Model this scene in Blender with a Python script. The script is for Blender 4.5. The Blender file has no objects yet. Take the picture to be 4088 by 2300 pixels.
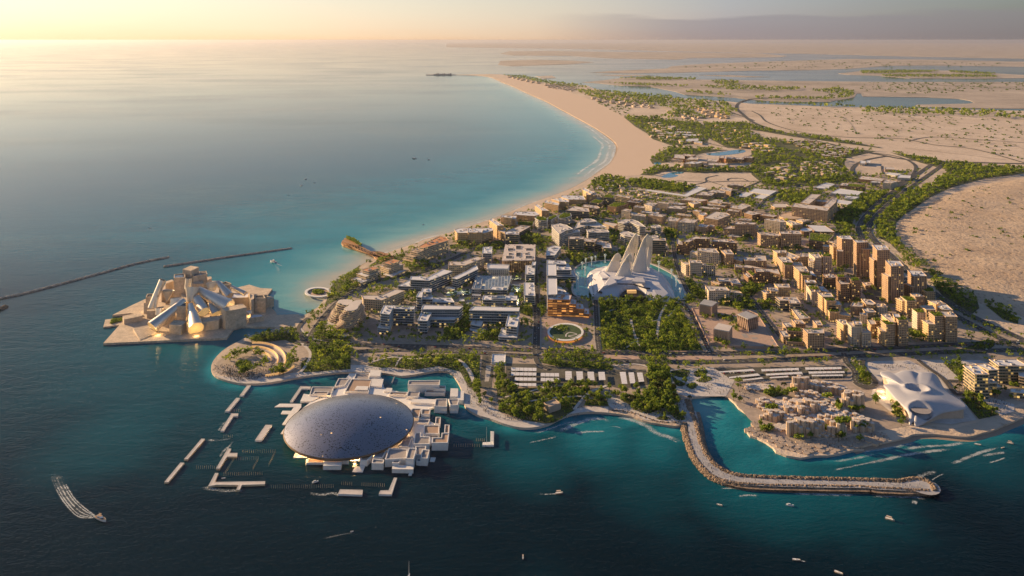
import bpy, bmesh, math, random
import numpy as np
from mathutils import Vector, Matrix
random.seed(7)
RNG = np.random.default_rng(11)
R = math.radians
sc = bpy.context.scene
COL = sc.collection

# ------------------------------------------------------------------ camera, sky, sun, exposure
H, FPX, HZ, CX = 560.0,3016.0,160.0,2044.0        # eye height (m), focal length and horizon row of the view, centre column
cam = bpy.data.cameras.new('camera'); cam_o = bpy.data.objects.new('camera', cam); COL.objects.link(cam_o)
cam_o.location = (0,0, H); cam_o.rotation_euler = (R(90), 0,0)
cam.sensor_width = 36.0; cam.lens = FPX / 4088 * 36.0
cam.shift_y = -(1150 - HZ) / 4088
cam.clip_start = 5.0; cam.clip_end = 400000.0
sc.camera = cam_o

SUN_EL, SUN_AZ = R(15), R(-59)                     # azimuth measured from +Y towards +X
sun_dir = Vector((math.sin(SUN_AZ) * math.cos(SUN_EL), math.cos(SUN_AZ) * math.cos(SUN_EL), math.sin(SUN_EL)))
w = bpy.data.worlds.new('World'); sc.world = w; w.use_nodes = True
nt = w.node_tree; nt.nodes.clear()
sky = nt.nodes.new('ShaderNodeTexSky'); sky.sky_type = 'NISHITA'; sky.sun_disc = False
sky.sun_elevation = SUN_EL; sky.sun_rotation = SUN_AZ
sky.altitude = 0; sky.air_density = 1.0; sky.dust_density = 0.4; sky.ozone_density = 3.0
bg = nt.nodes.new('ShaderNodeBackground'); bg.inputs['Strength'].default_value = 0.06
wo = nt.nodes.new('ShaderNodeOutputWorld')
# low evening murk along the horizon: peach towards the sun, mauve grey away from it, with a long cloud bank
tc = nt.nodes.new('ShaderNodeTexCoord'); sx = nt.nodes.new('ShaderNodeSeparateXYZ'); nt.links.new(tc.outputs['Generated'], sx.inputs[0])
def wm(op, a, b=None, c=None):
    m_ = nt.nodes.new('ShaderNodeMath'); m_.operation = op
    for i_, v_ in enumerate((a, b, c)):
        if v_ is None: continue
        if isinstance(v_, (int, float)): m_.inputs[i_].default_value = v_
        else: nt.links.new(v_, m_.inputs[i_])
    return m_.outputs[0]
az = nt.nodes.new('ShaderNodeValToRGB'); nt.links.new(wm('MULTIPLY_ADD', sx.outputs[0], .8,.5), az.inputs[0])
for e_, (p_, c_) in zip([az.color_ramp.elements[0], az.color_ramp.elements[1], az.color_ramp.elements.new(.3), az.color_ramp.elements.new(.55), az.color_ramp.elements.new(.72)],
                        [(.0, (10.6,8.9,6.3)),(1.0, (2.5,2.4,3.1)),(.3, (8.6,7.0,5.2)),(.55, (6.3,5.2,4.3)),(.72, (3.5,3.2,3.6))]):
    e_.position = p_; e_.color = (*c_, 1)
mpw = nt.nodes.new('ShaderNodeMapping'); mpw.inputs['Scale'].default_value = (6,6,70); nt.links.new(tc.outputs['Generated'], mpw.inputs[0])
cn = nt.nodes.new('ShaderNodeTexNoise'); cn.inputs['Scale'].default_value = 1.0; cn.inputs['Detail'].default_value = 6; nt.links.new(mpw.outputs[0], cn.inputs['Vector'])
el = wm('ADD', sx.outputs[2], wm('MULTIPLY', wm('SUBTRACT', cn.outputs[0], .5), .014))
fall = wm('POWER',2.718, wm('MULTIPLY', wm('MAXIMUM', el, 0.0), -7.0))
mxw = nt.nodes.new('ShaderNodeMix'); mxw.data_type = 'RGBA'
mxo = nt.nodes.new('ShaderNodeMix'); mxo.data_type = 'RGBA'; mxo.blend_type = 'MULTIPLY'; mxo.inputs[7].default_value = (.97,.78,.62,1)
nt.links.new(wm('POWER',2.718, wm('MULTIPLY', wm('MAXIMUM', el, 0.0), -55.0)), mxo.inputs[0]); nt.links.new(az.outputs[0], mxo.inputs[6])
nt.links.new(wm('MULTIPLY', fall, .92), mxw.inputs[0]); nt.links.new(sky.outputs[0], mxw.inputs[6]); nt.links.new(mxo.outputs[2], mxw.inputs[7])
bank = wm('MINIMUM', wm('MAXIMUM', wm('MULTIPLY', wm('SUBTRACT', wm('ADD', .034, wm('MULTIPLY', wm('SUBTRACT', cn.outputs[0], .5), .034)), sx.outputs[2]), 160.0), 0.0), 1.0)
bank = wm('MULTIPLY', bank, wm('MINIMUM', wm('MAXIMUM', wm('MULTIPLY', wm('SUBTRACT', sx.outputs[0], .03), 2.6), 0.0), .5))
mxb = nt.nodes.new('ShaderNodeMix'); mxb.data_type = 'RGBA'; mxb.inputs[7].default_value = (2.15,1.95,2.15,1)
nt.links.new(bank, mxb.inputs[0]); nt.links.new(mxw.outputs[2], mxb.inputs[6]); nt.links.new(mxb.outputs[2], bg.inputs[0]); nt.links.new(bg.outputs[0], wo.inputs[0])

sun = bpy.data.lights.new('sun', 'SUN'); sun.energy = 5.0; sun.angle = R(0.6); sun.color = (1.0,0.68,0.35)
sun_o = bpy.data.objects.new('sun', sun); COL.objects.link(sun_o); sun_o.location = (0,0,3000)
sun_o.rotation_mode = 'QUATERNION'; sun_o.rotation_quaternion = (-sun_dir).to_track_quat('-Z', 'Y')

vs = sc.view_settings; vs.view_transform = 'Standard'; vs.look = 'None'; vs.gamma = 1; vs.exposure = 1.1
sc.cycles.max_bounces = 5; sc.cycles.diffuse_bounces = 2; sc.cycles.glossy_bounces = 3
sc.cycles.transparent_max_bounces = 12; sc.cycles.volume_bounces = 1; sc.cycles.transmission_bounces = 2
sc.cycles.sample_clamp_indirect = 2.0; sc.cycles.use_denoising = True
sc.cycles.volume_max_steps = 64

# ------------------------------------------------------------------ coordinates traced from views of the site
CROPS = {'F': (0,0,.62990),'B': (2044,0,1.2603),'C3': (2000,300,2.576),'C4': (3000,300,2.3676),
         'C5': (350,950,2.576),'C6': (1250,800,2.415),'C7': (2150,800,2.4156),'C8': (2950,800,2.2293),
         'D1': (600,1300,2.229),'D2': (1050,1400,2.229),'D3': (1850,1350,2.576),'D4': (2650,1350,2.415),
         'D5': (3300,1350,2.415),'D6': (2700,1700,1.856),'D7': (0,1700,2.1467),'D8': (1000,1700,1.5153),
         'E1': (1280,1000,3.8646),'E2': (1700,1000,3.8646),'E3': (1550,730,3.8646),'E4': (2150,680,3.8646),
         'E5': (2700,680,3.8646),'E6': (2700,1000,3.8646),'E7': (3200,880,3.8646),'E8': (3230,1080,3.8646),
         'G1': (400,1040,3.68),'G2': (1080,1440,3.01875),'G3': (2250,900,4.262),'G4': (2950,1450,2.0475),
         'G5': (3450,1420,2.155),'G6': (2750,1160,3.15),'G7': (2350,480,1.9413),'G8': (3000,560,1.9413)}
GZ = 3.0                                             # level of the land above the sea

def src(c, x, y):
    ox, oy, s = CROPS[c]
    return ox + x / s, oy + y / s

def U(c, x, y, z=GZ):
    """ground position (metres) of a traced point lying at height z"""
    sx, sy = src(c, x, y)
    d = (H - z) * FPX / max(sy - HZ, 2.0)
    return ((sx - CX) * d / FPX, d)

def UU(c, pts, z=GZ):
    return [U(c, x, y, z) for x, y in pts]

def W(c, x, y, d):
    """point at distance d seen at a traced position"""
    sx, sy = src(c, x, y)
    return Vector(((sx - CX) * d / FPX, d, H - (sy - HZ) * d / FPX))

def hgt(c, x, y, h, g=GZ):
    """roof height of a corner whose foot lies h traced pixels below it"""
    sx, sy = src(c, x, y); sb = sy + h / CROPS[c][2]
    d = (H - g) * FPX / (sb - HZ)
    return H - (sy - HZ) * d / FPX

def area(p):
    return 0.5 * sum(p[i][0] * p[(i + 1) % len(p)][1] - p[(i + 1) % len(p)][0] * p[i][1] for i in range(len(p)))

def ccw(p):
    p = [tuple(q[:2]) for q in p]
    return p if area(p) > 0 else p[::-1]

def offset(p, o):
    """polygon moved outwards by o (negative: inwards)"""
    p = ccw(p); n = len(p); out = []
    for i in range(n):
        a, b, c = Vector(p[i - 1]), Vector(p[i]), Vector(p[(i + 1) % n])
        e1, e2 = (b - a),(c - b)
        if e1.length < 1e-6 or e2.length < 1e-6:
            out.append(tuple(b)); continue
        e1.normalize(); e2.normalize()
        n1, n2 = Vector((e1.y, -e1.x)), Vector((e2.y, -e2.x))
        m = n1 + n2
        if m.length < 1e-3: m = n1
        m.normalize(); k = o / max(0.45, m.dot(n1))
        out.append((b.x + m.x * k, b.y + m.y * k))
    return out

def inside(px, py, poly):
    poly = np.asarray(poly); r = np.zeros(px.shape, bool); n = len(poly)
    j = n - 1
    for i in range(n):
        xi, yi = poly[i]; xj, yj = poly[j]
        if yi != yj:
            r ^= ((yi > py) != (yj > py)) & (px < (xj - xi) * (py - yi) / (yj - yi) + xi)
        j = i
    return r

def seg_dist(px, py, line):
    """distance of points from a polyline"""
    best = np.full(px.shape, 1e12)
    for (ax, ay),(bx, by) in zip(line[:-1], line[1:]):
        dx, dy = bx - ax, by - ay; L = dx * dx + dy * dy + 1e-9
        t = np.clip(((px - ax) * dx + (py - ay) * dy) / L, 0,1)
        best = np.minimum(best, (px - ax - t * dx) ** 2 + (py - ay - t * dy) ** 2)
    return np.sqrt(best)

def smooth(pts, n=4, closed=False):
    """Catmull-Rom through the points"""
    P = [Vector(p) for p in pts]; out = []; m = len(P)
    rng = range(m) if closed else range(m - 1)
    for i in rng:
        p0 = P[(i - 1) % m] if (closed or i > 0) else P[i]
        p1, p2 = P[i], P[(i + 1) % m]
        p3 = P[(i + 2) % m] if (closed or i + 2 < m) else p2
        for k in range(n):
            t = k / n
            out.append(tuple(0.5 * ((2 * p1) + (p2 - p0) * t + (2 * p0 - 5 * p1 + 4 * p2 - p3) * t * t + (3 * p1 - p0 - 3 * p2 + p3) * t ** 3)))
    if not closed: out.append(tuple(P[-1]))
    return out

# ------------------------------------------------------------------ materials
def principled(name):
    m = bpy.data.materials.new(name); m.use_nodes = True
    n = m.node_tree; b = n.nodes['Principled BSDF']
    return m, n, b

def noise(n, scale, detail=3, vec=None, rough=.55):
    t = n.nodes.new('ShaderNodeTexNoise'); t.inputs['Scale'].default_value = scale
    t.inputs['Detail'].default_value = detail; t.inputs['Roughness'].default_value = rough
    if vec is not None: n.links.new(vec, t.inputs['Vector'])
    return t

def ramp(n, fac, stops):
    r = n.nodes.new('ShaderNodeValToRGB'); n.links.new(fac, r.inputs[0])
    el = r.color_ramp.elements
    while len(el) < len(stops): el.new(0.5)
    for e, (p, c) in zip(el, stops):
        e.position = p; e.color = (*c, 1) if len(c) == 3 else c
    return r

def math_n(n, op, a, b=None):
    m = n.nodes.new('ShaderNodeMath'); m.operation = op
    for i, v in enumerate((a, b)):
        if v is None: continue
        if isinstance(v, (int, float)): m.inputs[i].default_value = v
        else: n.links.new(v, m.inputs[i])
    return m.outputs[0]

def mixc(n, fac, a, b):
    m = n.nodes.new('ShaderNodeMix'); m.data_type = 'RGBA'
    for s, v in ((m.inputs[0], fac),(m.inputs[6], a),(m.inputs[7], b)):
        if isinstance(v, (int, float)): s.default_value = v
        elif isinstance(v, tuple): s.default_value = (*v[:3], 1)
        else: n.links.new(v, s)
    return m.outputs[2]

def mk(name, col, rough=.75, metal=0.0, var=.25, scale=.08, bump=0.0, bscale=.5, emit=None, es=0.0, fine=.6):
    """plain weathered surface: colour varied by two world-space noises"""
    m, n, b = principled(name)
    g = n.nodes.new('ShaderNodeNewGeometry'); pos = g.outputs['Position']
    a = noise(n, scale, 4, pos); c = noise(n, fine, 2, pos)
    f = math_n(n, 'MULTIPLY', a.outputs[0], c.outputs[0])
    dark = tuple(max(0, v * (1 - var)) for v in col); lite = tuple(min(1, v * (1 + var)) for v in col)
    r = ramp(n, f, [(.12, dark),(.42, lite)])
    n.links.new(r.outputs[0], b.inputs['Base Color'])
    b.inputs['Roughness'].default_value = rough; b.inputs['Metallic'].default_value = metal
    if bump:
        t = noise(n, bscale, 4, pos); k = n.nodes.new('ShaderNodeBump'); k.inputs['Strength'].default_value = 1; k.inputs['Distance'].default_value = bump
        n.links.new(t.outputs[0], k.inputs['Height']); n.links.new(k.outputs[0], b.inputs['Normal'])
    if emit:
        b.inputs['Emission Color'].default_value = (*emit, 1); b.inputs['Emission Strength'].default_value = es
    return m

def facade(name, wall, glass, bay=(4.2,3.8), win=(.62,.6), lit=.09, lit_col=(1.0,.58,.18), es=.5, glass_rough=.12, wall_rough=.7, shopfront=.3, metal=0.0):
    """wall with rows of windows laid out in metres along it; some rooms are lit"""
    m, n, b = principled(name)
    uv = n.nodes.new('ShaderNodeUVMap'); sp = n.nodes.new('ShaderNodeSeparateXYZ'); n.links.new(uv.outputs[0], sp.inputs[0])
    oi = n.nodes.new('ShaderNodeObjectInfo')
    u = math_n(n, 'DIVIDE', sp.outputs[0], bay[0]); v = math_n(n, 'DIVIDE', sp.outputs[1], bay[1])
    fu, fv = math_n(n, 'FRACT', u), math_n(n, 'FRACT', v)
    mu = math_n(n, 'LESS_THAN', math_n(n, 'ABSOLUTE', math_n(n, 'SUBTRACT', fu, .5)), win[0] / 2)
    mv = math_n(n, 'LESS_THAN', math_n(n, 'ABSOLUTE', math_n(n, 'SUBTRACT', fv, .5)), win[1] / 2)
    mask = math_n(n, 'MULTIPLY', mu, mv)
    cb = n.nodes.new('ShaderNodeCombineXYZ')
    n.links.new(math_n(n, 'FLOOR', u), cb.inputs[0]); n.links.new(math_n(n, 'FLOOR', v), cb.inputs[1])
    n.links.new(math_n(n, 'MULTIPLY', oi.outputs['Random'], 97.0), cb.inputs[2])
    wn = n.nodes.new('ShaderNodeTexWhiteNoise'); wn.noise_dimensions = '3D'; n.links.new(cb.outputs[0], wn.inputs['Vector'])
    ground = math_n(n, 'LESS_THAN', sp.outputs[1], bay[1])
    thr = math_n(n, 'SUBTRACT',1 - lit, math_n(n, 'MULTIPLY', ground, shopfront))
    on = math_n(n, 'MULTIPLY', math_n(n, 'GREATER_THAN', wn.outputs['Value'], thr), mask)
    g = n.nodes.new('ShaderNodeNewGeometry'); a = noise(n, .05,3, g.outputs['Position'])
    wc = ramp(n, a.outputs[0],[(.3, tuple(c * .82 for c in wall)),(.7, tuple(min(1, c * 1.15) for c in wall))])
    gw = n.nodes.new('ShaderNodeSeparateColor'); n.links.new(wn.outputs['Color'], gw.inputs[0])
    gc = mixc(n, gw.outputs[1], tuple(c * .5 for c in glass), tuple(min(1, c * 1.6) for c in glass))
    n.links.new(mixc(n, mask, wc.outputs[0], gc), b.inputs['Base Color'])
    n.links.new(math_n(n, 'SUBTRACT', wall_rough, math_n(n, 'MULTIPLY', mask, wall_rough - glass_rough)), b.inputs['Roughness'])
    b.inputs['Metallic'].default_value = metal
    b.inputs['Emission Color'].default_value = (*lit_col, 1)
    n.links.new(math_n(n, 'MULTIPLY', math_n(n, 'MULTIPLY', on, es), math_n(n, 'ADD', math_n(n, 'MULTIPLY', gw.outputs[2], gw.outputs[2]), .15)), b.inputs['Emission Strength'])
    return m

M = {}
M['roof'] = mk('pale_roof_screed',(.56,.50,.47), .85, var=.12, scale=.03)
M['roof_white'] = mk('white_roof_sheet',(.66,.65,.68), .6, var=.1, scale=.02)
M['roof_tan'] = mk('tan_roof_screed',(.50,.38,.29), .85, var=.15, scale=.03)
M['roof_orange'] = mk('terracotta_roof_deck',(.55,.24,.11), .8, var=.15)
M['roof_green'] = mk('planted_soil',(.05,.07,.02), .95, var=.4, scale=.3)
M['roof_solar'] = mk('dark_glazed_roof',(.07,.10,.15), .2, var=.5, scale=.3, fine=1.2)
M['slab_white'] = mk('white_floor_edge',(.62,.60,.58), .6, var=.1)
M['slab_cream'] = mk('cream_floor_edge',(.64,.47,.30), .65, var=.12)
M['slab_stone'] = mk('stone_floor_edge',(.50,.35,.23), .75, var=.15)
M['slab_brown'] = mk('brown_floor_edge',(.36,.22,.13), .7, var=.2)
M['slab_copper'] = mk('copper_floor_edge',(.48,.22,.10), .5, var=.2, metal=.3)
M['white'] = mk('white_concrete',(.72,.70,.69), .6, var=.08, scale=.05)
M['white_block'] = mk('white_panelled_concrete',(.70,.67,.65), .65, var=.1, scale=.04, fine=.35)
M['fin_shadow'] = mk('shade_toned_wall',(.17,.11,.08), .9, var=.1)  # shade in the gaps behind the fins, put into the wall colour
M['deck_brown'] = mk('brown_roof_gravel',(.36,.25,.19), .9, var=.15, scale=.05)
M['deck_grey'] = mk('grey_roof_gravel',(.30,.27,.27), .9, var=.15, scale=.05)
M['unit'] = mk('grey_plant_housing',(.36,.35,.36), .6, var=.2)
M['concrete'] = mk('grey_concrete',(.34,.31,.29), .85, var=.2)
M['paving'] = mk('sandstone_paving',(.36,.29,.245), .85, var=.22, scale=.02, fine=.15)
M['paving_light'] = mk('pale_promenade_paving',(.52,.48,.47), .8, var=.14, scale=.03, fine=.2)
M['paving_pink'] = mk('pink_plaza_paving',(.43,.30,.24), .85, var=.15, scale=.02, fine=.2)
M['asphalt'] = mk('asphalt',(.060,.056,.055), .85, var=.25, scale=.03, fine=.2)
M['asphalt_lot'] = mk('parking_asphalt',(.085,.082,.070), .9, var=.3, scale=.03, fine=.2)
M['paint'] = mk('road_paint',(.62,.60,.56), .7, var=.15)
M['kerb'] = mk('kerb_stone',(.42,.38,.35), .8, var=.15)
M['lawn'] = mk('shrubby_ground_cover',(.075,.085,.032), .95, var=.5, scale=.04, fine=.35, bump=.8, bscale=.6)
M['grass'] = mk('mown_grass',(.035,.07,.022), .95, var=.35, scale=.05, fine=.4)
M['bark'] = mk('tree_bark',(.11,.075,.05), .9, var=.3, fine=3)
M['timber'] = mk('golden_timber',(.42,.21,.075), .55, var=.3, scale=.1, fine=.4)
M['timber_dark'] = mk('shade_toned_timber',(.16,.09,.045), .6, var=.3)  # darker timber colour carries the shade of the dome's underside
M['rock'] = mk('breakwater_rock',(.23,.165,.12), .9, var=.5, scale=.12, fine=.5)
M['rock_pale'] = mk('pale_rubble',(.44,.36,.30), .9, var=.4, scale=.12, fine=.5)
M['stone_block'] = mk('mottled_limestone',(.52,.41,.31), .8, var=.28, scale=.07, fine=.25, bump=.25, bscale=.3)
M['cube_stone'] = mk('pinkish_limestone',(.44,.31,.24), .8, var=.12, scale=.1)
M['metal'] = mk('brushed_metal_skin',(.72,.66,.60), .45, metal=.75, var=.1, scale=.05)
M['lattice'] = mk('ivory_lattice',(.74,.66,.54), .5, var=.1)
M['glass_grid'] = facade('gridded_glass_roof',(.40,.42,.44),(.06,.09,.13),(7,7),(.84,.84), .14, (1,.72,.35), .5,.15, shopfront=0)
M['teal_glass'] = mk('teal_canopy_glass',(.27,.35,.35), .15, var=.5, scale=.1, fine=.5)
M['warm_light'] = mk('lit_interior',(.8,.6,.3), .7, var=.2, emit=(1,.58,.20), es=.16)
M['soft_light'] = mk('soft_glow_wall',(.7,.5,.28), .7, var=.2, emit=(1,.50,.14), es=.22)  # lamplight on curved walls and entrance put in as emission
M['pool'] = mk('pool_water',(.05,.26,.27), .08, var=.15, scale=.05, bump=.04, bscale=.5)
M['lagoon'] = mk('lagoon_water',(.008,.14,.26), .08, var=.2, scale=.05, bump=.03, bscale=.5)
M['hull'] = mk('white_hull',(.75,.74,.74), .3, var=.05)
M['hull_tan'] = mk('sand_coloured_hull',(.55,.42,.32), .4, var=.1)
M['boat_deck'] = mk('teak_deck',(.40,.24,.13), .6, var=.2)
M['boat_glass'] = mk('tinted_boat_glass',(.03,.035,.045), .1, var=.2)
M['car_dark'] = mk('dark_car_paint',(.03,.03,.035), .25, var=.1)
M['car_white'] = mk('white_car_paint',(.65,.65,.65), .25, var=.1)
M['car_red'] = mk('red_car_paint',(.32,.03,.02), .25, var=.1)
M['tyre'] = mk('tyre_rubber',(.02,.02,.02), .9, var=.1)
M['cloth_dark'] = mk('dark_clothing',(.025,.022,.028), .9, var=.3)
M['cloth_blue'] = mk('blue_clothing',(.05,.06,.12), .9, var=.3)
M['cloth_white'] = mk('white_robe',(.55,.52,.48), .9, var=.1)
M['skin'] = mk('skin',(.32,.19,.12), .6, var=.1)
M['dark_void'] = mk('painted_opening_shade',(.02,.02,.022), .6, var=.2)  # near-black colour painted in for the shade inside openings and slits

M['f_glass'] = facade('blue_curtain_wall',(.13,.16,.20),(.035,.055,.075),(4.6,4.8),(.84,.66), .09, (1,.66,.24), .45,.08)
M['f_teal'] = facade('dark_teal_curtain_wall',(.09,.11,.115),(.025,.045,.05),(4.6,4.8),(.84,.66), .08, (1,.66,.24), .4,.08)
M['f_light'] = facade('pale_glazed_wall',(.50,.43,.33),(.09,.11,.11),(4.8,4.6),(.62,.58), .12, (1,.64,.25), .4)
M['f_stone'] = facade('stone_window_grid',(.43,.29,.18),(.035,.035,.04),(4.6,4.3),(.52,.56), .11)
M['f_white'] = facade('white_perforated_wall',(.54,.47,.40),(.04,.045,.055),(4.6,4.3),(.52,.62), .09)
M['f_brown'] = facade('brown_finned_wall',(.30,.175,.095),(.03,.028,.03),(4.0,4.3),(.56,.60), .12)
M['f_gold'] = facade('sand_window_grid',(.56,.36,.18),(.06,.05,.045),(4.6,4.3),(.5,.54), .12)
M['f_tower'] = facade('brown_tower_wall',(.40,.25,.15),(.045,.045,.05),(5.0,4.2),(.44,.8), .07)
M['f_copper'] = facade('copper_glazed_wall',(.34,.15,.06),(.20,.09,.03),(9.0,4.8),(.96,.5), .55, (1,.42,.10), .62,.3, shopfront=.4)
M['f_curve'] = facade('banded_glazed_wall',(.40,.34,.28),(.06,.065,.07),(4.4,4.8),(.8,.5), .16, (1,.66,.3), .4)
M['f_villa'] = facade('plain_villa_wall',(.50,.37,.27),(.05,.05,.055),(4.0,3.6),(.36,.46), .05, shopfront=.2)
M['f_green'] = facade('green_glazed_wall',(.20,.18,.13),(.05,.06,.055),(4.4,4.8),(.84,.6), .18, (1,.62,.18), .5)
M['f_plain'] = mk('plain_sand_wall',(.44,.34,.27), .85, var=.1)

def foliage(name, c1, c2, c3):
    m, n, b = principled(name)
    at = n.nodes.new('ShaderNodeAttribute'); at.attribute_name = 'tint'
    oi = n.nodes.new('ShaderNodeObjectInfo')
    f = math_n(n, 'ADD', math_n(n, 'MULTIPLY', at.outputs['Fac'], .8), math_n(n, 'MULTIPLY', oi.outputs['Random'], .2))
    r = ramp(n, f, [(.0, c1),(.5, c2),(1, c3)])
    n.links.new(r.outputs[0], b.inputs['Base Color']); b.inputs['Roughness'].default_value = .7
    b.inputs['Specular IOR Level'].default_value = .2
    tr = n.nodes.new('ShaderNodeBsdfTranslucent'); n.links.new(r.outputs[0], tr.inputs[0])
    mx = n.nodes.new('ShaderNodeMixShader'); mx.inputs[0].default_value = .42
    n.links.new(b.outputs[0], mx.inputs[1]); n.links.new(tr.outputs[0], mx.inputs[2])
    n.links.new(mx.outputs[0], n.nodes['Material Output'].inputs[0])
    return m
M['leaf'] = foliage('broad_leaves',(.034,.070,.011),(.20,.275,.030),(.46,.47,.05))
M['palm_leaf'] = foliage('palm_fronds',(.03,.042,.010),(.08,.10,.02),(.15,.15,.03))

def foam_mat(name, scale, stretch, thr, col=(.75,.80,.84), opacity=.9, ends_=(5,5)):
    """broken white foam lying on the water; the ribbon's UV fades it at its edges"""
    m, n, b = principled(name)
    b.inputs['Base Color'].default_value = (*col, 1); b.inputs['Roughness'].default_value = .8
    uv = n.nodes.new('ShaderNodeUVMap'); sp = n.nodes.new('ShaderNodeSeparateXYZ'); n.links.new(uv.outputs[0], sp.inputs[0])
    g = n.nodes.new('ShaderNodeNewGeometry')
    a = noise(n, scale, 6, g.outputs['Position'], .7); a2 = noise(n, scale * .16,2, g.outputs['Position'])
    s = math_n(n, 'ADD', math_n(n, 'MULTIPLY', a.outputs[0], .65), math_n(n, 'MULTIPLY', a2.outputs[0], .35))
    edge = math_n(n, 'SUBTRACT',1, math_n(n, 'POWER', math_n(n, 'ABSOLUTE', math_n(n, 'SUBTRACT', math_n(n, 'MULTIPLY', sp.outputs[1], 2), 1)), 2.0))
    ends = math_n(n, 'MINIMUM', math_n(n, 'MULTIPLY', sp.outputs[0], ends_[0]), math_n(n, 'MULTIPLY', math_n(n, 'SUBTRACT',1, sp.outputs[0]), ends_[1]))
    ends = math_n(n, 'MINIMUM', ends, 1.0)
    v = math_n(n, 'SUBTRACT', math_n(n, 'ADD', s, math_n(n, 'MULTIPLY', math_n(n, 'MULTIPLY', edge, ends), .32)), thr)
    k = math_n(n, 'MULTIPLY', v, 7.0); k.node.use_clamp = True
    k = math_n(n, 'MULTIPLY', k, opacity)
    tr = n.nodes.new('ShaderNodeBsdfTransparent'); mx = n.nodes.new('ShaderNodeMixShader')
    n.links.new(k, mx.inputs[0]); n.links.new(tr.outputs[0], mx.inputs[1]); n.links.new(b.outputs[0], mx.inputs[2])
    n.links.new(mx.outputs[0], n.nodes['Material Output'].inputs[0])
    return m
M['foam'] = foam_mat('surf_foam', .55,1,.70, opacity=.45)
M['foam_thin'] = foam_mat('thin_surf_foam', .45,1,.73, opacity=.38)
M['swash'] = foam_mat('beach_swash', .035,1,.70, opacity=.6)
M['wake'] = foam_mat('boat_wake_foam', .5,1,.74, opacity=.22, ends_=(40,1.6))
M['wake_line'] = foam_mat('boat_wake_line', .5,1,.68, opacity=.5, ends_=(60,1.8))

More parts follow.
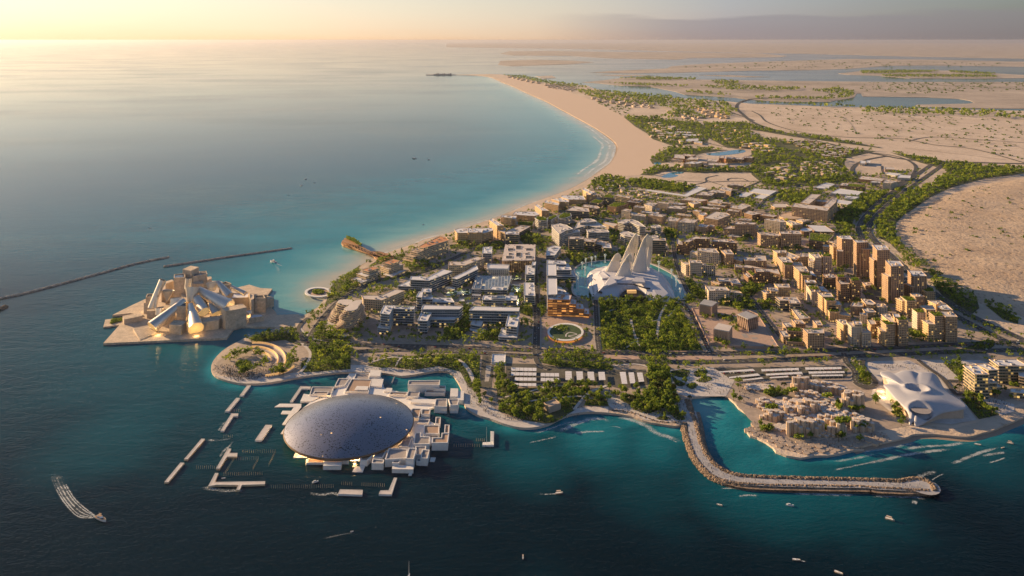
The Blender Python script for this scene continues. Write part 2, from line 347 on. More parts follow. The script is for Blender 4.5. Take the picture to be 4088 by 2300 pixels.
# ------------------------------------------------------------------ mesh helpers
class MB:
    """collects faces with materials and UVs, then links them as ONE mesh object"""
    def __init__(s):
        s.v, s.f, s.m, s.uv = [],[],[],[]
    def face(s, pts, mat=0, uv=None):
        i = len(s.v); s.v += [tuple(p) for p in pts]; s.f.append(tuple(range(i, i + len(pts)))); s.m.append(mat)
        s.uv += uv if uv else [(0.0,0.0)] * len(pts)
    def prism(s, poly, z0, z1, side=0, top=0, bottom=False, taper=None):
        p = ccw(poly); q = ccw(taper) if taper else p; n = len(p); u = 0.0
        for i in range(n):
            a, b = p[i], p[(i + 1) % n]; L = math.hypot(b[0] - a[0], b[1] - a[1])
            c, d = q[(i + 1) % n], q[i]
            s.face([(a[0], a[1], z0),(b[0], b[1], z0),(c[0], c[1], z1),(d[0], d[1], z1)], side,
                   [(u, 0),(u + L, 0),(u + L, z1 - z0),(u, z1 - z0)])
            u += L
        if top is not None:
            s.face([(x, y, z1) for x, y in q], top, [(x, y) for x, y in q])
        if bottom:
            s.face([(x, y, z0) for x, y in p[::-1]], side)
    def box(s, c, size, rz=0.0, mat=0, top=None):
        hx, hy = size[0] / 2, size[1] / 2; co, si = math.cos(rz), math.sin(rz)
        p = [(c[0] + x * co - y * si, c[1] + x * si + y * co) for x, y in ((-hx, -hy),(hx, -hy),(hx, hy),(-hx, hy))]
        s.prism(p, c[2], c[2] + size[2], mat, mat if top is None else top, True)
    def flat(s, poly, z, mat=0):
        s.face([(x, y, z) for x, y in ccw(poly)], mat, [(x, y) for x, y in ccw(poly)])
    def ring(s, outer, inner, z0, z1, mat=0):
        n = len(outer)
        for i in range(n):
            j = (i + 1) % n; a, b, c, d = outer[i], outer[j], inner[j], inner[i]
            s.face([(*a, z1),(*b, z1),(*c, z1),(*d, z1)], mat)
            s.face([(*a, z0),(*b, z0),(*b, z1),(*a, z1)], mat)
            s.face([(*c, z0),(*d, z0),(*d, z1),(*c, z1)], mat)
    def ribbon(s, line, wd, z, mat=0, wd1=None):
        """flat strip along a polyline; UV.x runs 0..1 along it, UV.y across"""
        n = len(line); L = [Vector(p[:2]) for p in line]; T = [0.0]
        for i in range(1, n): T.append(T[-1] + (L[i] - L[i - 1]).length)
        e = []
        for i in range(n):
            t = (L[min(i + 1, n - 1)] - L[max(i - 1,0)])
            t = t.normalized() if t.length > 1e-6 else Vector((1,0))
            k = (wd if wd1 is None else wd + (wd1 - wd) * T[i] / max(T[-1], 1e-6)) / 2
            e.append((L[i] + Vector((-t.y, t.x)) * k, L[i] - Vector((-t.y, t.x)) * k))
        for i in range(n - 1):
            u0, u1 = T[i] / T[-1], T[i + 1] / T[-1]
            s.face([(*e[i][1], z),(*e[i + 1][1], z),(*e[i + 1][0], z),(*e[i][0], z)], mat, [(u0,0),(u1,0),(u1,1),(u0,1)])
    def tube(s, a, b, r0, r1=None, n=6, mat=0, caps=True):
        a, b = Vector(a), Vector(b); r1 = r0 if r1 is None else r1
        t = (b - a).normalized(); u = t.orthogonal().normalized(); v = t.cross(u)
        A = [a + (u * math.cos(k * 2 * math.pi / n) + v * math.sin(k * 2 * math.pi / n)) * r0 for k in range(n)]
        B = [b + (u * math.cos(k * 2 * math.pi / n) + v * math.sin(k * 2 * math.pi / n)) * r1 for k in range(n)]
        for k in range(n): s.face([A[k], A[(k + 1) % n], B[(k + 1) % n], B[k]], mat)
        if caps: s.face(A[::-1], mat); s.face(B, mat)
    def loft(s, rings, mat=0, cap=True, closed=True):
        for r0, r1 in zip(rings[:-1], rings[1:]):
            n = len(r0)
            for k in range(n if closed else n - 1):
                s.face([r0[k], r0[(k + 1) % n], r1[(k + 1) % n], r1[k]], mat)
        if cap: s.face(list(rings[0])[::-1], mat); s.face(rings[-1], mat)
    def mesh(s, name, mats):
        me = bpy.data.meshes.new(name); me.from_pydata(s.v, [], s.f)
        for m in mats: me.materials.append(M[m] if isinstance(m, str) else m)
        me.polygons.foreach_set('material_index', s.m)
        ul = me.uv_layers.new(name='UVMap'); ul.data.foreach_set('uv', np.asarray(s.uv, np.float32).ravel())
        me.update(); return me
    def build(s, name, mats, parent=None, origin=None, weld=False, smooth_=False):
        if origin is not None:
            ox, oy, oz = origin; s.v = [(x - ox, y - oy, z - oz) for x, y, z in s.v]
        me = s.mesh(name, mats)
        if weld:
            bm = bmesh.new(); bm.from_mesh(me); bmesh.ops.remove_doubles(bm, verts=bm.verts, dist=.01)
            bmesh.ops.recalc_face_normals(bm, faces=bm.faces); bm.to_mesh(me); bm.free()
        if smooth_: me.polygons.foreach_set('use_smooth',[True] * len(me.polygons))
        return link(name, me, parent)

def link(name, me, parent=None, loc=None, rz=None, scl=None):
    o = bpy.data.objects.new(name, me); COL.objects.link(o)
    if parent is not None: o.parent = parent
    if loc is not None: o.location = loc
    if rz is not None: o.rotation_euler = (0,0, rz)
    if scl is not None: o.scale = scl if hasattr(scl, '__len__') else (scl,) * 3
    return o

def tag(o, label=None, cat=None, group=None, kind=None):
    if label: o['label'] = label
    if cat: o['category'] = cat
    if group: o['group'] = group
    if kind: o['kind'] = kind
    return o

def empty(name, loc, label, cat, group=None):
    o = bpy.data.objects.new(name, None); COL.objects.link(o); o.location = loc; o.empty_display_size = 2
    return tag(o, label, cat, group)

def copy_tree(o, parent=None):
    c = o.copy(); COL.objects.link(c)
    if parent is not None: c.parent = parent
    for ch in list(o.children): copy_tree(ch, c)
    return c

def centre(poly):
    return (sum(p[0] for p in poly) / len(poly), sum(p[1] for p in poly) / len(poly))

def quads_mesh(name, cen, nor, size, tint, mats, aspect=1.0):
    """many leaf-sized faces as one mesh (numpy)"""
    n = len(cen); nor = nor / (np.linalg.norm(nor, axis=1, keepdims=True) + 1e-9)
    a = np.cross(nor, RNG.normal(size=(n, 3))); a /= np.linalg.norm(a, axis=1, keepdims=True) + 1e-9
    b = np.cross(nor, a); s = np.asarray(size).reshape(-1,1) * .5
    v = np.stack([cen - a * s - b * s * aspect, cen + a * s - b * s * aspect, cen + a * s + b * s * aspect, cen - a * s + b * s * aspect], 1).reshape(-1,3)
    me = bpy.data.meshes.new(name)
    me.vertices.add(n * 4); me.vertices.foreach_set('co', v.astype(np.float32).ravel())
    me.loops.add(n * 4); me.loops.foreach_set('vertex_index', np.arange(n * 4, dtype=np.int32))
    me.polygons.add(n); me.polygons.foreach_set('loop_start', np.arange(0, n * 4,4, dtype=np.int32))
    for m in mats: me.materials.append(M[m])
    at = me.attributes.new('tint', 'FLOAT', 'FACE'); at.data.foreach_set('value', np.asarray(tint, np.float32))
    me.update(); me.validate(); return me
# ------------------------------------------------------------------ THE SETTING: land, sea, beach, dunes, roads
BEACH = UU('F',[(1140,188.6),(1200,190.5),(1235,195),(1262,207),(1290,218),(1330,237),(1365,252),(1400,270),(1440,292),(1470,308),(1500,325),
                 (1530,345),(1547,360),(1553,375),(1548,392),(1535,412),(1512,430),(1480,452),(1440,474),(1400,490),(1350,508),(1300,528),(1250,548),(1180,571),
                 (1130,587),(1080,601),(1030,619),(985,634),(950,650),(920,664),(892,684),(862,704),(840,722),(826,742)], .5)
BEACH = smooth(BEACH, 3)
QUAY1 = UU('F',[(800,772),(770,790),(745,800),(700,812),(690,828),(640,840),(600,858),(562,880),(538,905),(531,925),(541,945),(575,958),(620,965),
                 (680,962),(740,951),(800,942),(868,936),(965,938),(1010,946),(1060,939),(1100,933),(1130,936),(1146,952),(1160,978),(1165,1005),
                 (1172,1025),(1200,1043),(1230,1052),(1260,1063),(1290,1072),(1320,1076),(1350,1074),(1380,1066),(1410,1051),(1440,1041),(1480,1036),
                 (1530,1038),(1580,1045),(1620,1058),(1650,1064),(1718,1067),(1738,1004)])
QUAY1 = smooth(QUAY1,3)
QUAY2 = UU('D4',[(240,572),(350,565),(450,550),(560,540),(620,570),(680,620),(720,672),(770,705),(820,740),(850,785),(880,810),(850,850),(800,902),(830,940),
                  (900,960),(980,1000),(1050,1050),(1080,1092),(1180,1130),(1320,1153),(1450,1130),(1580,1130),(1700,1110),(1810,1080),(1930,1068)])
QUAY3 = UU('D5',[(240,1085),(400,1045),(600,1012),(780,968),(830,945),(1000,938),(1280,965),(1400,960),(1500,930),(1600,905),(1700,860),(1800,820),(1903,780),(2300,690),(3000,640)], .5)
QUAY3 = smooth(QUAY3,3)
BACK = UU('C4',[(5000,350),(2576,337),(2020,325),(1500,312),(1000,301),(700,297),(300,280),(0,270)]) + \
       UU('C3',[(2300,268),(2200,262),(2050,250),(1850,240),(1700,221),(1440,211),(1170,180),(960,140),(880,105),(620,90),(400,70),(250,26),(0,-8),(-150,-11)])
LAND = BEACH + QUAY1 + QUAY2 + QUAY3 + BACK

def structure(o): return tag(o, kind='structure')

def ground_mat():
    """sand of the mainland: pale, with scrub-grey mottling and a fine surface"""
    m, n, b = principled('desert_sand')
    g = n.nodes.new('ShaderNodeNewGeometry'); p = g.outputs['Position']
    a = noise(n, .0035,5, p, .6); c = noise(n, .05,4, p, .65); d = noise(n, .22,3, p)
    r = ramp(n, a.outputs[0],[(.3, (.41,.32,.25)),(.5, (.53,.425,.345)),(.72, (.61,.50,.415))])
    sp = ramp(n, c.outputs[0],[(.30, (.55,.50,.42)),(.46, (1,1,1))])
    mx = n.nodes.new('ShaderNodeMix'); mx.data_type = 'RGBA'; mx.blend_type = 'MULTIPLY'; mx.inputs[0].default_value = .55
    n.links.new(r.outputs[0], mx.inputs[6]); n.links.new(sp.outputs[0], mx.inputs[7]); n.links.new(mx.outputs[2], b.inputs['Base Color'])
    b.inputs['Roughness'].default_value = .95
    k = n.nodes.new('ShaderNodeBump'); k.inputs['Distance'].default_value = 1.6
    n.links.new(math_n(n, 'ADD', c.outputs[0], math_n(n, 'MULTIPLY', d.outputs[0], .5)), k.inputs['Height']); n.links.new(k.outputs[0], b.inputs['Normal'])
    return m
M['sand'] = ground_mat()
mb = MB(); mb.prism(LAND, -2.0, GZ, 0,0)
structure(mb.build('ground',['sand']))

def islands():
    m, n, b = principled('salt_flat_sand')
    g = n.nodes.new('ShaderNodeNewGeometry'); p = g.outputs['Position']
    a = noise(n, .0012,6, p, .65); c = noise(n, .012,4, p, .7)
    r = ramp(n, math_n(n, 'MULTIPLY', a.outputs[0], math_n(n, 'ADD', c.outputs[0], .5)), [(.3, (.20,.17,.14)),(.5, (.35,.29,.25)),(.7, (.46,.39,.33))])
    n.links.new(r.outputs[0], b.inputs['Base Color']); b.inputs['Roughness'].default_value = .95
    M['flat'] = m
    shapes = [
        UU('B',[(355,414),(440,406),(560,391),(760,386),(940,400),(1130,403),(1500,408),(1900,412),(2576,412),(4200,410),(4200,545),(2576,546),(2300,545),(2100,538),(2027,532),(2040,526),(2290,521),(2328,516),(2300,505),(2250,497),(2100,490),(1900,487),(1765,485),(1757,470),(1735,470),(1722,490),(1600,511),
                  (1400,513),(1200,501),(1130,491),(1000,483),(870,476),(820,460),(700,436),(560,431),(440,419)]),
        UU('B',[(1640,370),(1750,358),(1900,352),(2200,355),(2450,370),(2700,384),(2576,393),(2300,396),(2000,394),(1850,381),(1700,376)]),
        UU('B',[(395,366),(500,357),(780,344),(800,334),(900,325),(1200,312),(1500,303),(1700,296),(2100,300),(2576,311),(3800,330),(3800,352),(2576,336),(2100,329),(1900,331),(1700,346),(1500,353),(1200,356),(800,366),(600,369)]),
        UU('B',[(-15,258),(200,256),(500,262),(800,262),(1250,269),(1390,282),(1350,288),(900,292),(830,300),(480,293),(300,281),(0,279),(-60,270)]),
        UU('B',[(-60,306),(110,300),(300,305),(412,313),(300,323),(0,333),(-70,326)]),
        UU('B',[(-330,238),(350,246),(780,257),(1250,267),(1500,271),(2000,284),(2576,295),(5000,330),(5000,216),(-330,216)]),
        UU('B',[(118,384),(200,380),(222,392),(160,396)]),
        UU('B',[(420,376),(620,376),(710,380),(560,383)]),
        UU('B',[(940,378),(1100,378),(1300,387),(1180,388)])]
    for i, s in enumerate(shapes):
        z = [.0,.9][i == 5] * 0 + 2.0
        q = MB(); q.prism(s, -1.0, z, 0,0); structure(q.build('sand_island' if i != 5 else 'far_shore',['flat']))
islands()

def beach():
    m, n, b = principled('beach_sand')
    g = n.nodes.new('ShaderNodeNewGeometry'); p = g.outputs['Position']
    at = n.nodes.new('ShaderNodeAttribute'); at.attribute_name = 'wet'
    a = noise(n, .02,4, p, .6); c = noise(n, .3,3, p)
    f = math_n(n, 'ADD', at.outputs['Fac'], math_n(n, 'MULTIPLY', math_n(n, 'SUBTRACT', a.outputs[0], .5), .35))
    r = ramp(n, f, [(.1, (.25,.19,.145)),(.42, (.36,.255,.185)),(.58, (.50,.345,.245)),(.9, (.58,.44,.34))])
    n.links.new(r.outputs[0], b.inputs['Base Color']); b.inputs['Roughness'].default_value = .9
    k = n.nodes.new('ShaderNodeBump'); k.inputs['Distance'].default_value = .4; n.links.new(c.outputs[0], k.inputs['Height']); n.links.new(k.outputs[0], b.inputs['Normal'])
    M['beach'] = m
    def strip(line, inner, name):
        P = [Vector(p) for p in line]; n_ = len(P); rows = []
        for i, p in enumerate(P):
            t = (P[min(i + 1, n_ - 1)] - P[max(i - 1,0)]).normalized(); nn = Vector((-t.y, t.x))
            wd = inner(i / (n_ - 1))
            rows.append([(p - nn * 26,-1.0,0.0),(p - nn * 10,-.1,.18),(p + nn * min(16, wd * .35), 1.2,.45),(p + nn * wd * .6, GZ - .1,.7),(p + nn * wd, GZ + .12,.95)])
        v, f, wet = [],[],[]
        for r_ in rows:
            for q, z, ww in r_: v.append((q.x, q.y, z)); wet.append(ww)
        for i in range(n_ - 1):
            for k in range(4): f.append((i * 5 + k, i * 5 + k + 1, (i + 1) * 5 + k + 1, (i + 1) * 5 + k))
        me = bpy.data.meshes.new(name); me.from_pydata(v, [], f); me.materials.append(M['beach'])
        me.attributes.new('wet', 'FLOAT', 'POINT').data.foreach_set('value', wet)
        bm = bmesh.new(); bm.from_mesh(me); bmesh.ops.recalc_face_normals(bm, faces=bm.faces); bm.to_mesh(me); bm.free()
        structure(link(name, me))
    strip(BEACH, lambda t: 34, 'beach')
    strip(QUAY3, lambda t: 30, 'beach')
    # the broad dry sand behind the waterline
    q = MB(); q.flat(UU('F',[(1240,196),(1262,206),(1290,217),(1330,236),(1365,251),(1400,269),(1440,291),(1470,307),(1500,324),(1530,344),(1549,360),(1556,375),(1551,392),(1538,412),(1515,430),(1490,447),
              (1540,444),(1620,440),(1640,425),(1650,400),(1672,372),(1655,355),(1620,335),(1575,297),(1560,285),(1510,262),(1470,245),(1420,228),(1360,210),(1300,198)], GZ + .2), GZ + .2)
    me = q.mesh('beach_sand_flat',['beach']); me.attributes.new('wet', 'FLOAT', 'POINT').data.foreach_set('value',[.9] * len(me.vertices))
    structure(link('beach_sand', me))
beach()

def sea():
    ys = np.concatenate([np.geomspace(1,2300,330)[::-1] + 7.4])     # rows towards the horizon
    ds = H * FPX / ys; ds = np.concatenate([[-3000,150,420,600], ds[ds > 640]])
    t = np.linspace(-1.7,1.7,420); D, T = np.meshgrid(ds, t, indexing='ij')
    X = T * np.maximum(D, 900); n0, n1 = X.shape
    px, py = X.ravel(), D.ravel()
    db = seg_dist(px, py, BEACH[6:]); dq = seg_dist(px, py, QUAY1 + QUAY2); d3 = seg_dist(px, py, QUAY3)
    s = .05 + .20 * np.clip((py - 900) / 1700,0,1)
    s = np.maximum(s, .98 * np.exp(-(np.maximum(db - 25,0) / 420) ** .8))
    s = np.maximum(s, (.24 + .36 * np.exp(-(db / 1000) ** 1.6)) * np.clip((py - 1250) / 900,0,1))
    s = np.maximum(s, .62 * np.exp(-(dq / 42)))
    s = np.maximum(s, .58 * np.exp(-(d3 / 75)))
    for c, x, y, rad, amp in (('F',735,760,75,.62),('D4',330,640,60,.74),('D4',430,780,90,.56),('D4',620,960,90,.52),('D4',900,1200,110,.5),('F',700,965,60,.50),('F',1070,965,70,.52),('F',1160,1060,60,.42),
                          ('F',300,1080,130,.36),('F',560,1000,90,.36),('F',1340,1150,75,.38),('F',1500,1085,80,.52),('F',1640,1110,70,.48),('F',2050,1190,110,.42),('F',2400,1110,110,.34),
                          ('F',1600,1200,90,.30),('F',1700,1330,70,.22),('F',1360,1430,45,.20),('F',640,845,40,.6),('F',500,760,200,.26),('F',870,690,60,.6)):
        bx, by = U(c, x, y, 0)
        s = np.maximum(s, amp * np.exp(-((px - bx) ** 2 + ((py - by) * .8) ** 2) / (2 * rad * rad)) + .0)
    v = np.stack([px, py, np.zeros_like(px)], 1)
    idx = np.arange(n0 * n1).reshape(n0, n1)
    f = np.stack([idx[:-1, :-1], idx[:-1,1:], idx[1:, 1:], idx[1:, :-1]], -1).reshape(-1,4)
    me = bpy.data.meshes.new('sea'); me.vertices.add(len(v)); me.vertices.foreach_set('co', v.astype(np.float32).ravel())
    me.loops.add(f.size); me.loops.foreach_set('vertex_index', f.astype(np.int32).ravel())
    me.polygons.add(len(f)); me.polygons.foreach_set('loop_start', np.arange(0, f.size, 4, dtype=np.int32))
    me.attributes.new('shallow', 'FLOAT', 'POINT').data.foreach_set('value', s.astype(np.float32)); me.update(); me.validate()
    m, n, b = principled('sea_water')
    at = n.nodes.new('ShaderNodeAttribute'); at.attribute_name = 'shallow'
    g = n.nodes.new('ShaderNodeNewGeometry'); p = g.outputs['Position']
    def mapped(sx, sy, rz=0.0):
        mp = n.nodes.new('ShaderNodeMapping'); mp.inputs['Scale'].default_value = (sx, sy, 1); mp.inputs['Rotation'].default_value = (0,0, rz)
        n.links.new(p, mp.inputs['Vector']); return mp.outputs[0]
    patch = noise(n, 1,5, mapped(.0045,.009,.3), .65)                 # seabed: weed and sand
    sh = math_n(n, 'ADD', at.outputs['Fac'], math_n(n, 'MULTIPLY', math_n(n, 'SUBTRACT', patch.outputs[0], .5), math_n(n, 'ADD', .10, math_n(n, 'MULTIPLY', at.outputs['Fac'], .22))))
    r = ramp(n, sh, [(.02, (.0010,.0030,.0060)),(.20, (.0018,.013,.022)),(.40, (.0035,.075,.105)),(.58, (.014,.20,.255)),(.76, (.13,.33,.35)),(.97, (.42,.40,.33))])
    n.links.new(r.outputs[0], b.inputs['Base Color'])
    b.inputs['IOR'].default_value = 1.14
    ruffle = noise(n, 1,5, mapped(.0005,.0011,-.25), .6)              # wind lanes and slicks
    rr = ramp(n, ruffle.outputs[0],[(.42, (.07,) * 3),(.66, (.15,) * 3)])
    n.links.new(rr.outputs[0], b.inputs['Roughness'])
    w1 = noise(n, 1,3, mapped(.035,.075,.45)); w2 = noise(n, 1,3, mapped(.16,.26,.35)); w3 = noise(n, 1,2, mapped(.010,.022,.6))
    hh = math_n(n, 'ADD', math_n(n, 'ADD', math_n(n, 'MULTIPLY', w1.outputs[0], .9), math_n(n, 'MULTIPLY', w2.outputs[0], .62)), math_n(n, 'MULTIPLY', w3.outputs[0], .8))
    k = n.nodes.new('ShaderNodeBump'); k.inputs['Distance'].default_value = 1.0
    sy = n.nodes.new('ShaderNodeSeparateXYZ'); n.links.new(p, sy.inputs[0])      # the open bay lies calm, with ruffled patches; chop near the shore
    mr = n.nodes.new('ShaderNodeMapRange'); mr.inputs[1].default_value = 1100; mr.inputs[2].default_value = 3000; mr.inputs[3].default_value = .8; mr.inputs[4].default_value = .07; n.links.new(sy.outputs[1], mr.inputs[0])
    cat = noise(n, 1,6, mapped(.00042,.00062,-.2), .62); pr = ramp(n, cat.outputs[0],[(.50, (0,) * 3),(.58, (1,) * 3)])
    n.links.new(math_n(n, 'ADD', mr.outputs[0], math_n(n, 'MULTIPLY', pr.outputs[0], .34)), k.inputs['Strength'])
    n.links.new(hh, k.inputs['Height']); n.links.new(k.outputs[0], b.inputs['Normal'])
    me.materials.append(m); structure(link('sea', me))
sea()

# ---- paved town ground, parks, lots
TOWN = UU('F',[(1000,636),(1130,596),(1290,546),(1400,506),(1500,462),(1600,452),(1700,462),(1900,470),(2080,440),(2200,440),(2320,425),(2300,470),(2200,540),(2158,600),(2255,680),(2330,735),
                (2420,785),(2575,855),(2700,900),(2700,985),(2500,1010),(2400,1040),(2300,1068),(2200,1085),(2085,1100),(1950,1110),(1900,1070),(1880,1050),(1850,1010),(1800,985),(1745,995),(1712,1056),(1640,1054),(1580,1036),(1480,1028),(1405,1044),(1350,1066),(1310,1068),
                (1260,1055),(1200,1034),(1175,1005),(1155,950),(1125,928),(1050,932),(970,932),(760,942),(680,954),(600,956),(545,936),(542,915),(600,868),(650,846),(712,826),(775,797),(830,765),(862,722),(920,682),(960,656)])
q = MB(); q.flat(TOWN, GZ + .15); structure(q.build('pavement',['paving']))
SHEETS = []; SHEETPOLYS = []
def sheet(name, mat, z, *polys):
    for p in polys:
        SHEETS.append(name); SHEETPOLYS.append(p); q = MB(); q.flat(p, GZ + z + .002 * (len(SHEETS) % 9)); structure(q.build(name, [mat]))
# pale promenade along the water
PR = UU('F',[(541,945),(575,958),(620,965),(680,962),(740,951),(800,942),(868,936),(965,938),(1010,946),(1060,939),(1100,933),(1130,936),(1146,952),(1160,978),(1165,1005),
              (1172,1025),(1200,1043),(1230,1052),(1260,1063),(1290,1072),(1320,1076),(1350,1074),(1380,1066),(1410,1051),(1440,1041),(1480,1036),(1530,1038)])
PRI = UU('F',[(1530,1024),(1480,1024),(1436,1030),(1400,1041),(1376,1052),(1350,1058),(1320,1058),(1290,1052),(1262,1040),(1236,1020),(1215,1000),(1180,975),(1165,940),(1140,920),(1100,920),(1060,926),(1010,930),(965,922),(868,918),(800,930),(740,938),(680,946),(600,950)])
sheet('promenade', 'paving_light', .30, smooth(PR, 2) + smooth(PRI, 2))
sheet('promenade', 'paving_light', .32, UU('D3',[(1460,590),(1500,580),(1700,680),(1760,740),(1900,760),(2100,700),(2290,620),(2310,870),(2100,870),(1850,840),(1750,770),(1560,745),(1490,690)]),
      UU('D3',[(2110,330),(2560,300),(2800,420),(2700,600),(2300,600),(2140,560),(2150,450)]),
      UU('D5',[(370,240),(450,225),(800,215),(880,260),(1110,380),(1300,560),(1380,700),(1450,790),(1200,830),(800,800),(600,700),(430,560),(450,440),(480,380),(360,290)]),
      UU('D5',[(890,210),(1480,215),(1560,240),(1330,420),(1170,410),(960,270)]), UU('D5',[(1480,540),(1810,640),(1810,715),(1680,745),(1480,570)]))
sheet('plaza', 'paving_pink', .28, UU('E8',[(300,880),(440,880),(600,1150),(650,1200),(2290,1130),(2320,1230),(650,1245),(560,1200)]), UU('E6',[(1260,950),(1420,920),(1640,1200),(1700,1449),(1620,1449)]),
      UU('E2',[(1790,1040),(2500,1040),(2512,1150),(1900,1180),(1800,1120)]), UU('E1',[(780,1230),(1050,1300),(1480,1290),(1900,1200),(2000,1380),(1000,1340),(770,1320)]),
      UU('E5',[(1030,1150),(1250,1080),(1300,1200),(1060,1200)]), UU('E6',[(1160,720),(1330,700),(1400,830),(1220,830)]))
sheet('sand_lot', 'sand', .26, UU('E4',[(1550,85),(1900,70),(2512,60),(2512,210),(2300,230),(1900,170),(1500,120)]), UU('E5',[(0,60),(400,40),(900,70),(1250,130),(1400,190),(1000,270),(400,290),(200,230),(0,200)]))

# ---- streets: (crop, points, width)
ROADS = [('F',[(745,858),(800,862),(930,869),(1100,873),(1300,880),(1500,887),(1700,890),(1900,888),(2100,882),(2300,873),(2440,866),(2600,860)], 15),
         ('F',[(900,885),(1000,880),(1150,884),(1300,895),(1500,907),(1700,911),(1900,908),(2100,899),(2300,890),(2450,884),(2600,880)], 15),
         ('F',[(1497,750),(1500,800),(1502,850),(1508,892)], 9),('F',[(1338,620),(1345,700),(1350,800),(1348,890)], 13),
         ('F',[(1715,760),(1745,800),(1768,850),(1788,890)], 9),('F',[(1885,745),(1925,800),(1965,850),(1992,885)], 10),
         ('F',[(1990,650),(2040,700),(2100,770),(2155,830),(2195,885)], 12),('F',[(1690,600),(1700,660),(1722,720),(1740,745),(1790,775)], 9),
         ('F',[(1870,560),(1910,600),(1990,650)], 10),('F',[(1560,600),(1640,560),(1730,520),(1800,500),(1880,470),(1950,440)], 10),
         ('F',[(1460,560),(1560,520),(1700,490),(1800,500)], 10),('F',[(883,737),(960,704),(1034,690),(1132,655),(1210,620),(1330,590),(1460,560)], 16),
         ('F',[(770,870),(790,830),(820,790),(850,760),(883,737)], 11),('F',[(775,800),(757,815),(750,835),(770,862)], 8),
         ('F',[(2600,895),(2480,835),(2400,793),(2325,745),(2270,700),(2215,650),(2172,610),(2160,575),(2185,535),(2240,487),(2295,447),(2345,412)], 17),
         ('F',[(2600,868),(2500,822),(2420,783),(2345,735),(2290,690),(2235,640),(2195,602),(2184,575),(2208,540),(2262,492),(2318,452),(2372,414)], 17),
         ('F',[(2700,416),(2600,413),(2450,409),(2300,404),(2200,387),(2080,361),(1980,336),(1900,311),(1868,288),(1852,270),(1868,254),(1920,247),(2060,244)], 26),
         ('F',[(2230,393),(2180,402),(2148,418),(2145,435),(2170,455),(2230,480)], 16),('F',[(2200,385),(2260,395),(2300,415),(2295,440),(2260,462)], 13),
         ('C3',[(2200,270),(2230,300),(2300,360),(2500,430),(2600,470)], 20),('C4',[(0,340),(80,380),(140,440),(300,500),(500,545),(900,590),(1400,600),(1720,660),(2100,700),(2576,830)], 12),
         ('C4',[(1500,620),(1650,590),(1830,590),(2576,640)], 8),('C4',[(350,830),(420,880),(430,920),(330,970)], 9),
         ('E5',[(0,165),(450,185),(900,170),(1380,180)], 5),('E5',[(270,225),(450,185),(460,120),(640,80)], 5),('E5',[(450,150),(560,190),(720,235)], 5),
         ('E5',[(790,160),(800,135),(900,125),(1010,130),(1100,165)], 6),
         ('E5',[(1250,600),(1350,480),(1460,400),(1600,330),(1900,250),(2200,180)], 9),('E5',[(760,470),(900,380),(1050,310),(1150,270)], 8),
         ('C3',[(2080,640),(2100,690),(2250,730),(2500,770)], 9),('C3',[(2000,480),(2200,570),(2400,640)], 9),('C3',[(2600,820),(2300,900),(1900,960),(1500,1020)], 6),
         ('F',[(1345,890),(1352,915),(1380,930)], 8),('D4',[(1735,150),(1760,240),(1840,330),(1850,420),(1960,470)], 9),('D5',[(350,215),(350,280),(420,370),(470,430),(440,470),(340,480),(270,430)], 8),
         ('D5',[(880,215),(960,280),(1090,370),(1150,430),(1220,520),(1260,550),(1320,545)], 7),('D5',[(1150,415),(1300,420),(1450,450)], 6),
         ('C4',[(1230,860),(1240,920),(1300,960),(1480,1010),(1700,1040)], 6)]
ROADLINES = []
for i, (c, pts, wd) in enumerate(ROADS):
    line = smooth(UU(c, pts), 4); ROADLINES.append((line, wd))
    q = MB(); q.ribbon(line, wd + 3.0, GZ + .40 + i * .012,1); q.ribbon(line, wd, GZ + .55 + i * .012 + .48,0)
    structure(q.build('road',['asphalt', 'kerb']))
    if wd >= 9:
        q = MB()
        for off in ((0,) if wd < 14 else (-wd / 6, wd / 6)):
            L = [Vector(p) for p in line]; acc = 0.0
            for a, b in zip(L[:-1], L[1:]):
                t = (b - a); Ln = t.length
                if Ln < 1e-3 or a.y > 2600: continue
                t.normalize(); nn = Vector((-t.y, t.x)) * off; k = 0.0
                while k + 4 < Ln:
                    q.ribbon([a + t * k + nn, a + t * (k + 4) + nn], .5, GZ + .58 + i * .012 + .48,0); k += 11
        if q.f: structure(q.build('road_marking',['paint']))
sheet('car_park', 'asphalt_lot', .37, UU('D3',[(440,262),(780,268),(1000,300),(1540,328),(1875,325),(1900,480),(1620,525),(1500,492),(760,472),(500,492),(430,420)]),
      UU('D2',[(1955,30),(2040,30),(2020,120),(2055,130),(2030,340),(1925,335),(1945,130)]), UU('D4',[(480,290),(1740,268),(1770,350),(1740,385),(760,410),(640,395)]),
      UU('E7',[(930,1040),(1230,1060),(1250,1240),(1000,1230)]))
sheet('traffic_island', 'kerb', .46, UU('D2',[(1985,135),(2035,135),(2010,275),(1972,278)]))
sheet('underpass_ramp', 'paving_pink', .37, UU('D3',[(1450,105),(1800,130),(1825,235),(1480,225)]), UU('D3',[(2060,130),(2440,135),(2560,200),(2560,240),(2110,265)]))

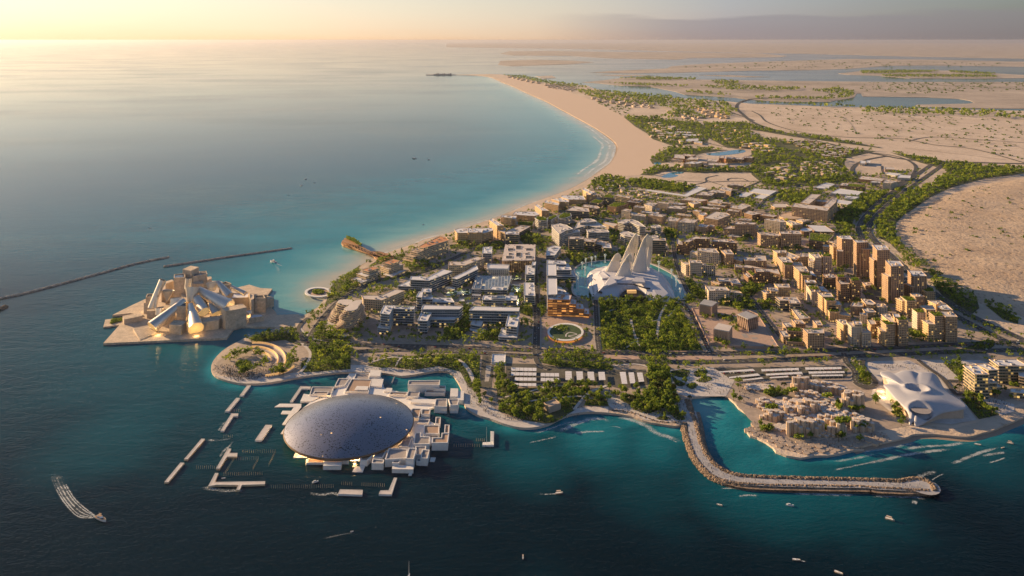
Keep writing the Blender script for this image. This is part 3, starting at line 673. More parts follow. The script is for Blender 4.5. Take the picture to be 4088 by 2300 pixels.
# ---- ground cover of the parks (dark soil and low planting)
PARKS = {
 'falcon_park': UU('F',[(1508,757),(1700,757),(1768,882),(1512,882)]),
 'axis': UU('F',[(1592,880),(1672,880),(1682,930),(1690,975),(1700,1000),(1712,1045),(1660,1046),(1600,1036),(1560,1005),(1632,990),(1632,930)]),
 'grove_a': UU('D3',[(380,640),(480,580),(700,590),(900,510),(1300,500),(1300,560),(1200,640),(1150,740),(950,865),(850,882),(640,850),(360,750)]),
 'grove_b': UU('D3',[(1260,640),(1470,595),(1495,700),(1240,695)]),
 'lot_north': UU('D3',[(785,210),(880,105),(1430,125),(1450,250),(1550,300),(1530,335),(1000,300),(785,250)]),
 'lot_west': UU('D3',[(315,300),(425,262),(425,420),(345,480),(480,520),(820,505),(700,575),(350,605)]),
 'promenade': UU('D2',[(970,110),(1100,55),(1930,22),(1925,330),(1830,330),(1755,190),(1560,140),(1330,175),(1180,150),(1060,155),(930,135)]),
 'amphitheatre': UU('D1',[(1440,130),(1783,130),(1783,390),(1340,420),(1345,330),(1430,265),(1405,205)]),
 'amphitheatre_north': UU('D1',[(880,165),(1060,75),(1340,60),(1560,40),(1783,60),(1783,120),(1420,125),(1330,180),(1200,130),(1000,148)]),
 'hotel_shore': UU('E1',[(150,570),(230,480),(420,350),(620,295),(570,390),(490,480),(520,520),(800,500),(780,560),(520,640),(400,740),(230,780),(60,860),(110,720),(200,650)]),
 'hotel_garden': UU('E1',[(1290,210),(1480,235),(1990,160),(1980,200),(1700,320),(1350,430),(1280,320),(1400,330)]),
 'pier_root': UU('E1',[(730,250),(850,170),(1000,110),(1130,100),(1290,60),(1270,160),(1140,135),(960,200)]),
 'mid_grove': UU('E2',[(590,880),(700,920),(720,1100),(700,1190),(500,1380),(260,1380),(280,1260),(480,1100)]),
 'court_grove': UU('E2',[(800,1330),(960,1220),(1200,1200),(1230,1290),(1120,1400),(800,1390)]),
 'tower_lane': UU('E2',[(1450,870),(1680,900),(1860,940),(1780,1030),(1560,1010),(1460,960)]),
 'pool_west': UU('G3',[(0,470),(330,560),(800,520),(1020,380),(1040,560),(560,600),(300,640),(180,720),(150,640)]),
 'pool_east': UU('G3',[(1490,600),(1700,600),(1900,680),(2030,900),(2250,1100),(2259,1300),(1960,1290),(2080,1200),(1990,960),(1840,780),(1640,680),(1500,650)]),
 'pool_front': UU('G3',[(20,900),(140,800),(150,900),(120,1050),(200,1220),(470,1230),(480,1290),(100,1170)]),
 'street_grove': UU('E4',[(1930,960),(2060,920),(2130,980),(2110,1080),(2140,1200),(2010,1210),(1990,1100)]),
 'centre_grove': UU('E3',[(2000,870),(2180,800),(2360,890),(2400,960),(2390,1060),(2290,970),(2100,940)]),
 'hotel_court': UU('E3',[(940,960),(1110,940),(1800,920),(1800,1010),(1600,1050),(1350,1060),(1200,1010),(960,1020)]),
 'abraham_grove': UU('E6',[(1030,560),(1320,590),(1180,700),(1230,830),(1420,830),(1540,880),(1300,930),(1080,910),(900,940),(880,880),(640,850),(720,780),(1010,780),(1040,660)]),
 'mid_street': UU('E6',[(60,500),(200,480),(420,620),(500,740),(440,830),(330,760),(130,830),(150,700)]),
 'roundabout': UU('D5',[(220,230),(290,225),(330,300),(440,390),(440,450),(370,462),(275,425),(285,330)]),
 'terrace_east': UU('D5',[(1290,585),(1470,580),(1560,650),(1660,740),(1470,785),(1360,660)]),
 'terrace_north': UU('D5',[(1120,240),(1330,250),(1330,420),(1300,410)]),
 'tower_east': UU('E7',[(1380,330),(1500,350),(1640,560),(1900,700),(2200,900),(2480,1040),(2512,1449),(2400,1300),(2100,1080),(1950,900),(1600,700),(1520,500)]),
 'wood_east': UU('C8',[(1460,5),(1650,0),(1500,100),(1400,200),(1388,280),(1440,400),(1560,510),(1700,625),(1850,740),(2110,850),(2140,960),(2080,1010),(1900,940),(1800,840),(1600,560),(1430,470),(1350,390),(1225,320),(1215,200),(1300,110)]),
 'wood_west': UU('C8',[(950,60),(1110,10),(1130,90),(1020,170),(985,320),(900,300),(850,220),(870,100)]),
 'wood_median': UU('C8',[(1150,130),(1215,110),(1140,240),(1140,400),(1085,330),(1095,200)]),
 'wood_road': UU('C8',[(2190,930),(2330,960),(2490,1050),(2480,1100),(2350,1060)]),
 'wood_corner': UU('C8',[(1960,1330),(2180,1245),(2280,1285),(2200,1365),(2010,1365)]),
 'estate_wood': UU('C3',[(1295,1090),(1420,1070),(1700,1110),(1900,1130),(2010,1150),(1880,1205),(1600,1180),(1350,1150)]),
 'estate_strip': UU('C3',[(1430,1025),(1560,950),(1800,950),(2200,960),(2560,960),(2640,1000),(2000,1005),(1700,985),(1550,1035)]),
 'resort_west': UU('C3',[(1530,870),(1640,790),(1750,740),(2330,770),(2100,800),(1700,900),(1560,915)]),
 'resort_north': UU('C3',[(1260,430),(1420,440),(1700,460),(2000,480),(2150,560),(2140,640),(2120,700),(1820,720),(1740,720),(1560,660),(1500,600),(1380,530)]),
 'resort_mid': UU('C3',[(2080,490),(2560,490),(2576,760),(2330,750),(2120,640)]),
 'resort_far': UU('C3',[(1720,400),(1820,350),(2000,380),(2120,450),(1950,440)]),
 'beach_edge': UU('C3',[(930,1105),(1080,1030),(1160,1055),(1290,1080),(1280,1180),(960,1190)]),
 'verge': UU('C4',[(0,475),(300,540),(700,592),(1200,680),(1250,695),(900,650),(400,585),(0,515)]),
 'villa_green': UU('C4',[(0,680),(260,700),(500,730),(880,800),(880,900),(1040,950),(1000,1000),(600,1050),(130,1050),(0,940)]),
 'villa_green_far': UU('C4',[(0,550),(140,600),(500,640),(1000,700),(1180,720),(880,790),(560,740),(0,660)]),
 'interchange': UU('C4',[(1310,730),(1700,800),(2200,862),(2576,885),(2576,930),(2200,980),(1900,1060),(1700,1150),(1480,1302),(1250,1290),(1440,1100),(1700,1040),(1860,900),(1600,830)]),
 'interchange_west': UU('C4',[(1010,1120),(1330,1100),(1390,1060),(1420,1100),(1160,1302),(860,1302),(900,1200)]),
 'campus': UU('C4',[(450,1100),(700,1080),(560,1180),(440,1240),(250,1170),(280,1090)])}
for k, p in PARKS.items():
    q = MB(); q.flat(p, GZ + .30 + .004 * list(PARKS).index(k)); structure(q.build('park_ground',['lawn']))
LAGOONS = []
for p in (UU('C3',[(2110,810),(2280,790),(2400,770),(2510,775),(2480,800),(2300,825),(2180,828)]), UU('C3',[(1650,1050),(1720,1010),(1820,995),(1880,995),(1860,1012),(1780,1020),(1825,1035),(1750,1055)]), UU('C3',[(1570,905),(1620,895),(1645,915),(1600,925)]),
          UU('C4',[(230,660),(330,655),(430,680),(480,690),(460,710),(380,715),(280,690)]), UU('C4',[(395,775),(440,750),(495,765),(490,785),(420,790)]), UU('C4',[(100,860),(180,845),(225,860),(140,885)])):
    q = MB(); q.flat(smooth(p, 3, True), GZ + .45); structure(q.build('lagoon',['lagoon'])); LAGOONS.append(offset(smooth(p, 3, True), 6))

def dunes():
    """the rippled sand field beyond the motorway"""
    edge = UU('F',[(2640,445),(2560,452),(2480,463),(2420,477),(2360,502),(2295,535),(2262,560),(2254,590),(2262,640),(2285,678),(2335,708),(2400,738),(2470,764),(2580,800),(3100,960),(3400,700),(3100,430)])
    e = smooth(edge, 3, True)
    A = np.asarray(e); x0, y0 = A.min(0); x1, y1 = A.max(0); st = 9.0
    gx, gy = np.meshgrid(np.arange(x0, x1, st), np.arange(y0, y1, st)); px, py = gx.ravel(), gy.ravel()
    ins = inside(px, py, e); d = seg_dist(px, py, e + [e[0]])
    h = 7 * (1 - np.exp(-d / 60)) + 1.6 * np.sin(px * .021 + 2 * np.sin(py * .006)) * np.sin(py * .013 + 1.3 * np.sin(px * .004)) * np.clip(d / 60,0,1) + .5 * np.sin(px * .07 + py * .05)* np.clip(d / 60,0,1)
    z = np.where(ins, GZ + .3 + h, GZ - 1.0)
    v = np.stack([px, py, z], 1); n0, n1 = gx.shape; idx = np.arange(n0 * n1).reshape(n0, n1)
    f = np.stack([idx[:-1, :-1], idx[:-1,1:], idx[1:, 1:], idx[1:, :-1]], -1).reshape(-1,4)
    f = f[ins[f].any(1)]
    me = bpy.data.meshes.new('dunes'); me.from_pydata(v.tolist(), [], f.tolist()); me.polygons.foreach_set('use_smooth',[True] * len(f))
    m, n, b = principled('dune_sand')
    g = n.nodes.new('ShaderNodeNewGeometry'); p = g.outputs['Position']
    mp = n.nodes.new('ShaderNodeMapping'); mp.inputs['Scale'].default_value = (1,.7,1); mp.inputs['Rotation'].default_value = (0,0,.5); n.links.new(p, mp.inputs[0])
    a = noise(n, .006,4, p); c = noise(n, .11,5, mp.outputs[0], .7); dd = noise(n, .03,3, p)
    r = ramp(n, a.outputs[0],[(.3, (.40,.29,.21)),(.7, (.52,.40,.30))])
    sp = ramp(n, c.outputs[0],[(.36, (.26,.23,.20)),(.46, (1,1,1))])
    mx = n.nodes.new('ShaderNodeMix'); mx.data_type = 'RGBA'; mx.blend_type = 'MULTIPLY'; mx.inputs[0].default_value = .8
    n.links.new(r.outputs[0], mx.inputs[6]); n.links.new(sp.outputs[0], mx.inputs[7]); n.links.new(mx.outputs[2], b.inputs['Base Color']); b.inputs['Roughness'].default_value = .95
    k = n.nodes.new('ShaderNodeBump'); k.inputs['Distance'].default_value = 3.2
    n.links.new(math_n(n, 'ADD', c.outputs[0], dd.outputs[0]), k.inputs['Height']); n.links.new(k.outputs[0], b.inputs['Normal'])
    me.materials.append(m); structure(link('dunes', me))
dunes()

# ---- the evening haze that swallows the far shore
def haze():
    q = MB(); q.prism([(-260000,-6000),(260000,-6000),(260000,230000),(-260000,230000)], -4.0, H + 25,0,0, True)
    m = bpy.data.materials.new('evening_haze'); m.use_nodes = True; n = m.node_tree; n.nodes.clear()
    pv = n.nodes.new('ShaderNodeVolumePrincipled'); o = n.nodes.new('ShaderNodeOutputMaterial')
    pv.inputs['Color'].default_value = (.52,.53,.62,1); pv.inputs['Density'].default_value = HAZE_DENSITY; pv.inputs['Anisotropy'].default_value = .50
    n.links.new(pv.outputs[0], o.inputs['Volume'])
    ob = q.build('haze',[m]); tag(ob, kind='stuff'); m.cycles.homogeneous_volume = True
HAZE_DENSITY = 1.15e-5
haze()
# ------------------------------------------------------------------ BUILDINGS
FOOT = list(LAGOONS)                                            # footprints, so that no tree stands in a building
STYLE = {                                            # wall, floor edge, overhang, storey, roof
 'glass': ('f_glass', 'slab_white',1.3,4.8, 'roof_white'),'teal': ('f_teal', 'slab_stone',1.1,4.8, 'roof'),'light': ('f_light', 'slab_cream',1.1,4.6, 'roof'),
 'stone': ('f_stone', 'slab_stone', .6,4.3, 'roof'),'white': ('f_white', 'slab_cream', .4,4.3, 'roof'),'brown': ('f_brown', 'slab_brown', .8,4.3, 'roof'),
 'gold': ('f_gold', 'slab_cream',1.0,4.3, 'roof'),'tower': ('f_tower', 'slab_stone', .35,4.2, 'roof'),'copper': ('f_copper', 'slab_copper',1.1,4.8, 'roof'),
 'curve': ('f_curve', 'slab_white',1.4,4.8, 'roof'),'hotel': ('f_light', 'slab_cream',1.6,4.4, 'roof_orange'),'resort': ('f_gold', 'slab_cream',1.6,4.6, 'roof_white'),
 'villa': ('f_villa', 'slab_cream', .3,3.6, 'roof'),'shed': ('f_white', 'slab_white', .2,5.0, 'roof_white'),'grid': ('f_glass', 'slab_white', .5,4.5, 'glass_grid'),
 'green': ('f_green', 'slab_cream',1.2,4.8, 'roof_white'),'plain': ('f_plain', 'slab_stone', .0,9.0, 'roof')}

def leaf_patch(poly, z, dens, hmax, size, name, parent):
    """a bed of low planting: leaf-sized faces spread over a polygon"""
    A = np.asarray(poly); a = abs(area(poly)); n = int(min(900, max(24, a * dens)))
    x0, y0 = A.min(0); x1, y1 = A.max(0); P = RNG.uniform((x0, y0),(x1, y1),(n * 4,2))
    P = P[inside(P[:, 0], P[:, 1], poly)][:n]
    if len(P) < 4: return None
    lump = .5 + .5 * np.sin(P[:, 0] * .55 + 1.7) * np.sin(P[:, 1] * .6)
    z_ = z + RNG.uniform(.1,1, len(P)) * hmax * (.35 + .65 * lump)
    cen = np.stack([P[:, 0], P[:, 1], z_], 1); nor = RNG.normal(size=(len(P), 3)) * .7 + (0,0,.8)
    me = quads_mesh(name, cen, nor, RNG.uniform(.6,1.25, len(P)) * size, np.clip(RNG.normal(.45,.22, len(P)) + .25 * (lump - .5), 0,1), ['leaf'])
    return link(name, me, parent)

def footprint(v, g=GZ):
    c, h, pts = v[0], v[1], v[2]
    z = hgt(c, pts[0][0], pts[0][1], h, g)
    P = UU(c, pts, z)
    if len(P) == 3: P.append((P[1][0] + P[2][0] - P[0][0], P[1][1] + P[2][1] - P[0][1]))
    return ccw(P), z

def volume(root, poly, z, style, flags='', g=GZ, base=None):
    """one block of a building: wall, floor edges, roof and what stands on it, as parts of root"""
    wall, slab, over, st, roof = STYLE[style]
    if 'o' in flags: roof = 'roof_orange'
    if 't' in flags: roof = 'roof_tan'
    if 'w' in flags: roof = 'roof_white'
    if 's' in flags: roof = 'roof_solar'
    ox, oy, oz = root.location; g0 = g if base is None else base
    loc = [(x - ox, y - oy) for x, y in poly]
    FOOT.append(poly)
    if z - g0 < 2.5: z = g0 + 2.5
    n = max(1, round((z - g0) / st)); dz = (z - g0) / n
    q = MB(); q.prism(loc, g0 - oz - (.3 if base is None else -.02), z - oz - .35,0, None); q.build('wall',[wall], root)
    if over > 0 and n > 1:
        q = MB(); q.prism(offset(loc, over), -.34,.34,0,0, True); me = q.mesh('floor_slab',[slab])
        for k in range(1, n): link('floor_slab', me, root, (0,0, g0 - oz + k * dz))
    q = MB(); out = offset(loc, over + .15); inn = offset(loc, over - .75)
    q.prism(out, z - oz - .7, z - oz, 0,1, True); q.ring(out, inn, z - oz, z - oz + .7,0)
    q.build('roof',[slab, roof], root)
    cx, cy = centre(loc); A = abs(area(loc)); rs = random.Random(int(abs(cx * 13 + cy * 7 + ox + oy)))
    inner = offset(loc, -1.6)
    if 'g' in flags:
        q = MB(); q.flat(inner, z - oz + .12); q.build('roof_bed',['roof_green'], root)
        ob = leaf_patch(inner, z - oz + .2,1.1,2.2,1.7, 'roof_garden', root)
    elif A > 160 and 'c' not in flags:
        P = np.asarray(loc); e = max(range(len(loc)), key=lambda i: math.dist(loc[i], loc[(i + 1) % len(loc)]))
        rz = math.atan2(loc[(e + 1) % len(loc)][1] - loc[e][1], loc[(e + 1) % len(loc)][0] - loc[e][0])
        for k in range(min(8,2 + int(A / 280))):
            for _ in range(8):
                x, y = rs.uniform(P[:, 0].min(), P[:, 0].max()), rs.uniform(P[:, 1].min(), P[:, 1].max())
                if all(inside(np.array([x + a]), np.array([y + b]), offset(loc, -1.5))[0] for a, b in ((3,2),(-3,2),(3,-2),(-3,-2))):
                    q = MB(); q.box((x, y, z - oz - .02),(rs.uniform(3,6.5), rs.uniform(2,4), rs.uniform(1.2,2.6)), rz, 0); q.build('roof_unit',['unit' if rs.random() < .6 else slab], root); break
    if 'p' in flags:                                  # a planted terrace along the roof edge
        a, b = inner[0], inner[1]; m = [(a[0] + (cx - a[0]) * .45, a[1] + (cy - a[1]) * .45),(b[0] + (cx - b[0]) * .45, b[1] + (cy - b[1]) * .45)]
        leaf_patch([a, b, m[1], m[0]], z - oz + .1,1.0,1.6,1.4, 'roof_garden', root)

def B(name, cat, label, style, vols, group=None, g=GZ):
    P0, z0 = footprint(vols[0], g); cx, cy = centre(P0)
    root = empty(name, (cx, cy, g), label, cat, group)
    for v in vols:
        P, z = footprint(v, g); fl = v[3] if len(v) > 3 else ''
        base = None
        if len(v) > 4: base = z - v[4]; 
        volume(root, P, z, v[5] if len(v) > 5 else style, fl, g, base)
    return root

def bulk():
    O, A_, Hh = 'office_building', 'apartment_building', 'hotel'
    # --- shore hotels and the cultural quarter on the left
    B(Hh, 'hotel', 'terraced cream hotel with terracotta roof, the lower left one of the shore pair', 'hotel',[('E1',150, [(740,325),(645,300),(790,257),(890,274)]),('E1',95, [(700,405),(565,360),(640,335),(930,320)], 'w'),('E1',45, [(620,500),(490,450),(580,400),(760,450)], 'w')])
    B(Hh, 'hotel', 'cream lattice hotel with terracotta roof beside the timber pier', 'hotel',[('E1',175, [(1085,215),(968,190),(1110,140),(1210,165)]),('E1',110, [(1050,290),(925,245),(1000,215),(1275,212)], 'w'),('E1',30, [(1090,410),(930,360),(1100,330),(1320,305)], 'w')])
    B(Hh, 'hotel', 'long stepped beach hotel under a swept orange brown roof', 'hotel',[('E3',200, [(545,1005),(470,985),(790,832),(880,842),(925,885)], 'o'),('E3',170, [(450,1082),(345,1058),(490,985),(610,1008)], 't'),('E3',120, [(390,1145),(275,1118),(370,1075),(520,1105)], 't'),('E3',55, [(370,1220),(232,1180),(300,1135),(500,1165)], 't'),('E3',40, [(740,1130),(660,1095),(700,1060),(800,1080)], 't')])
    B(Hh, 'hotel', 'wide glazed beach hotel with brown plinth and setback white top', 'resort',[('E3',165, [(1470,780),(1065,772),(1030,725),(1100,703),(1600,700),(1615,735)]),('E3',190, [(1440,768),(1240,765),(1240,702),(1460,705)], 'w'),('E3',50, [(1480,900),(1060,895),(1060,840),(1610,840)], '',14, 'brown')])
    B(Hh, 'hotel', 'tall narrow beach hotel slab with white sloping roof beside the wide glazed hotel', 'gold',[('E3',200, [(1680,662),(1563,577),(1600,553),(1780,660)], 'w'),('E3',130, [(1800,775),(1700,740),(1720,690),(1810,705)])])
    B(Hh, 'hotel', 'white banded beach hotel between two narrow hotel slabs', 'resort',[('E3',130, [(1960,562),(1738,535),(1760,498),(1975,512)]),('E3',150, [(1900,545),(1770,530),(1790,502),(1920,515)], 'w')])
    B(Hh, 'hotel', 'long low beach hotel with glazed front and pale roof', 'resort',[('E3',110, [(2250,512),(1925,492),(1960,447),(2270,447),(2330,490)]),('E3',45, [(2230,660),(1985,650),(1990,600),(2250,605)], 'g')])
    B(Hh, 'hotel', 'narrow golden beach hotel slab at the top of the beach road', 'gold',[('E3',130, [(2370,428),(2262,350),(2300,330),(2480,432)], 'w')])
    B(Hh, 'hotel', 'white lattice beach hotel beyond the narrow golden slab', 'resort',[('E4',120, [(300,540),(95,502),(115,463),(315,512)])])
    B(Hh, 'hotel', 'double winged white beach hotel with thin columns', 'resort',[('E4',125, [(460,490),(320,482),(205,443),(340,428),(465,470)])])
    B(Hh, 'hotel', 'broad white roofed beach hotel next to the last beach tower', 'resort',[('E4',90, [(720,452),(460,452),(340,410),(375,388),(685,395)])])
    B(Hh, 'hotel', 'last white beach tower with slanted roof before the open beach', 'gold',[('E4',125, [(805,368),(683,300),(700,270),(862,342)], 'w'),('E4',115, [(890,382),(738,378),(740,350),(890,350)])])
    B(O, 'offices', 'dark slanted glass block behind the round glass tower', 'teal',[('E3',100, [(2025,765),(1830,742),(2050,660),(2190,675)])])
    B(O, 'offices', 'rounded green glass tower behind the perforated canopy museum', 'teal',[('E3',175, [(2010,800),(1808,796),(1805,760),(1900,745),(2020,757)], 'w')])
    B(O, 'offices', 'slim glass tower left of the perforated canopy museum', 'glass',[('E3',175, [(1590,1090),(1455,1086),(1470,995),(1598,990)])])
    B(O, 'offices', 'pale office bar bent in plan behind the terraced rounded building', 'light',[('E1',200, [(945,768),(660,748),(640,700),(800,695),(915,705),(1150,603),(1290,622)])])
    B(O, 'offices', 'bent glass office bar with planted roof edge above the lit gardens', 'glass',[('E1',205, [(1670,465),(1385,450),(1400,405),(1560,405),(1650,425),(1890,298),(2020,325)], 'w'),('E1',100, [(1640,565),(1200,548),(1390,455),(1660,470)])])
    B(O, 'offices', 'upper bent office bar with cream end wall, farthest up the slope', 'light',[('E2',190, [(600,230),(352,226),(365,175),(545,180),(780,100),(898,116)])])
    B(O, 'offices', 'narrow grey glass office bar with rooftop housings facing the atrium block', 'glass',[('E2',170, [(480,442),(412,426),(640,318),(780,232),(800,290)], 'w')])
    B(O, 'offices', 'blue glass twin block with planted terraces beside the rounded terraced building', 'glass',[('E1',300, [(1055,985),(925,970),(985,852),(1122,855)], 'w'),('E1',100, [(1050,1205),(888,1190),(930,1120),(1080,1140)], 'p'),('E1',260, [(1430,905),(1105,897),(1125,855),(1447,870)], 'p')])
    B(O, 'offices', 'white roofed glass block with zigzag prow, left of the courtyard grove', 'glass',[('E1',245, [(2135,908),(1563,906),(1590,848),(2185,866)], 'wc'),('E1',205, [(1640,1085),(1508,1080),(1560,955),(1702,966)], 'p'),('E1',130, [(2060,1065),(1690,1060),(1700,1000),(2120,1010)], 'c')])
    B(O, 'offices', 'white roofed glass block with stepped terraces, right of the courtyard grove', 'glass',[('E2',240, [(1425,936),(680,922),(745,868),(1437,886)], 'wc'),('E2',200, [(1400,1180),(1240,1162),(1278,1000),(1435,1000)], 'p'),('E2',70, [(1395,1345),(1130,1330),(1180,1200),(1400,1210)], 'p'),('E2',25, [(865,1278),(680,1225),(740,1135),(915,1222)], 'p'),('E2',85, [(845,1165),(700,1140),(735,1060),(890,1065)], 'p')])
    B(O, 'offices', 'slim blue glass stack with small square roof light above the zigzag block', 'glass',[('E1',260, [(1555,722),(1484,716),(1524,640),(1570,642)], 'w'),('E1',190, [(1725,752),(1560,747),(1580,700),(1720,702)], 'w'),('E1',240, [(1700,642),(1560,640),(1580,590),(1702,592)], 'w'),('E1',100, [(2055,800),(1730,796),(1740,738),(2012,735)], 'w')])
    B(O, 'offices', 'square atrium block with lit gridded glass roof', 'grid',[('E2',100, [(1255,612),(712,597),(780,393),(1322,395)], 'c'),('E2',112, [(1180,612),(985,600),(1010,560),(1200,565)], 'w'),('E2',112, [(845,590),(745,585),(800,420),(870,425)], 's')])
    B('concert_hall', 'hall', 'white hall with gently vaulted roof and ribbed front', 'shed',[('E2',130, [(1285,302),(943,292),(950,207),(1290,217)], 'wc'),('E2',140, [(1270,285),(960,278),(962,218),(1275,228)], 'wc',6)])
    B(O, 'offices', 'low blue roofed glass block with lit rooms behind the stepped terraces', 'glass',[('E2',115, [(1400,768),(880,760),(895,700),(1400,705)], ''),('E2',135, [(1220,745),(1020,740),(1030,700),(1230,705)], 's')])
    B(O, 'offices', 'slender white stepped block beside the paved mall, upper one', 'glass',[('E2',155, [(1668,372),(1540,365),(1545,235),(1672,236)], 'w'),('E2',190, [(1680,228),(1640,228),(1650,180),(1692,180)], 'w')])
    B(O, 'offices', 'slender white stepped block beside the paved mall, lower one', 'glass',[('E2',170, [(1680,700),(1525,690),(1522,502),(1662,502)], 'w')])
    B(O, 'offices', 'upper white roofed tower slab on the right of the mall', 'glass',[('E2',290, [(2005,388),(1873,386),(1873,220),(2002,221)], 'wc'),('E2',175, [(2240,300),(2010,300),(2010,222),(2190,205)], 'w'),('E2',90, [(2310,405),(2010,402),(2010,330),(2270,312)], 'w')])
    B(O, 'offices', 'lower white roofed tower slab behind the copper block', 'glass',[('E2',310, [(2017,676),(1878,682),(1878,436),(2012,440)], 'wc'),('E2',120, [(2200,680),(2020,672),(2020,560),(2080,570)], 'w')])
    B(O, 'offices', 'white topped glass block at the head of the mall', 'glass',[('E2',200, [(2160,212),(1873,203),(1876,155),(2142,166)], 'w')])
    B(O, 'offices', 'wedge of blue glass at the top of the mall near the pool', 'glass',[('E4',115, [(245,1312),(122,1312),(140,1198),(240,1165),(340,1187)], 'w')])
    B(O, 'offices', 'copper coloured stepped block glowing orange above the oval garden', 'copper',[('E2',262, [(2220,762),(1888,757),(1895,690),(2242,692)], 'w'),('E2',200, [(2310,832),(2215,826),(2225,742),(2320,765)], 'w'),('E2',130, [(2440,905),(2305,898),(2310,815),(2420,830)], 'w'),('E2',60, [(2515,985),(2435,978),(2440,890),(2515,900)], 'w')])
    # --- curved blocks and glass hotel behind the winged museum
    B(A_, 'apartments', 'curving white banded block with roof lawn nearest the beach hotels', 'curve',[('E4',155, [(128,782),(0,772),(-50,742),(-20,715),(70,720),(132,745)], 'g'),('E4',120, [(190,770),(140,762),(150,728),(268,690),(292,712)], 'g')])
    B(A_, 'apartments', 'small curving white block with roof lawn and spiral parapet', 'curve',[('E4',120, [(420,735),(308,742),(320,698),(382,660),(492,668),(502,705)], 'g')])
    B(A_, 'apartments', 'tall swooping banded block, left of the glass crescent hotel', 'curve',[('E4',230, [(320,985),(215,870),(208,845),(320,823),(425,850),(525,905),(415,930)]),('E4',175, [(540,962),(330,1012),(318,988),(478,925),(622,923),(630,948)])])
    B(A_, 'apartments', 'wide hill shaped banded block with wavy terraces', 'curve',[('E4',130, [(760,850),(560,900),(610,800),(740,752),(850,765),(900,800),(1040,880),(900,880)]),('E4',165, [(790,798),(640,805),(640,785),(720,747),(800,750),(890,788)])])
    B(A_, 'apartments', 'rounded banded slab right behind the glass crescent hotel', 'curve',[('E4',160, [(900,962),(768,952),(748,920),(880,904),(1060,924),(1084,955)])])
    B(Hh, 'hotel', 'dark glass crescent hotel with sloping side and green pool court', 'teal',[('E4',235, [(610,1062),(468,1058),(475,1025),(702,1028),(685,1062)]),('E4',150, [(860,1110),(600,1085),(680,1040),(900,1065)]),('E4',110, [(1000,1160),(850,1130),(880,1075),(1060,1108)]),('E4',110, [(1120,1200),(988,1195),(1000,1118),(1102,1130)], '',200, 'green')])
    B(A_, 'apartments', 'winged banded block directly behind the tallest steel wings', 'curve',[('E4',135, [(1330,1012),(1262,975),(1300,948),(1372,945),(1440,970),(1565,1010),(1450,1032)])])
    B(A_, 'apartments', 'round drum block with stacked banded floors', 'curve',[('E4',125, [(1812,890),(1752,878),(1738,862),(1780,846),(1842,845),(1886,863),(1872,880)])])
    B(A_, 'apartments', 'long rippling banded block below the white stone courtyard block', 'curve',[('E4',155, [(1310,822),(1228,802),(1330,756),(1450,764),(1530,790),(1645,872),(1560,864),(1410,802)])])
    B(A_, 'apartments', 'low round roofed block at the right of the steel wings', 'curve',[('E4',70, [(1780,1045),(1712,1025),(1765,1005),(1830,1010),(1845,1030)])])
    B(Hh, 'hotel', 'dark glass block with slanted side right of the steel wings', 'teal',[('E4',235, [(1960,1086),(1748,1082),(1760,1050),(1952,1050)]),('E4',120, [(1985,1200),(1860,1190),(1870,1130),(1970,1130)])])
    B('pavilion', 'pavilion', 'plain pink wedge shaped pavilion among the banded blocks', 'plain',[('E4',75, [(1165,872),(1000,822),(1008,795),(1232,830)], 'c')])
    B(O, 'offices', 'dark glass block with faceted roofs below the broad beach hotel', 'teal',[('E4',130, [(780,640),(430,620),(545,555),(770,590)])])
    B(O, 'offices', 'dark flat block right of the faceted glass block', 'teal',[('E4',110, [(900,592),(680,560),(702,530),(900,550),(945,582)])])
    B(O, 'offices', 'small glass block with round roof lawn behind the last beach tower', 'teal',[('E4',85, [(960,512),(788,500),(870,450),(1002,470)], 'g')])
    B(O, 'offices', 'lattice fronted block with roof lawn, left one of the garden pair', 'teal',[('E4',135, [(1160,432),(1000,420),(1030,375),(1172,392)], 'g')])
    B(O, 'offices', 'lattice fronted block with roof lawn, right one of the garden pair', 'teal',[('E4',115, [(1400,432),(1188,392),(1220,363),(1422,402)], 'p')])
    B(O, 'offices', 'long brown banded block with big square roof lawn', 'brown',[('E4',115, [(1200,572),(1068,550),(1170,495),(1388,515)], 'g')])
    B(O, 'offices', 'dark banded block with stepped grey roofs above the stone courtyard block', 'brown',[('E4',100, [(1550,502),(1358,490),(1470,430),(1612,460)]),('E4',115, [(1520,470),(1430,462),(1480,438),(1570,452)])])
    # --- stone and white courtyard blocks in the centre
    B(A_, 'apartments', 'white gridded courtyard block with four unequal towers and pale inner roof', 'white',[('E4',135, [(1412,640),(1278,620),(1340,595),(1442,610)]),('E4',110, [(1640,715),(1420,690),(1430,640),(1660,690)]),('E4',125, [(1900,722),(1688,690),(1740,668),(1972,690)], '',200, 'stone'),('E4',112, [(1620,582),(1468,570),(1500,545),(1642,560)], '',200, 'gold'),('E4',65, [(1850,672),(1570,650),(1600,628),(1862,650)], 'w')])
    B(A_, 'apartments', 'tall white gridded U shaped block behind the four tower courtyard', 'white',[('E4',112, [(1750,562),(1628,530),(1690,490),(1842,510)]),('E4',112, [(2000,522),(1838,500),(1850,485),(2022,500)]),('E4',60, [(1860,610),(1720,600),(1740,585),(1880,590)], 'w')])
    B(A_, 'apartments', 'grey block with ring shaped court and golden inner wall', 'stone',[('E4',92, [(2200,602),(1978,580),(2040,545),(2292,560)]),('E4',70, [(2190,532),(2060,522),(2100,500),(2292,520)], 'w')])
    B(A_, 'apartments', 'pale stone block with golden corner facing the sand lot', 'gold',[('E5',72, [(370,482),(58,455),(180,415),(492,460)], '',200, 'stone'),('E5',92, [(270,528),(188,500),(300,470),(378,500)])])
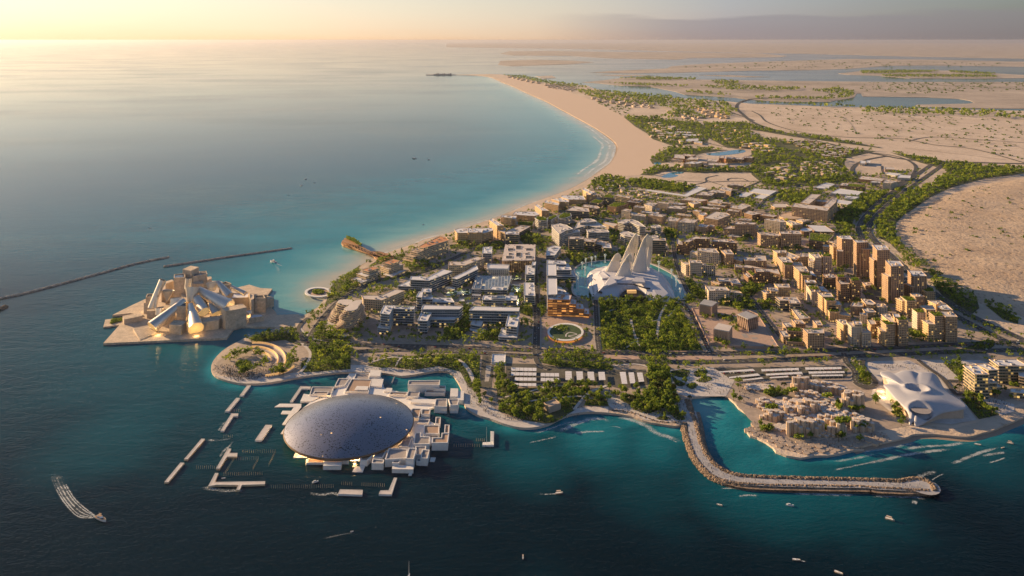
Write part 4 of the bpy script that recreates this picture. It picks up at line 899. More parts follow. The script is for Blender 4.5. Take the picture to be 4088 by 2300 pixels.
    B(A_, 'apartments', 'terraced golden block of four stacked bars in the centre', 'gold',[('E5',82, [(690,520),(480,490),(600,450),(712,465)]),('E5',88, [(830,517),(688,500),(700,490),(838,505)]),('E5',72, [(640,607),(348,580),(390,560),(682,585)]),('E5',62, [(750,562),(480,540),(490,500),(752,540)])])
    B(A_, 'apartments', 'brown block with notched roof right of the four golden bars', 'stone',[('E5',105, [(1010,607),(835,580),(850,545),(945,552),(1000,515),(1158,545)]),('E5',102, [(960,642),(778,620),(800,598),(988,620)])])
    B(A_, 'apartments', 'grey stone slab with lit top floor and golden round tower', 'stone',[('E5',152, [(640,767),(428,735),(600,640),(780,660),(832,690)]),('E5',115, [(420,702),(345,682),(380,655),(440,655),(472,678)], 'w',200, 'gold')])
    B(A_, 'apartments', 'small grey block with blue roof at the foot of the grey stone slab', 'stone',[('E5',122, [(460,882),(338,865),(360,830),(512,850)], 'w'),('E5',110, [(580,872),(468,872),(520,838),(592,850)])])
    B(A_, 'apartments', 'large white perforated block with two round roof lights', 'white',[('E5',165, [(270,817),(20,800),(120,740),(332,765)]),('E5',150, [(10,792),(-130,782),(-120,720),(62,745)]),('E5',135, [(160,800),(0,795),(40,765),(180,770)], 'w')])
    B(A_, 'apartments', 'low lit block between perforated block and golden round tower', 'gold',[('E5',70, [(210,712),(0,685),(20,662),(235,695)])])
    B(A_, 'apartments', 'small blue roofed cube left of the golden round tower', 'stone',[('E5',90, [(360,645),(258,625),(290,608),(392,628)], 'w')])
    B(A_, 'apartments', 'long dark lit block with two flat roofs in the centre right', 'brown',[('E5',112, [(1170,692),(1048,660),(1110,625),(1330,665)]),('E5',112, [(1500,722),(1290,690),(1330,665),(1562,702)])])
    B(A_, 'apartments', 'broad brown banded block with planted terraces on its left steps', 'stone',[('E5',205, [(1200,837),(900,832),(925,800),(1000,782),(1238,815)]),('E5',135, [(1240,902),(738,902),(830,858),(1262,852)], 'p'),('E5',225, [(1150,778),(950,765),(975,735),(1165,755)])])
    B('pavilion', 'pavilion', 'low golden pavilion with folded roof by a small wood', 'gold',[('E5',50, [(940,1032),(788,1020),(830,988),(1012,1022)])])
    B(A_, 'apartments', 'tall white gridded block in front of the golden oval roof', 'white',[('E5',175, [(1600,802),(1358,765),(1385,748),(1640,755),(1692,800)])])
    B(A_, 'apartments', 'low golden walled block right of the tall white gridded block', 'gold',[('E5',80, [(1790,847),(1698,790),(1740,768),(1942,830)]),('E5',70, [(1950,800),(1850,765),(1900,745),(2060,765)])])
    el = [(1790 + 195 * math.cos(a * math.pi / 12), 703 + 47 * math.sin(a * math.pi / 12)) for a in range(6,30)]
    B('arena', 'arena', 'low building under a golden oval roof', 'gold',[('E5',42, el, 'tc')])
    B('pavilion', 'pavilion', 'eight sided sand coloured pavilion behind the golden oval roof', 'gold',[('E5',42, [(1520,572),(1468,548),(1500,515),(1692,520),(1728,552),(1692,572)], 'c')])
    B(O, 'offices', 'massive brown courtyard block with rounded far end', 'stone',[('E5',190, [(2330,627),(1783,562),(1820,508),(2370,575)]),('E5',190, [(2370,580),(2260,560),(2400,440),(2482,425),(2455,500)]),('E5',190, [(2050,520),(1920,500),(2080,370),(2230,375)]),('E5',150, [(2360,500),(2080,470),(2120,450),(2450,470)])])
    B(A_, 'apartments', 'dark bronze tower block, left of the matching pair near the planted deck', 'stone',[('E5',205, [(1590,1017),(1302,997),(1252,960),(1420,962),(1602,990)])])
    B(A_, 'apartments', 'dark bronze tower block with lit base, right of the matching pair', 'stone',[('E5',245, [(1930,987),(1612,982),(1588,945),(1680,950),(1760,928),(1905,940)])])
    cr = [(2005 + 95 * math.cos(a * math.pi / 8), 920 + 26 * math.sin(a * math.pi / 8)) for a in range(4,20)]
    B('drum_building', 'round building', 'round drum with white disc roof beside the planted deck', 'brown',[('E5',90, cr, 'wc')])
    B('planted_deck_building', 'garden building', 'white framed roof with square openings over a planted deck', 'brown',[('E5',130, [(2330,1112),(2048,1082),(2060,968),(2432,1000)], 'g'),('E5',60, [(2440,952),(2150,947),(2008,845),(2292,855)], 'wc',7)])
    B(A_, 'apartments', 'bent dark block with hanging corner and planted terrace behind the park grove', 'brown',[('E5',205, [(190,1112),(98,1100),(290,1020),(512,1040),(512,1062),(300,1057)]),('E5',150, [(170,1162),(8,1140),(20,1048),(122,1100)], 'p')])
    B(A_, 'apartments', 'brown ridged block with stepped planted left side', 'brown',[('E5',172, [(800,1112),(548,1097),(570,1075),(840,1058),(935,1125)]),('E5',85, [(560,1192),(418,1160),(480,1118),(600,1130)], 'p')])
    B(A_, 'apartments', 'white gridded tower with planted steps above the pool', 'white',[('E5',195, [(510,1268),(328,1240),(330,1205),(600,1208),(662,1278)]),('E5',120, [(330,1290),(210,1260),(250,1230),(340,1240)], 'p')])
    B(A_, 'apartments', 'slim brown banded tower right of the white gridded tower', 'stone',[('E5',205, [(760,1297),(690,1237),(830,1223),(888,1297)])])
    B('school', 'school', 'white U shaped school under wide blue white roofs', 'shed',[('E5',45, [(1440,382),(1130,330),(1200,280),(1552,320)], 'wc'),('E5',30, [(1080,412),(938,402),(1060,338),(1192,355)], 'wc'),('E5',32, [(1340,442),(1198,425),(1290,370),(1452,380)], 'wc')])
    B(A_, 'apartments', 'stepped cluster of pale cubes beside the sand lot', 'stone',[('E5',72, [(540,392),(298,380),(400,330),(602,345)]),('E5',78, [(740,352),(480,340),(560,298),(762,320)]),('E5',72, [(840,332),(658,292),(700,250),(862,280)]),('E5',52, [(1030,242),(788,230),(880,203),(1042,222)])])
    B('market_hall', 'market hall', 'L shaped hall with long pale roof around the estate wood', 'shed',[('E5',32, [(170,407),(-480,312),(-462,296),(110,378),(330,255),(468,280)], 'wc')])
    # --- the quarter right of the winged museum
    B(A_, 'apartments', 'white gridded block with golden left end, nearest above the pool', 'white',[('E6',165, [(150,225),(75,178),(200,188),(560,212),(602,237)], 'p'),('E6',230, [(400,197),(210,192),(193,143),(372,152)])])
    B(A_, 'apartments', 'grey block with long overhanging roof and side garden', 'stone',[('E6',155, [(1390,162),(1058,157),(1030,103),(1200,115),(1222,75),(1372,85)]),('E6',90, [(1380,285),(905,257),(900,213),(1060,222)], 'p'),('E6',120, [(1020,172),(878,132),(890,93),(1032,120)])])
    B(A_, 'apartments', 'dark finned block with planted notches under a flat pale roof', 'brown',[('E6',175, [(1600,372),(1440,332),(1230,332),(1213,283),(1562,290)]),('E6',150, [(1180,402),(1088,322),(1150,308),(1220,372)], 'g'),('E6',125, [(1110,422),(1038,362),(1090,338),(1180,392)]),('E6',65, [(1640,472),(1488,432),(1470,388),(1602,380)], 'g')])
    B(A_, 'apartments', 'grey block with pale flat roof and two planted steps, behind the white gridded bar', 'stone',[('E6',85, [(1000,527),(870,512),(820,482),(660,482),(628,428),(942,433)]),('E6',70, [(660,522),(540,482),(560,468),(682,512)], 'p')])
    B(A_, 'apartments', 'white gridded bar with golden end behind the first stone cube', 'white',[('E6',175, [(820,622),(500,627),(448,548),(772,568)]),('E6',112, [(1010,662),(818,642),(820,612),(982,638)])])
    B(A_, 'apartments', 'three step sand coloured block above the pink square', 'gold',[('E6',205, [(1750,572),(1570,572),(1518,518),(1732,522)]),('E6',192, [(1570,632),(1460,627),(1408,578),(1562,580)]),('E6',155, [(1390,672),(1313,625),(1360,612),(1462,652)])])
    B(A_, 'apartments', 'dark glass faced block with yellow lit corner rooms', 'teal',[('E6',155, [(1600,774),(1533,720),(1852,722),(1922,822),(1755,817),(1740,774)])])
    B(A_, 'apartments', 'thin golden walled block running down from the dark glass faced block', 'gold',[('E6',75, [(1900,1062),(1778,900),(1892,895),(2058,1042)], 'p')])
    B(A_, 'apartments', 'low terrace of grey cubes with hanging gardens', 'stone',[('E6',112, [(1990,1132),(1840,1132),(1783,1070),(1932,1072)]),('E6',130, [(1690,1182),(1638,1115),(1750,1108),(1795,1177)]),('E6',112, [(1650,1332),(1588,1245),(1690,1238),(1745,1332)]),('E6',110, [(1950,1262),(1710,1242),(1700,1188),(1922,1200)], 'g'),('E6',60, [(1950,1420),(1700,1410),(1690,1350),(1940,1360)], 'g')])
    B(A_, 'apartments', 'grey banded corner tower with bright lobby by the boulevard', 'stone',[('E6',255, [(2280,1277),(2030,1282),(1955,1208),(2272,1200)], 'p'),('E6',250, [(2255,1155),(2170,1155),(2108,1085),(2212,1080)])])
    # --- stepped blocks and towers on the right
    B(A_, 'apartments', 'long stepped bar with planted middle, leftmost of the stepped bars', 'gold',[('E6',200, [(1690,40),(1558,40),(1493,0),(1692,0)]),('E6',225, [(1800,187),(1640,182),(1558,98),(1722,105)], '',200, 'stone'),('E6',205, [(1790,228),(1668,228),(1640,178),(1792,190)], 'g',200, 'stone'),('E6',185, [(1950,237),(1800,232),(1790,188),(1932,190)])])
    B(A_, 'apartments', 'low fan shaped block with sloping pale roofs', 'gold',[('E6',85, [(1840,152),(1698,92),(1720,28),(1902,100)])])
    B(A_, 'apartments', 'twin white gridded towers with roof lawns', 'white',[('E7',290, [(310,582),(205,582),(113,500),(252,500)], 'p'),('E7',250, [(190,642),(115,625),(105,590),(205,600)]),('E7',292, [(470,557),(330,557),(308,530),(452,520)], 'g')])
    B(A_, 'apartments', 'small golden cube block left of the twin white gridded towers', 'gold',[('E7',150, [(110,562),(-20,562),(-10,508),(115,518)])])
    B('tower_block', 'tower', 'brown high-rise with golden balconies, farthest left of the five towers', 'tower',[('E7',430, [(795,297),(622,287),(545,243),(742,235)], 'w'),('E7',300, [(640,482),(545,474),(540,452),(642,458)], 'c',200),('E7',330, [(790,400),(710,396),(712,375),(792,378)], 'c',200)])
    B(A_, 'apartments', 'golden mid-rise with tan roof behind the farthest left tower', 'gold',[('E7',235, [(560,402),(490,412),(435,380),(522,368)], 't'),('E7',135, [(510,357),(398,327),(392,318),(512,328)], 't'),('E7',110, [(420,412),(330,402),(340,380),(430,382)])])
    B('tower_block', 'tower', 'reddish brown high-rise, second of the five towers', 'tower',[('E7',555, [(1030,337),(850,347),(798,305),(1002,309)], 'w'),('E7',465, [(1062,452),(928,442),(940,418),(1052,428)], 'c',300),('E7',395, [(920,512),(885,510),(888,490),(925,494)], 'c',300)])
    B('tower_block', 'tower', 'grey high-rise with glazed corner, third of the five towers', 'tower',[('E7',595, [(1360,457),(1165,462),(1097,378),(1302,384)], 'w'),('E7',430, [(1115,622),(1048,570),(1090,562),(1155,610)], '',300)])
    B('tower_block', 'tower', 'tall high-rise with yellow glazed corner, fourth of the five towers', 'tower',[('E7',575, [(1577,707),(1380,712),(1293,620),(1512,627)], 'w'),('E7',410, [(1335,872),(1238,820),(1290,812),(1385,868)], '',300)])
    B('tower_block', 'tower', 'shorter grey high-rise, nearest the motorway of the five towers', 'tower',[('E7',390, [(1932,862),(1720,864),(1638,773),(1852,780)], 'w'),('E7',240, [(1685,1022),(1582,980),(1630,968),(1745,1030)])])
    B(A_, 'apartments', 'pair of brown stepped blocks with roof lawns in front of the second tower', 'brown',[('E7',335, [(910,932),(770,937),(738,890),(882,884)], 'g'),('E7',285, [(745,982),(600,987),(538,920),(682,925)]),('E7',340, [(680,882),(560,882),(533,840),(672,845)], 'g')])
    B(A_, 'apartments', 'dark cube block with lit base left of the brown stepped pair', 'brown',[('E7',170, [(545,887),(385,887),(328,835),(482,830)])])
    B(A_, 'apartments', 'long golden stepped bar with three planted tiers, second of the stepped bars', 'gold',[('E6',300, [(2040,332),(1900,322),(1812,248),(1992,250)]),('E6',268, [(2080,392),(1945,387),(1908,323),(2052,330)], 'g'),('E6',205, [(2170,412),(2070,372),(2030,320),(2092,320)], 'w',200, 'stone')])
    B(A_, 'apartments', 'grey white stepped bar with planted roofs, third of the stepped bars', 'stone',[('E7',225, [(290,1102),(150,1102),(58,980),(232,985)], 'p',200, 'white'),('E7',185, [(430,1107),(310,1092),(260,1018),(332,1020)], 'w'),('E7',250, [(230,962),(58,962),(48,918),(202,925)], 'w'),('E7',230, [(280,1072),(130,1070),(100,1020),(250,1025)], 'g')])
    B(A_, 'apartments', 'golden stepped bar with two roof lawns ending in a rounded low wing', 'gold',[('E8',305, [(370,407),(210,407),(138,348),(332,350)]),('E8',285, [(410,472),(270,472),(213,412),(382,415)], 'g'),('E8',225, [(495,532),(305,532),(288,472),(462,480)], 'w'),('E8',155, [(470,642),(320,642),(263,572),(462,575)], 'g'),('E8',118, [(640,702),(330,662),(318,640),(562,648)])])
    B(A_, 'apartments', 'cluster of low gridded cubes with slanted roofs in front of the fourth tower', 'gold',[('E8',135, [(820,562),(640,552),(678,490),(832,500)], 'p',200, 'stone'),('E8',155, [(980,532),(880,522),(813,443),(942,450),(1022,510)]),('E8',145, [(1210,567),(1070,562),(998,513),(1162,515)], '',200, 'white'),('E8',115, [(1030,642),(890,652),(818,590),(962,590)]),('E8',175, [(900,702),(790,682),(778,653),(892,660)], '',200, 'white')])
    B(A_, 'apartments', 'white gridded corner block with golden left wall and lit entrance by the boulevard', 'white',[('E8',305, [(820,867),(655,870),(578,800),(640,798),(802,790)]),('E8',270, [(590,832),(530,837),(428,765),(562,763)], '',200, 'gold'),('E8',225, [(960,962),(820,967),(810,903),(892,905)]),('E8',330, [(820,837),(700,837),(678,785),(802,785)], 'w',8)])
    B(A_, 'apartments', 'large golden terraced block with roof lawns in the middle of the boulevard front', 'gold',[('E8',215, [(1030,827),(950,832),(903,765),(1002,768)]),('E8',210, [(1110,782),(1000,782),(978,740),(1102,735)], 'g'),('E8',335, [(1320,837),(1190,842),(1108,775),(1252,780)], 'g',300, 'stone'),('E8',235, [(1195,942),(1135,937),(1058,880),(1152,878)]),('E8',405, [(1527,767),(1380,772),(1323,713),(1502,715)], 'g',300, 'stone'),('E8',350, [(1330,802),(1250,792),(1118,680),(1232,670)]),('E8',420, [(1400,722),(1320,717),(1298,673),(1382,675)], 'w')])
    B(A_, 'apartments', 'bright golden block with roof lawns behind the boulevard front', 'gold',[('E8',270, [(1650,472),(1510,472),(1418,403),(1592,408)], 'g'),('E8',205, [(1780,402),(1640,407),(1558,358),(1682,350)], '',200, 'stone'),('E8',185, [(1940,327),(1810,332),(1718,268),(1912,270)], 'g'),('E8',240, [(1500,480),(1440,470),(1345,430),(1440,422)])])
    B(A_, 'apartments', 'largest stepped block with golden terraces at the right end of the boulevard', 'gold',[('E8',185, [(2090,522),(1960,522),(1843,468),(2022,470)]),('E8',185, [(2210,612),(2060,602),(1978,560),(2092,508)], 'w'),('E8',205, [(1950,607),(1810,607),(1708,548),(1892,543)]),('E8',335, [(1800,657),(1670,657),(1588,593),(1742,600)], 'g',300, 'white'),('E8',385, [(2080,707),(1940,712),(1848,643),(2042,645)], 'g',300, 'stone'),('E8',392, [(2287,717),(2110,717),(1998,633),(2212,640)], '',300, 'stone'),('E8',275, [(1940,832),(1840,827),(1753,770),(1902,768)])])
    B(A_, 'apartments', 'low pink roofed hall between the second and third tower', 'stone',[('E7',55, [(1080,1000),(990,1010),(940,960),(1040,955)])])
    B(O, 'offices', 'green lit terraced glass campus at the right edge by the sea', 'green',[('D5',240, [(1430,350),(1325,268),(1450,263),(1560,350)], 'w'),('D5',200, [(1560,310),(1445,253),(1550,252),(1650,305)]),('D5',170, [(1660,268),(1578,210),(1830,208),(1930,268)], 'w'),('D5',120, [(1500,432),(1400,360),(1550,362),(1640,432)]),('D5',70, [(1560,480),(1480,420),(1620,420),(1680,470)]),('D5',55, [(2000,540),(1780,520),(1780,490),(2000,505)]),('D5',110, [(2000,400),(1860,370),(1850,300),(2000,310)])])
    # --- campus and resort buildings farther off
    B(O, 'offices', 'long brown bar with white perforated corner tower near the motorway loop', 'brown',[('G8',30, [(1010,318),(830,300),(850,278),(1030,300)]),('G8',50, [(1080,335),(1018,330),(1040,305),(1135,318)], '',200, 'white')])
    B(O, 'offices', 'small blue glass cube beside the perforated corner tower', 'glass',[('G8',34, [(995,330),(925,325),(935,318),(998,322)])])
    B(O, 'offices', 'low block with two square roof lawns near the motorway loop', 'brown',[('G8',35, [(740,355),(682,350),(700,330),(755,335)]),('G8',32, [(880,365),(740,358),(760,338),(885,348)], 'g')])
    B('sports_hall', 'hall', 'big white roofed sports hall with perforated annex', 'shed',[('G8',22, [(820,428),(612,410),(680,375),(865,400)], 'wc'),('G8',35, [(800,455),(720,448),(730,430),(835,440)]),('G8',20, [(745,500),(660,485),(665,460),(800,478)], 'wc')])
    B('warehouse', 'warehouse', 'row of pale blue roofed sheds on a slope', 'shed',[('G8',10, [(590,378),(480,368),(575,330),(645,340)], 'wc')])
    B('warehouse', 'warehouse', 'white roofed shed with yellow front inside the motorway loop', 'shed',[('G8',18, [(1115,275),(1040,262),(1060,250),(1170,262)], 'wc'),('G8',22, [(1230,295),(1130,290),(1145,268),(1235,275)], 'wc')])
    B('pavilion', 'pavilion', 'yellow fronted pavilion at the top of the motorway loop', 'gold',[('G8',20, [(1115,228),(1035,225),(1040,208),(1110,212)], 'c')])
    B('pavilion', 'pavilion', 'pair of small white houses inside the motorway loop', 'shed',[('G8',20, [(880,180),(842,178),(845,158),(885,162)], 'c'),('G8',20, [(920,175),(890,172),(893,156),(922,158)], 'c')])
    RES = [('crescent shaped resort hotel with arcaded brown front near the beach', 'brown',[('G7',30, [(800,282),(735,275),(735,260),(830,270)]),('G7',30, [(745,300),(660,292),(665,265),(740,268)])]),
           ('resort hotel with wide white roof and golden left wall', 'gold',[('G7',45, [(830,340),(735,335),(800,320),(890,325)], 'w'),('G7',35, [(845,305),(755,305),(790,285),(848,290)])]),
           ('low white resort block with rows of small windows near the beach', 'white',[('G7',20, [(730,312),(640,305),(650,298),(735,303)])]),('white terraced resort hotel in the middle of the resort', 'white',[('G7',25, [(990,322),(918,318),(920,298),(1010,305)]),('G7',22, [(1060,350),(925,348),(930,330),(1080,335)])]),
           ('brown resort hotel with orange stair tower', 'brown',[('G7',35, [(1110,300),(1010,292),(1020,278),(1120,285)]),('G7',45, [(1065,300),(1050,298),(1052,278),(1068,280)], '',200, 'copper'),('G7',30, [(1200,305),(1105,300),(1110,288),(1205,292)])]),
           ('right hand brown resort hotel with flat pale roof', 'brown',[('G7',35, [(1260,295),(1200,290),(1210,278),(1280,285)])]),('long thin resort lodge with white roof in the beach wood', 'villa',[('G7',10, [(790,98),(665,92),(670,86),(790,90)], 'w')]),
           ('second long resort lodge with white roof in the beach wood', 'villa',[('G7',12, [(835,122),(720,118),(725,106),(830,110)], 'w')]),('bent resort lodge with pale roof in the beach wood', 'villa',[('G7',14, [(640,70),(595,55),(640,42),(680,46),(645,58)])]),
           ('resort lodge with three stepped white roofs in the beach wood', 'villa',[('G7',12, [(700,108),(600,102),(605,94),(705,98)], 'w'),('G7',12, [(850,160),(755,165),(750,146),(850,142)], 'w'),('G7',12, [(880,180),(815,172),(820,162),(880,166)], 'w')]),
           ('small lodges along the lower edge of the beach wood', 'villa',[('G7',10, [(590,110),(530,105),(540,96),(598,100)]),('G7',10, [(560,92),(485,75),(500,66),(570,84)])])]
    for lab, sty, vols in RES: B('resort_building', 'resort', lab, sty, vols)
    B('villa_cluster_house', 'villas', 'stepped white seaside houses beyond the last beach tower', 'villa',[('E4',25, [(1000,300),(880,285),(900,265),(1010,275)], 'w'),('E4',22, [(1180,250),(1020,230),(1060,215),(1200,230)], 'w')])
    # small lit pavilions and glazed canopies of the gardens between the glass blocks
    for lab, h, pts in (('white box pavilion in the lit garden left of the atrium block',40, [(565,668),(480,668),(485,645),(570,645)]),('small white cube below the glass canopy of the lit garden',35, [(390,705),(320,705),(335,682),(400,682)]),('white pavilion on the lit terrace before the low blue roofed block',35, [(595,785),(520,785),(530,752),(600,752)]),
                        ('slanted white pavilion above the courtyard grove',35, [(710,830),(622,830),(650,805),(735,805)]),('thin white pavilion right of the atrium block',40, [(1355,715),(1290,712),(1295,650),(1360,652)]),('white bridge pavilion across the garden right of the atrium block',30, [(1440,545),(1310,545),(1320,525),(1540,530),(1530,548)]),('glazed stone pavilion at the foot of the atrium block',55, [(840,700),(715,695),(715,680),(842,685)]),('low white pavilion at the upper left garden gate',45, [(445,600),(300,580),(330,560),(450,580)])):
        B('garden_pavilion', 'pavilion', lab, 'shed',[('E2', h, pts, 'wc')])
    for lab, h, pts in (('large teal glass canopy over the lit garden',25, [(690,680),(400,690),(450,610),(720,600)]),('teal glass canopy right of the atrium block',25, [(1500,640),(1310,630),(1320,560),(1500,560)]),('upper teal glass canopy below the perforated museum',25, [(1470,450),(1325,450),(1330,415),(1472,415)]),('long teal glass canopy beside the slender white block',25, [(1440,850),(1370,850),(1380,690),(1440,690)]),('pale blue glass canopy at the garden gate',22, [(415,670),(310,665),(325,640),(420,640)])):
        P, z = footprint(('E2', h, pts)); c = centre(P); r = empty('glass_canopy',(*c, GZ), lab, 'canopy'); L = [(x - c[0], y - c[1]) for x, y in P]
        q = MB(); q.prism(L, z - GZ - .5, z - GZ, 0,0, True); q.build('glass_roof',['teal_glass'], r); q = MB()
        for x, y in offset(L, -1): q.tube((x, y, 0),(x, y, z - GZ - .4), .25, n=5)
        q.build('post',['white'], r)
        o = bpy.data.objects.new('garden_lamp', bpy.data.lights.new('garden_lamp', 'POINT')); o.data.energy = 3500; o.data.color = (1,.74,.36); o.data.shadow_soft_size = 2; COL.objects.link(o); o.parent = r; o.location = (0,0,9)
bulk()

# --- villas: one small house, copied into its rows
def villa_mesh(sty):
    wall, slab, over, st, roof = STYLE[sty]
    root = empty('villa',(0,0, GZ),'x', 'villa')
    q = MB(); q.prism([(-9,-6),(9,-6),(9,6),(-9,6)], -.3,6.9,0, None); q.prism([(-12.5,-4),(-9,-4),(-9,4),(-12.5,4)], -.3,3.6,0, None); q.build('wall',[wall], root)
    q = MB(); q.prism([(-9.6,-6.6),(9.6,-6.6),(9.6,6.6),(-9.6,6.6)], 6.9,7.4,0,1, True); q.prism([(-13,-4.5),(-9.6,-4.5),(-9.6,4.5),(-13,4.5)], 3.6,4.0,0,1, True); q.build('roof',[slab, roof], root)
    return root
VPROTO = {}
def villas(label, group, sty, c, poly, n, rot, gap, size=1.0):
    P = UU(c, poly); A = np.asarray(P); cx, cy = A.mean(0); k = 0
    co, si = math.cos(rot), math.sin(rot)
    for i in range(-60,61):
        for j in range(-60,61):
            if k >= n: return
            u, v = i * gap[0] + (j % 2) * gap[0] * .35 + random.uniform(-3,3), j * gap[1] + random.uniform(-3,3)
            x, y = cx + u * co - v * si, cy + u * si + v * co
            if not inside(np.array([x]), np.array([y]), P)[0] or any(seg_dist(np.array([x]), np.array([y]), L)[0] < wd / 2 + 13 for L, wd in ROADLINES): continue
            if any(abs(x - centre(f)[0]) < 60 and abs(y - centre(f)[1]) < 60 and inside(np.array([x]), np.array([y]), offset(f, 14))[0] for f in FOOT if abs(f[0][1] - y) < 300): continue
            if sty not in VPROTO: o = VPROTO[sty] = villa_mesh(sty)
            else: o = copy_tree(VPROTO[sty])
            o.location = (x, y, GZ + .1); s = size * random.uniform(.85,1.2)
            o.rotation_euler = (0,0, rot + random.choice((0,0,0, math.pi / 2)) + random.uniform(-.06,.06)); o.scale = (s * random.uniform(.9,1.35), s, s * random.uniform(.85,1.2))
            tag(o, label, 'villa', group); k += 1
            hw = 12 * s; FOOT.append([(x - hw, y - hw * .7),(x + hw, y - hw * .7),(x + hw, y + hw * .7),(x - hw, y + hw * .7)])
villas('small flat roofed villa in the dense villa grid left of the motorway loop', 'villa grid', 'villa', 'G8',[(370,185),(540,165),(690,190),(700,285),(420,290),(360,240)], 110,.45, (27,40))
villas('flat roofed villa along the curved lane left of the villa grid', 'lane villas', 'villa', 'G8',[(70,265),(240,180),(300,165),(330,230),(350,300),(240,330),(100,300)], 24,.6, (36,52), 1.2)
villas('golden walled terrace house in rows below the motorway', 'terrace houses', 'gold', 'G8',[(320,5),(520,5),(700,50),(800,95),(700,150),(560,150),(480,100),(300,25)], 46,-.35, (38,62), 1.35)
villas('golden house beside the blue lagoon of the resort', 'lagoon houses', 'gold', 'G8',[(-60,-10),(60,10),(190,80),(230,110),(60,100),(-80,60)], 12,.3, (46,80), 1.5)
villas('distant terrace house in the curved estate beside the bridge road', 'bridge estate houses', 'gold', 'C3',[(1950,320),(2100,320),(2330,400),(2370,440),(2300,460),(2130,430)], 34,.3, (42,95), 1.5)
villas('far flat roofed house in the row behind the beach dunes', 'dune row houses', 'villa', 'C3',[(1000,215),(1300,215),(1500,260),(1950,285),(2180,300),(1700,320),(1430,300),(1200,260)], 46,.05, (52,100), 1.7)
villas('far seaside house in the village near the beach tip', 'tip village houses', 'villa', 'C3',[(430,95),(620,95),(880,110),(890,140),(740,170),(520,140)], 50,.0, (56,125), 1.7)
villas('tiny house strung along the far beach tip', 'tip houses', 'villa', 'C3',[(30,15),(200,25),(400,75),(420,100),(300,80),(100,30)], 20,.2, (70,150), 2.0)
villas('low seaside cabin with white roof between beach hotels and estate wood', 'seaside cabins', 'villa', 'E4',[(880,230),(1100,140),(1330,150),(1320,260),(1480,330),(1500,380),(1100,360),(900,290)], 26,.2, (22,34), .8)
villas('small house with white roof under trees beside the market hall', 'orchard houses', 'villa', 'E4',[(1400,330),(1640,320),(1960,380),(2150,430),(1900,450),(1500,420)], 22,.2, (24,34), .85)
villas('low white resort bungalow among the trees of the resort', 'resort bungalows', 'villa', 'C3',[(1500,500),(2000,480),(2150,560),(2120,690),(1820,715),(1560,660)], 34,.15, (48,90), 1.3)
villas('resort bungalow along the strip above the round sand lot', 'strip bungalows', 'villa', 'C3',[(1800,945),(2500,940),(2560,975),(2000,990)], 22,.05, (30,40), .9)
villas('golden resort house on the green slope left of the lagoon', 'slope houses', 'gold', 'C3',[(2150,520),(2560,500),(2576,700),(2350,720),(2200,640)], 16,.2, (70,120), 1.4)
villas('far seaside house scattered behind the middle of the beach', 'back beach houses', 'villa', 'C3',[(900,200),(1250,260),(1700,330),(1950,330),(1900,360),(1300,330),(950,260)], 34,.1, (70,120), 1.7)
villas('white house in the estate below the bridge road bend', 'bend houses', 'villa', 'C3',[(1700,340),(1960,330),(2100,440),(2000,470),(1720,420)], 24,.2, (50,90), 1.5)
def far_villas():
    """only the 300 nearest villas stay single things; the rest, a few pixels each, become one mass"""
    V = sorted((o for o in list(COL.objects) if o.get('category') == 'villa'), key=lambda o: o.location.y); q = MB(); mats = []
    for o in V[300:]:
        mo = Matrix.LocRotScale(o.location, o.rotation_euler, o.scale)
        for ch in list(o.children):
            me = ch.data; uv = me.uv_layers[0].data
            for f in me.polygons:
                mt = me.materials[f.material_index]
                if mt not in mats: mats.append(mt)
                q.face([mo @ me.vertices[i].co for i in f.vertices], mats.index(mt), [tuple(uv[l].uv) for l in f.loop_indices])
            bpy.data.objects.remove(ch)
        bpy.data.objects.remove(o)
    if q.f: tag(q.build('distant_villas', mats), kind='stuff')
far_villas()
# ------------------------------------------------------------------ LANDMARKS
def block(root, name, poly, z0, z1, wall, deck=None, parapet=1.2, sub='roof_deck'):
    """plain masonry block; deck gives a sunken roof surface inside a parapet"""
    ox, oy, oz = root.location; loc = [(x - ox, y - oy) for x, y in ccw(poly)]
    q = MB(); q.prism(loc, z0 - oz, z1 - oz, 0,0, True)
    if deck: q.ring(loc, offset(loc, -parapet), z1 - oz, z1 - oz + 1.3,0)
    o = q.build(name, [wall], root); FOOT.append(poly)
    if deck:
        d = MB(); d.flat(offset(loc, -parapet), z1 - oz + .15); d.build(sub, [deck], o)
    return o

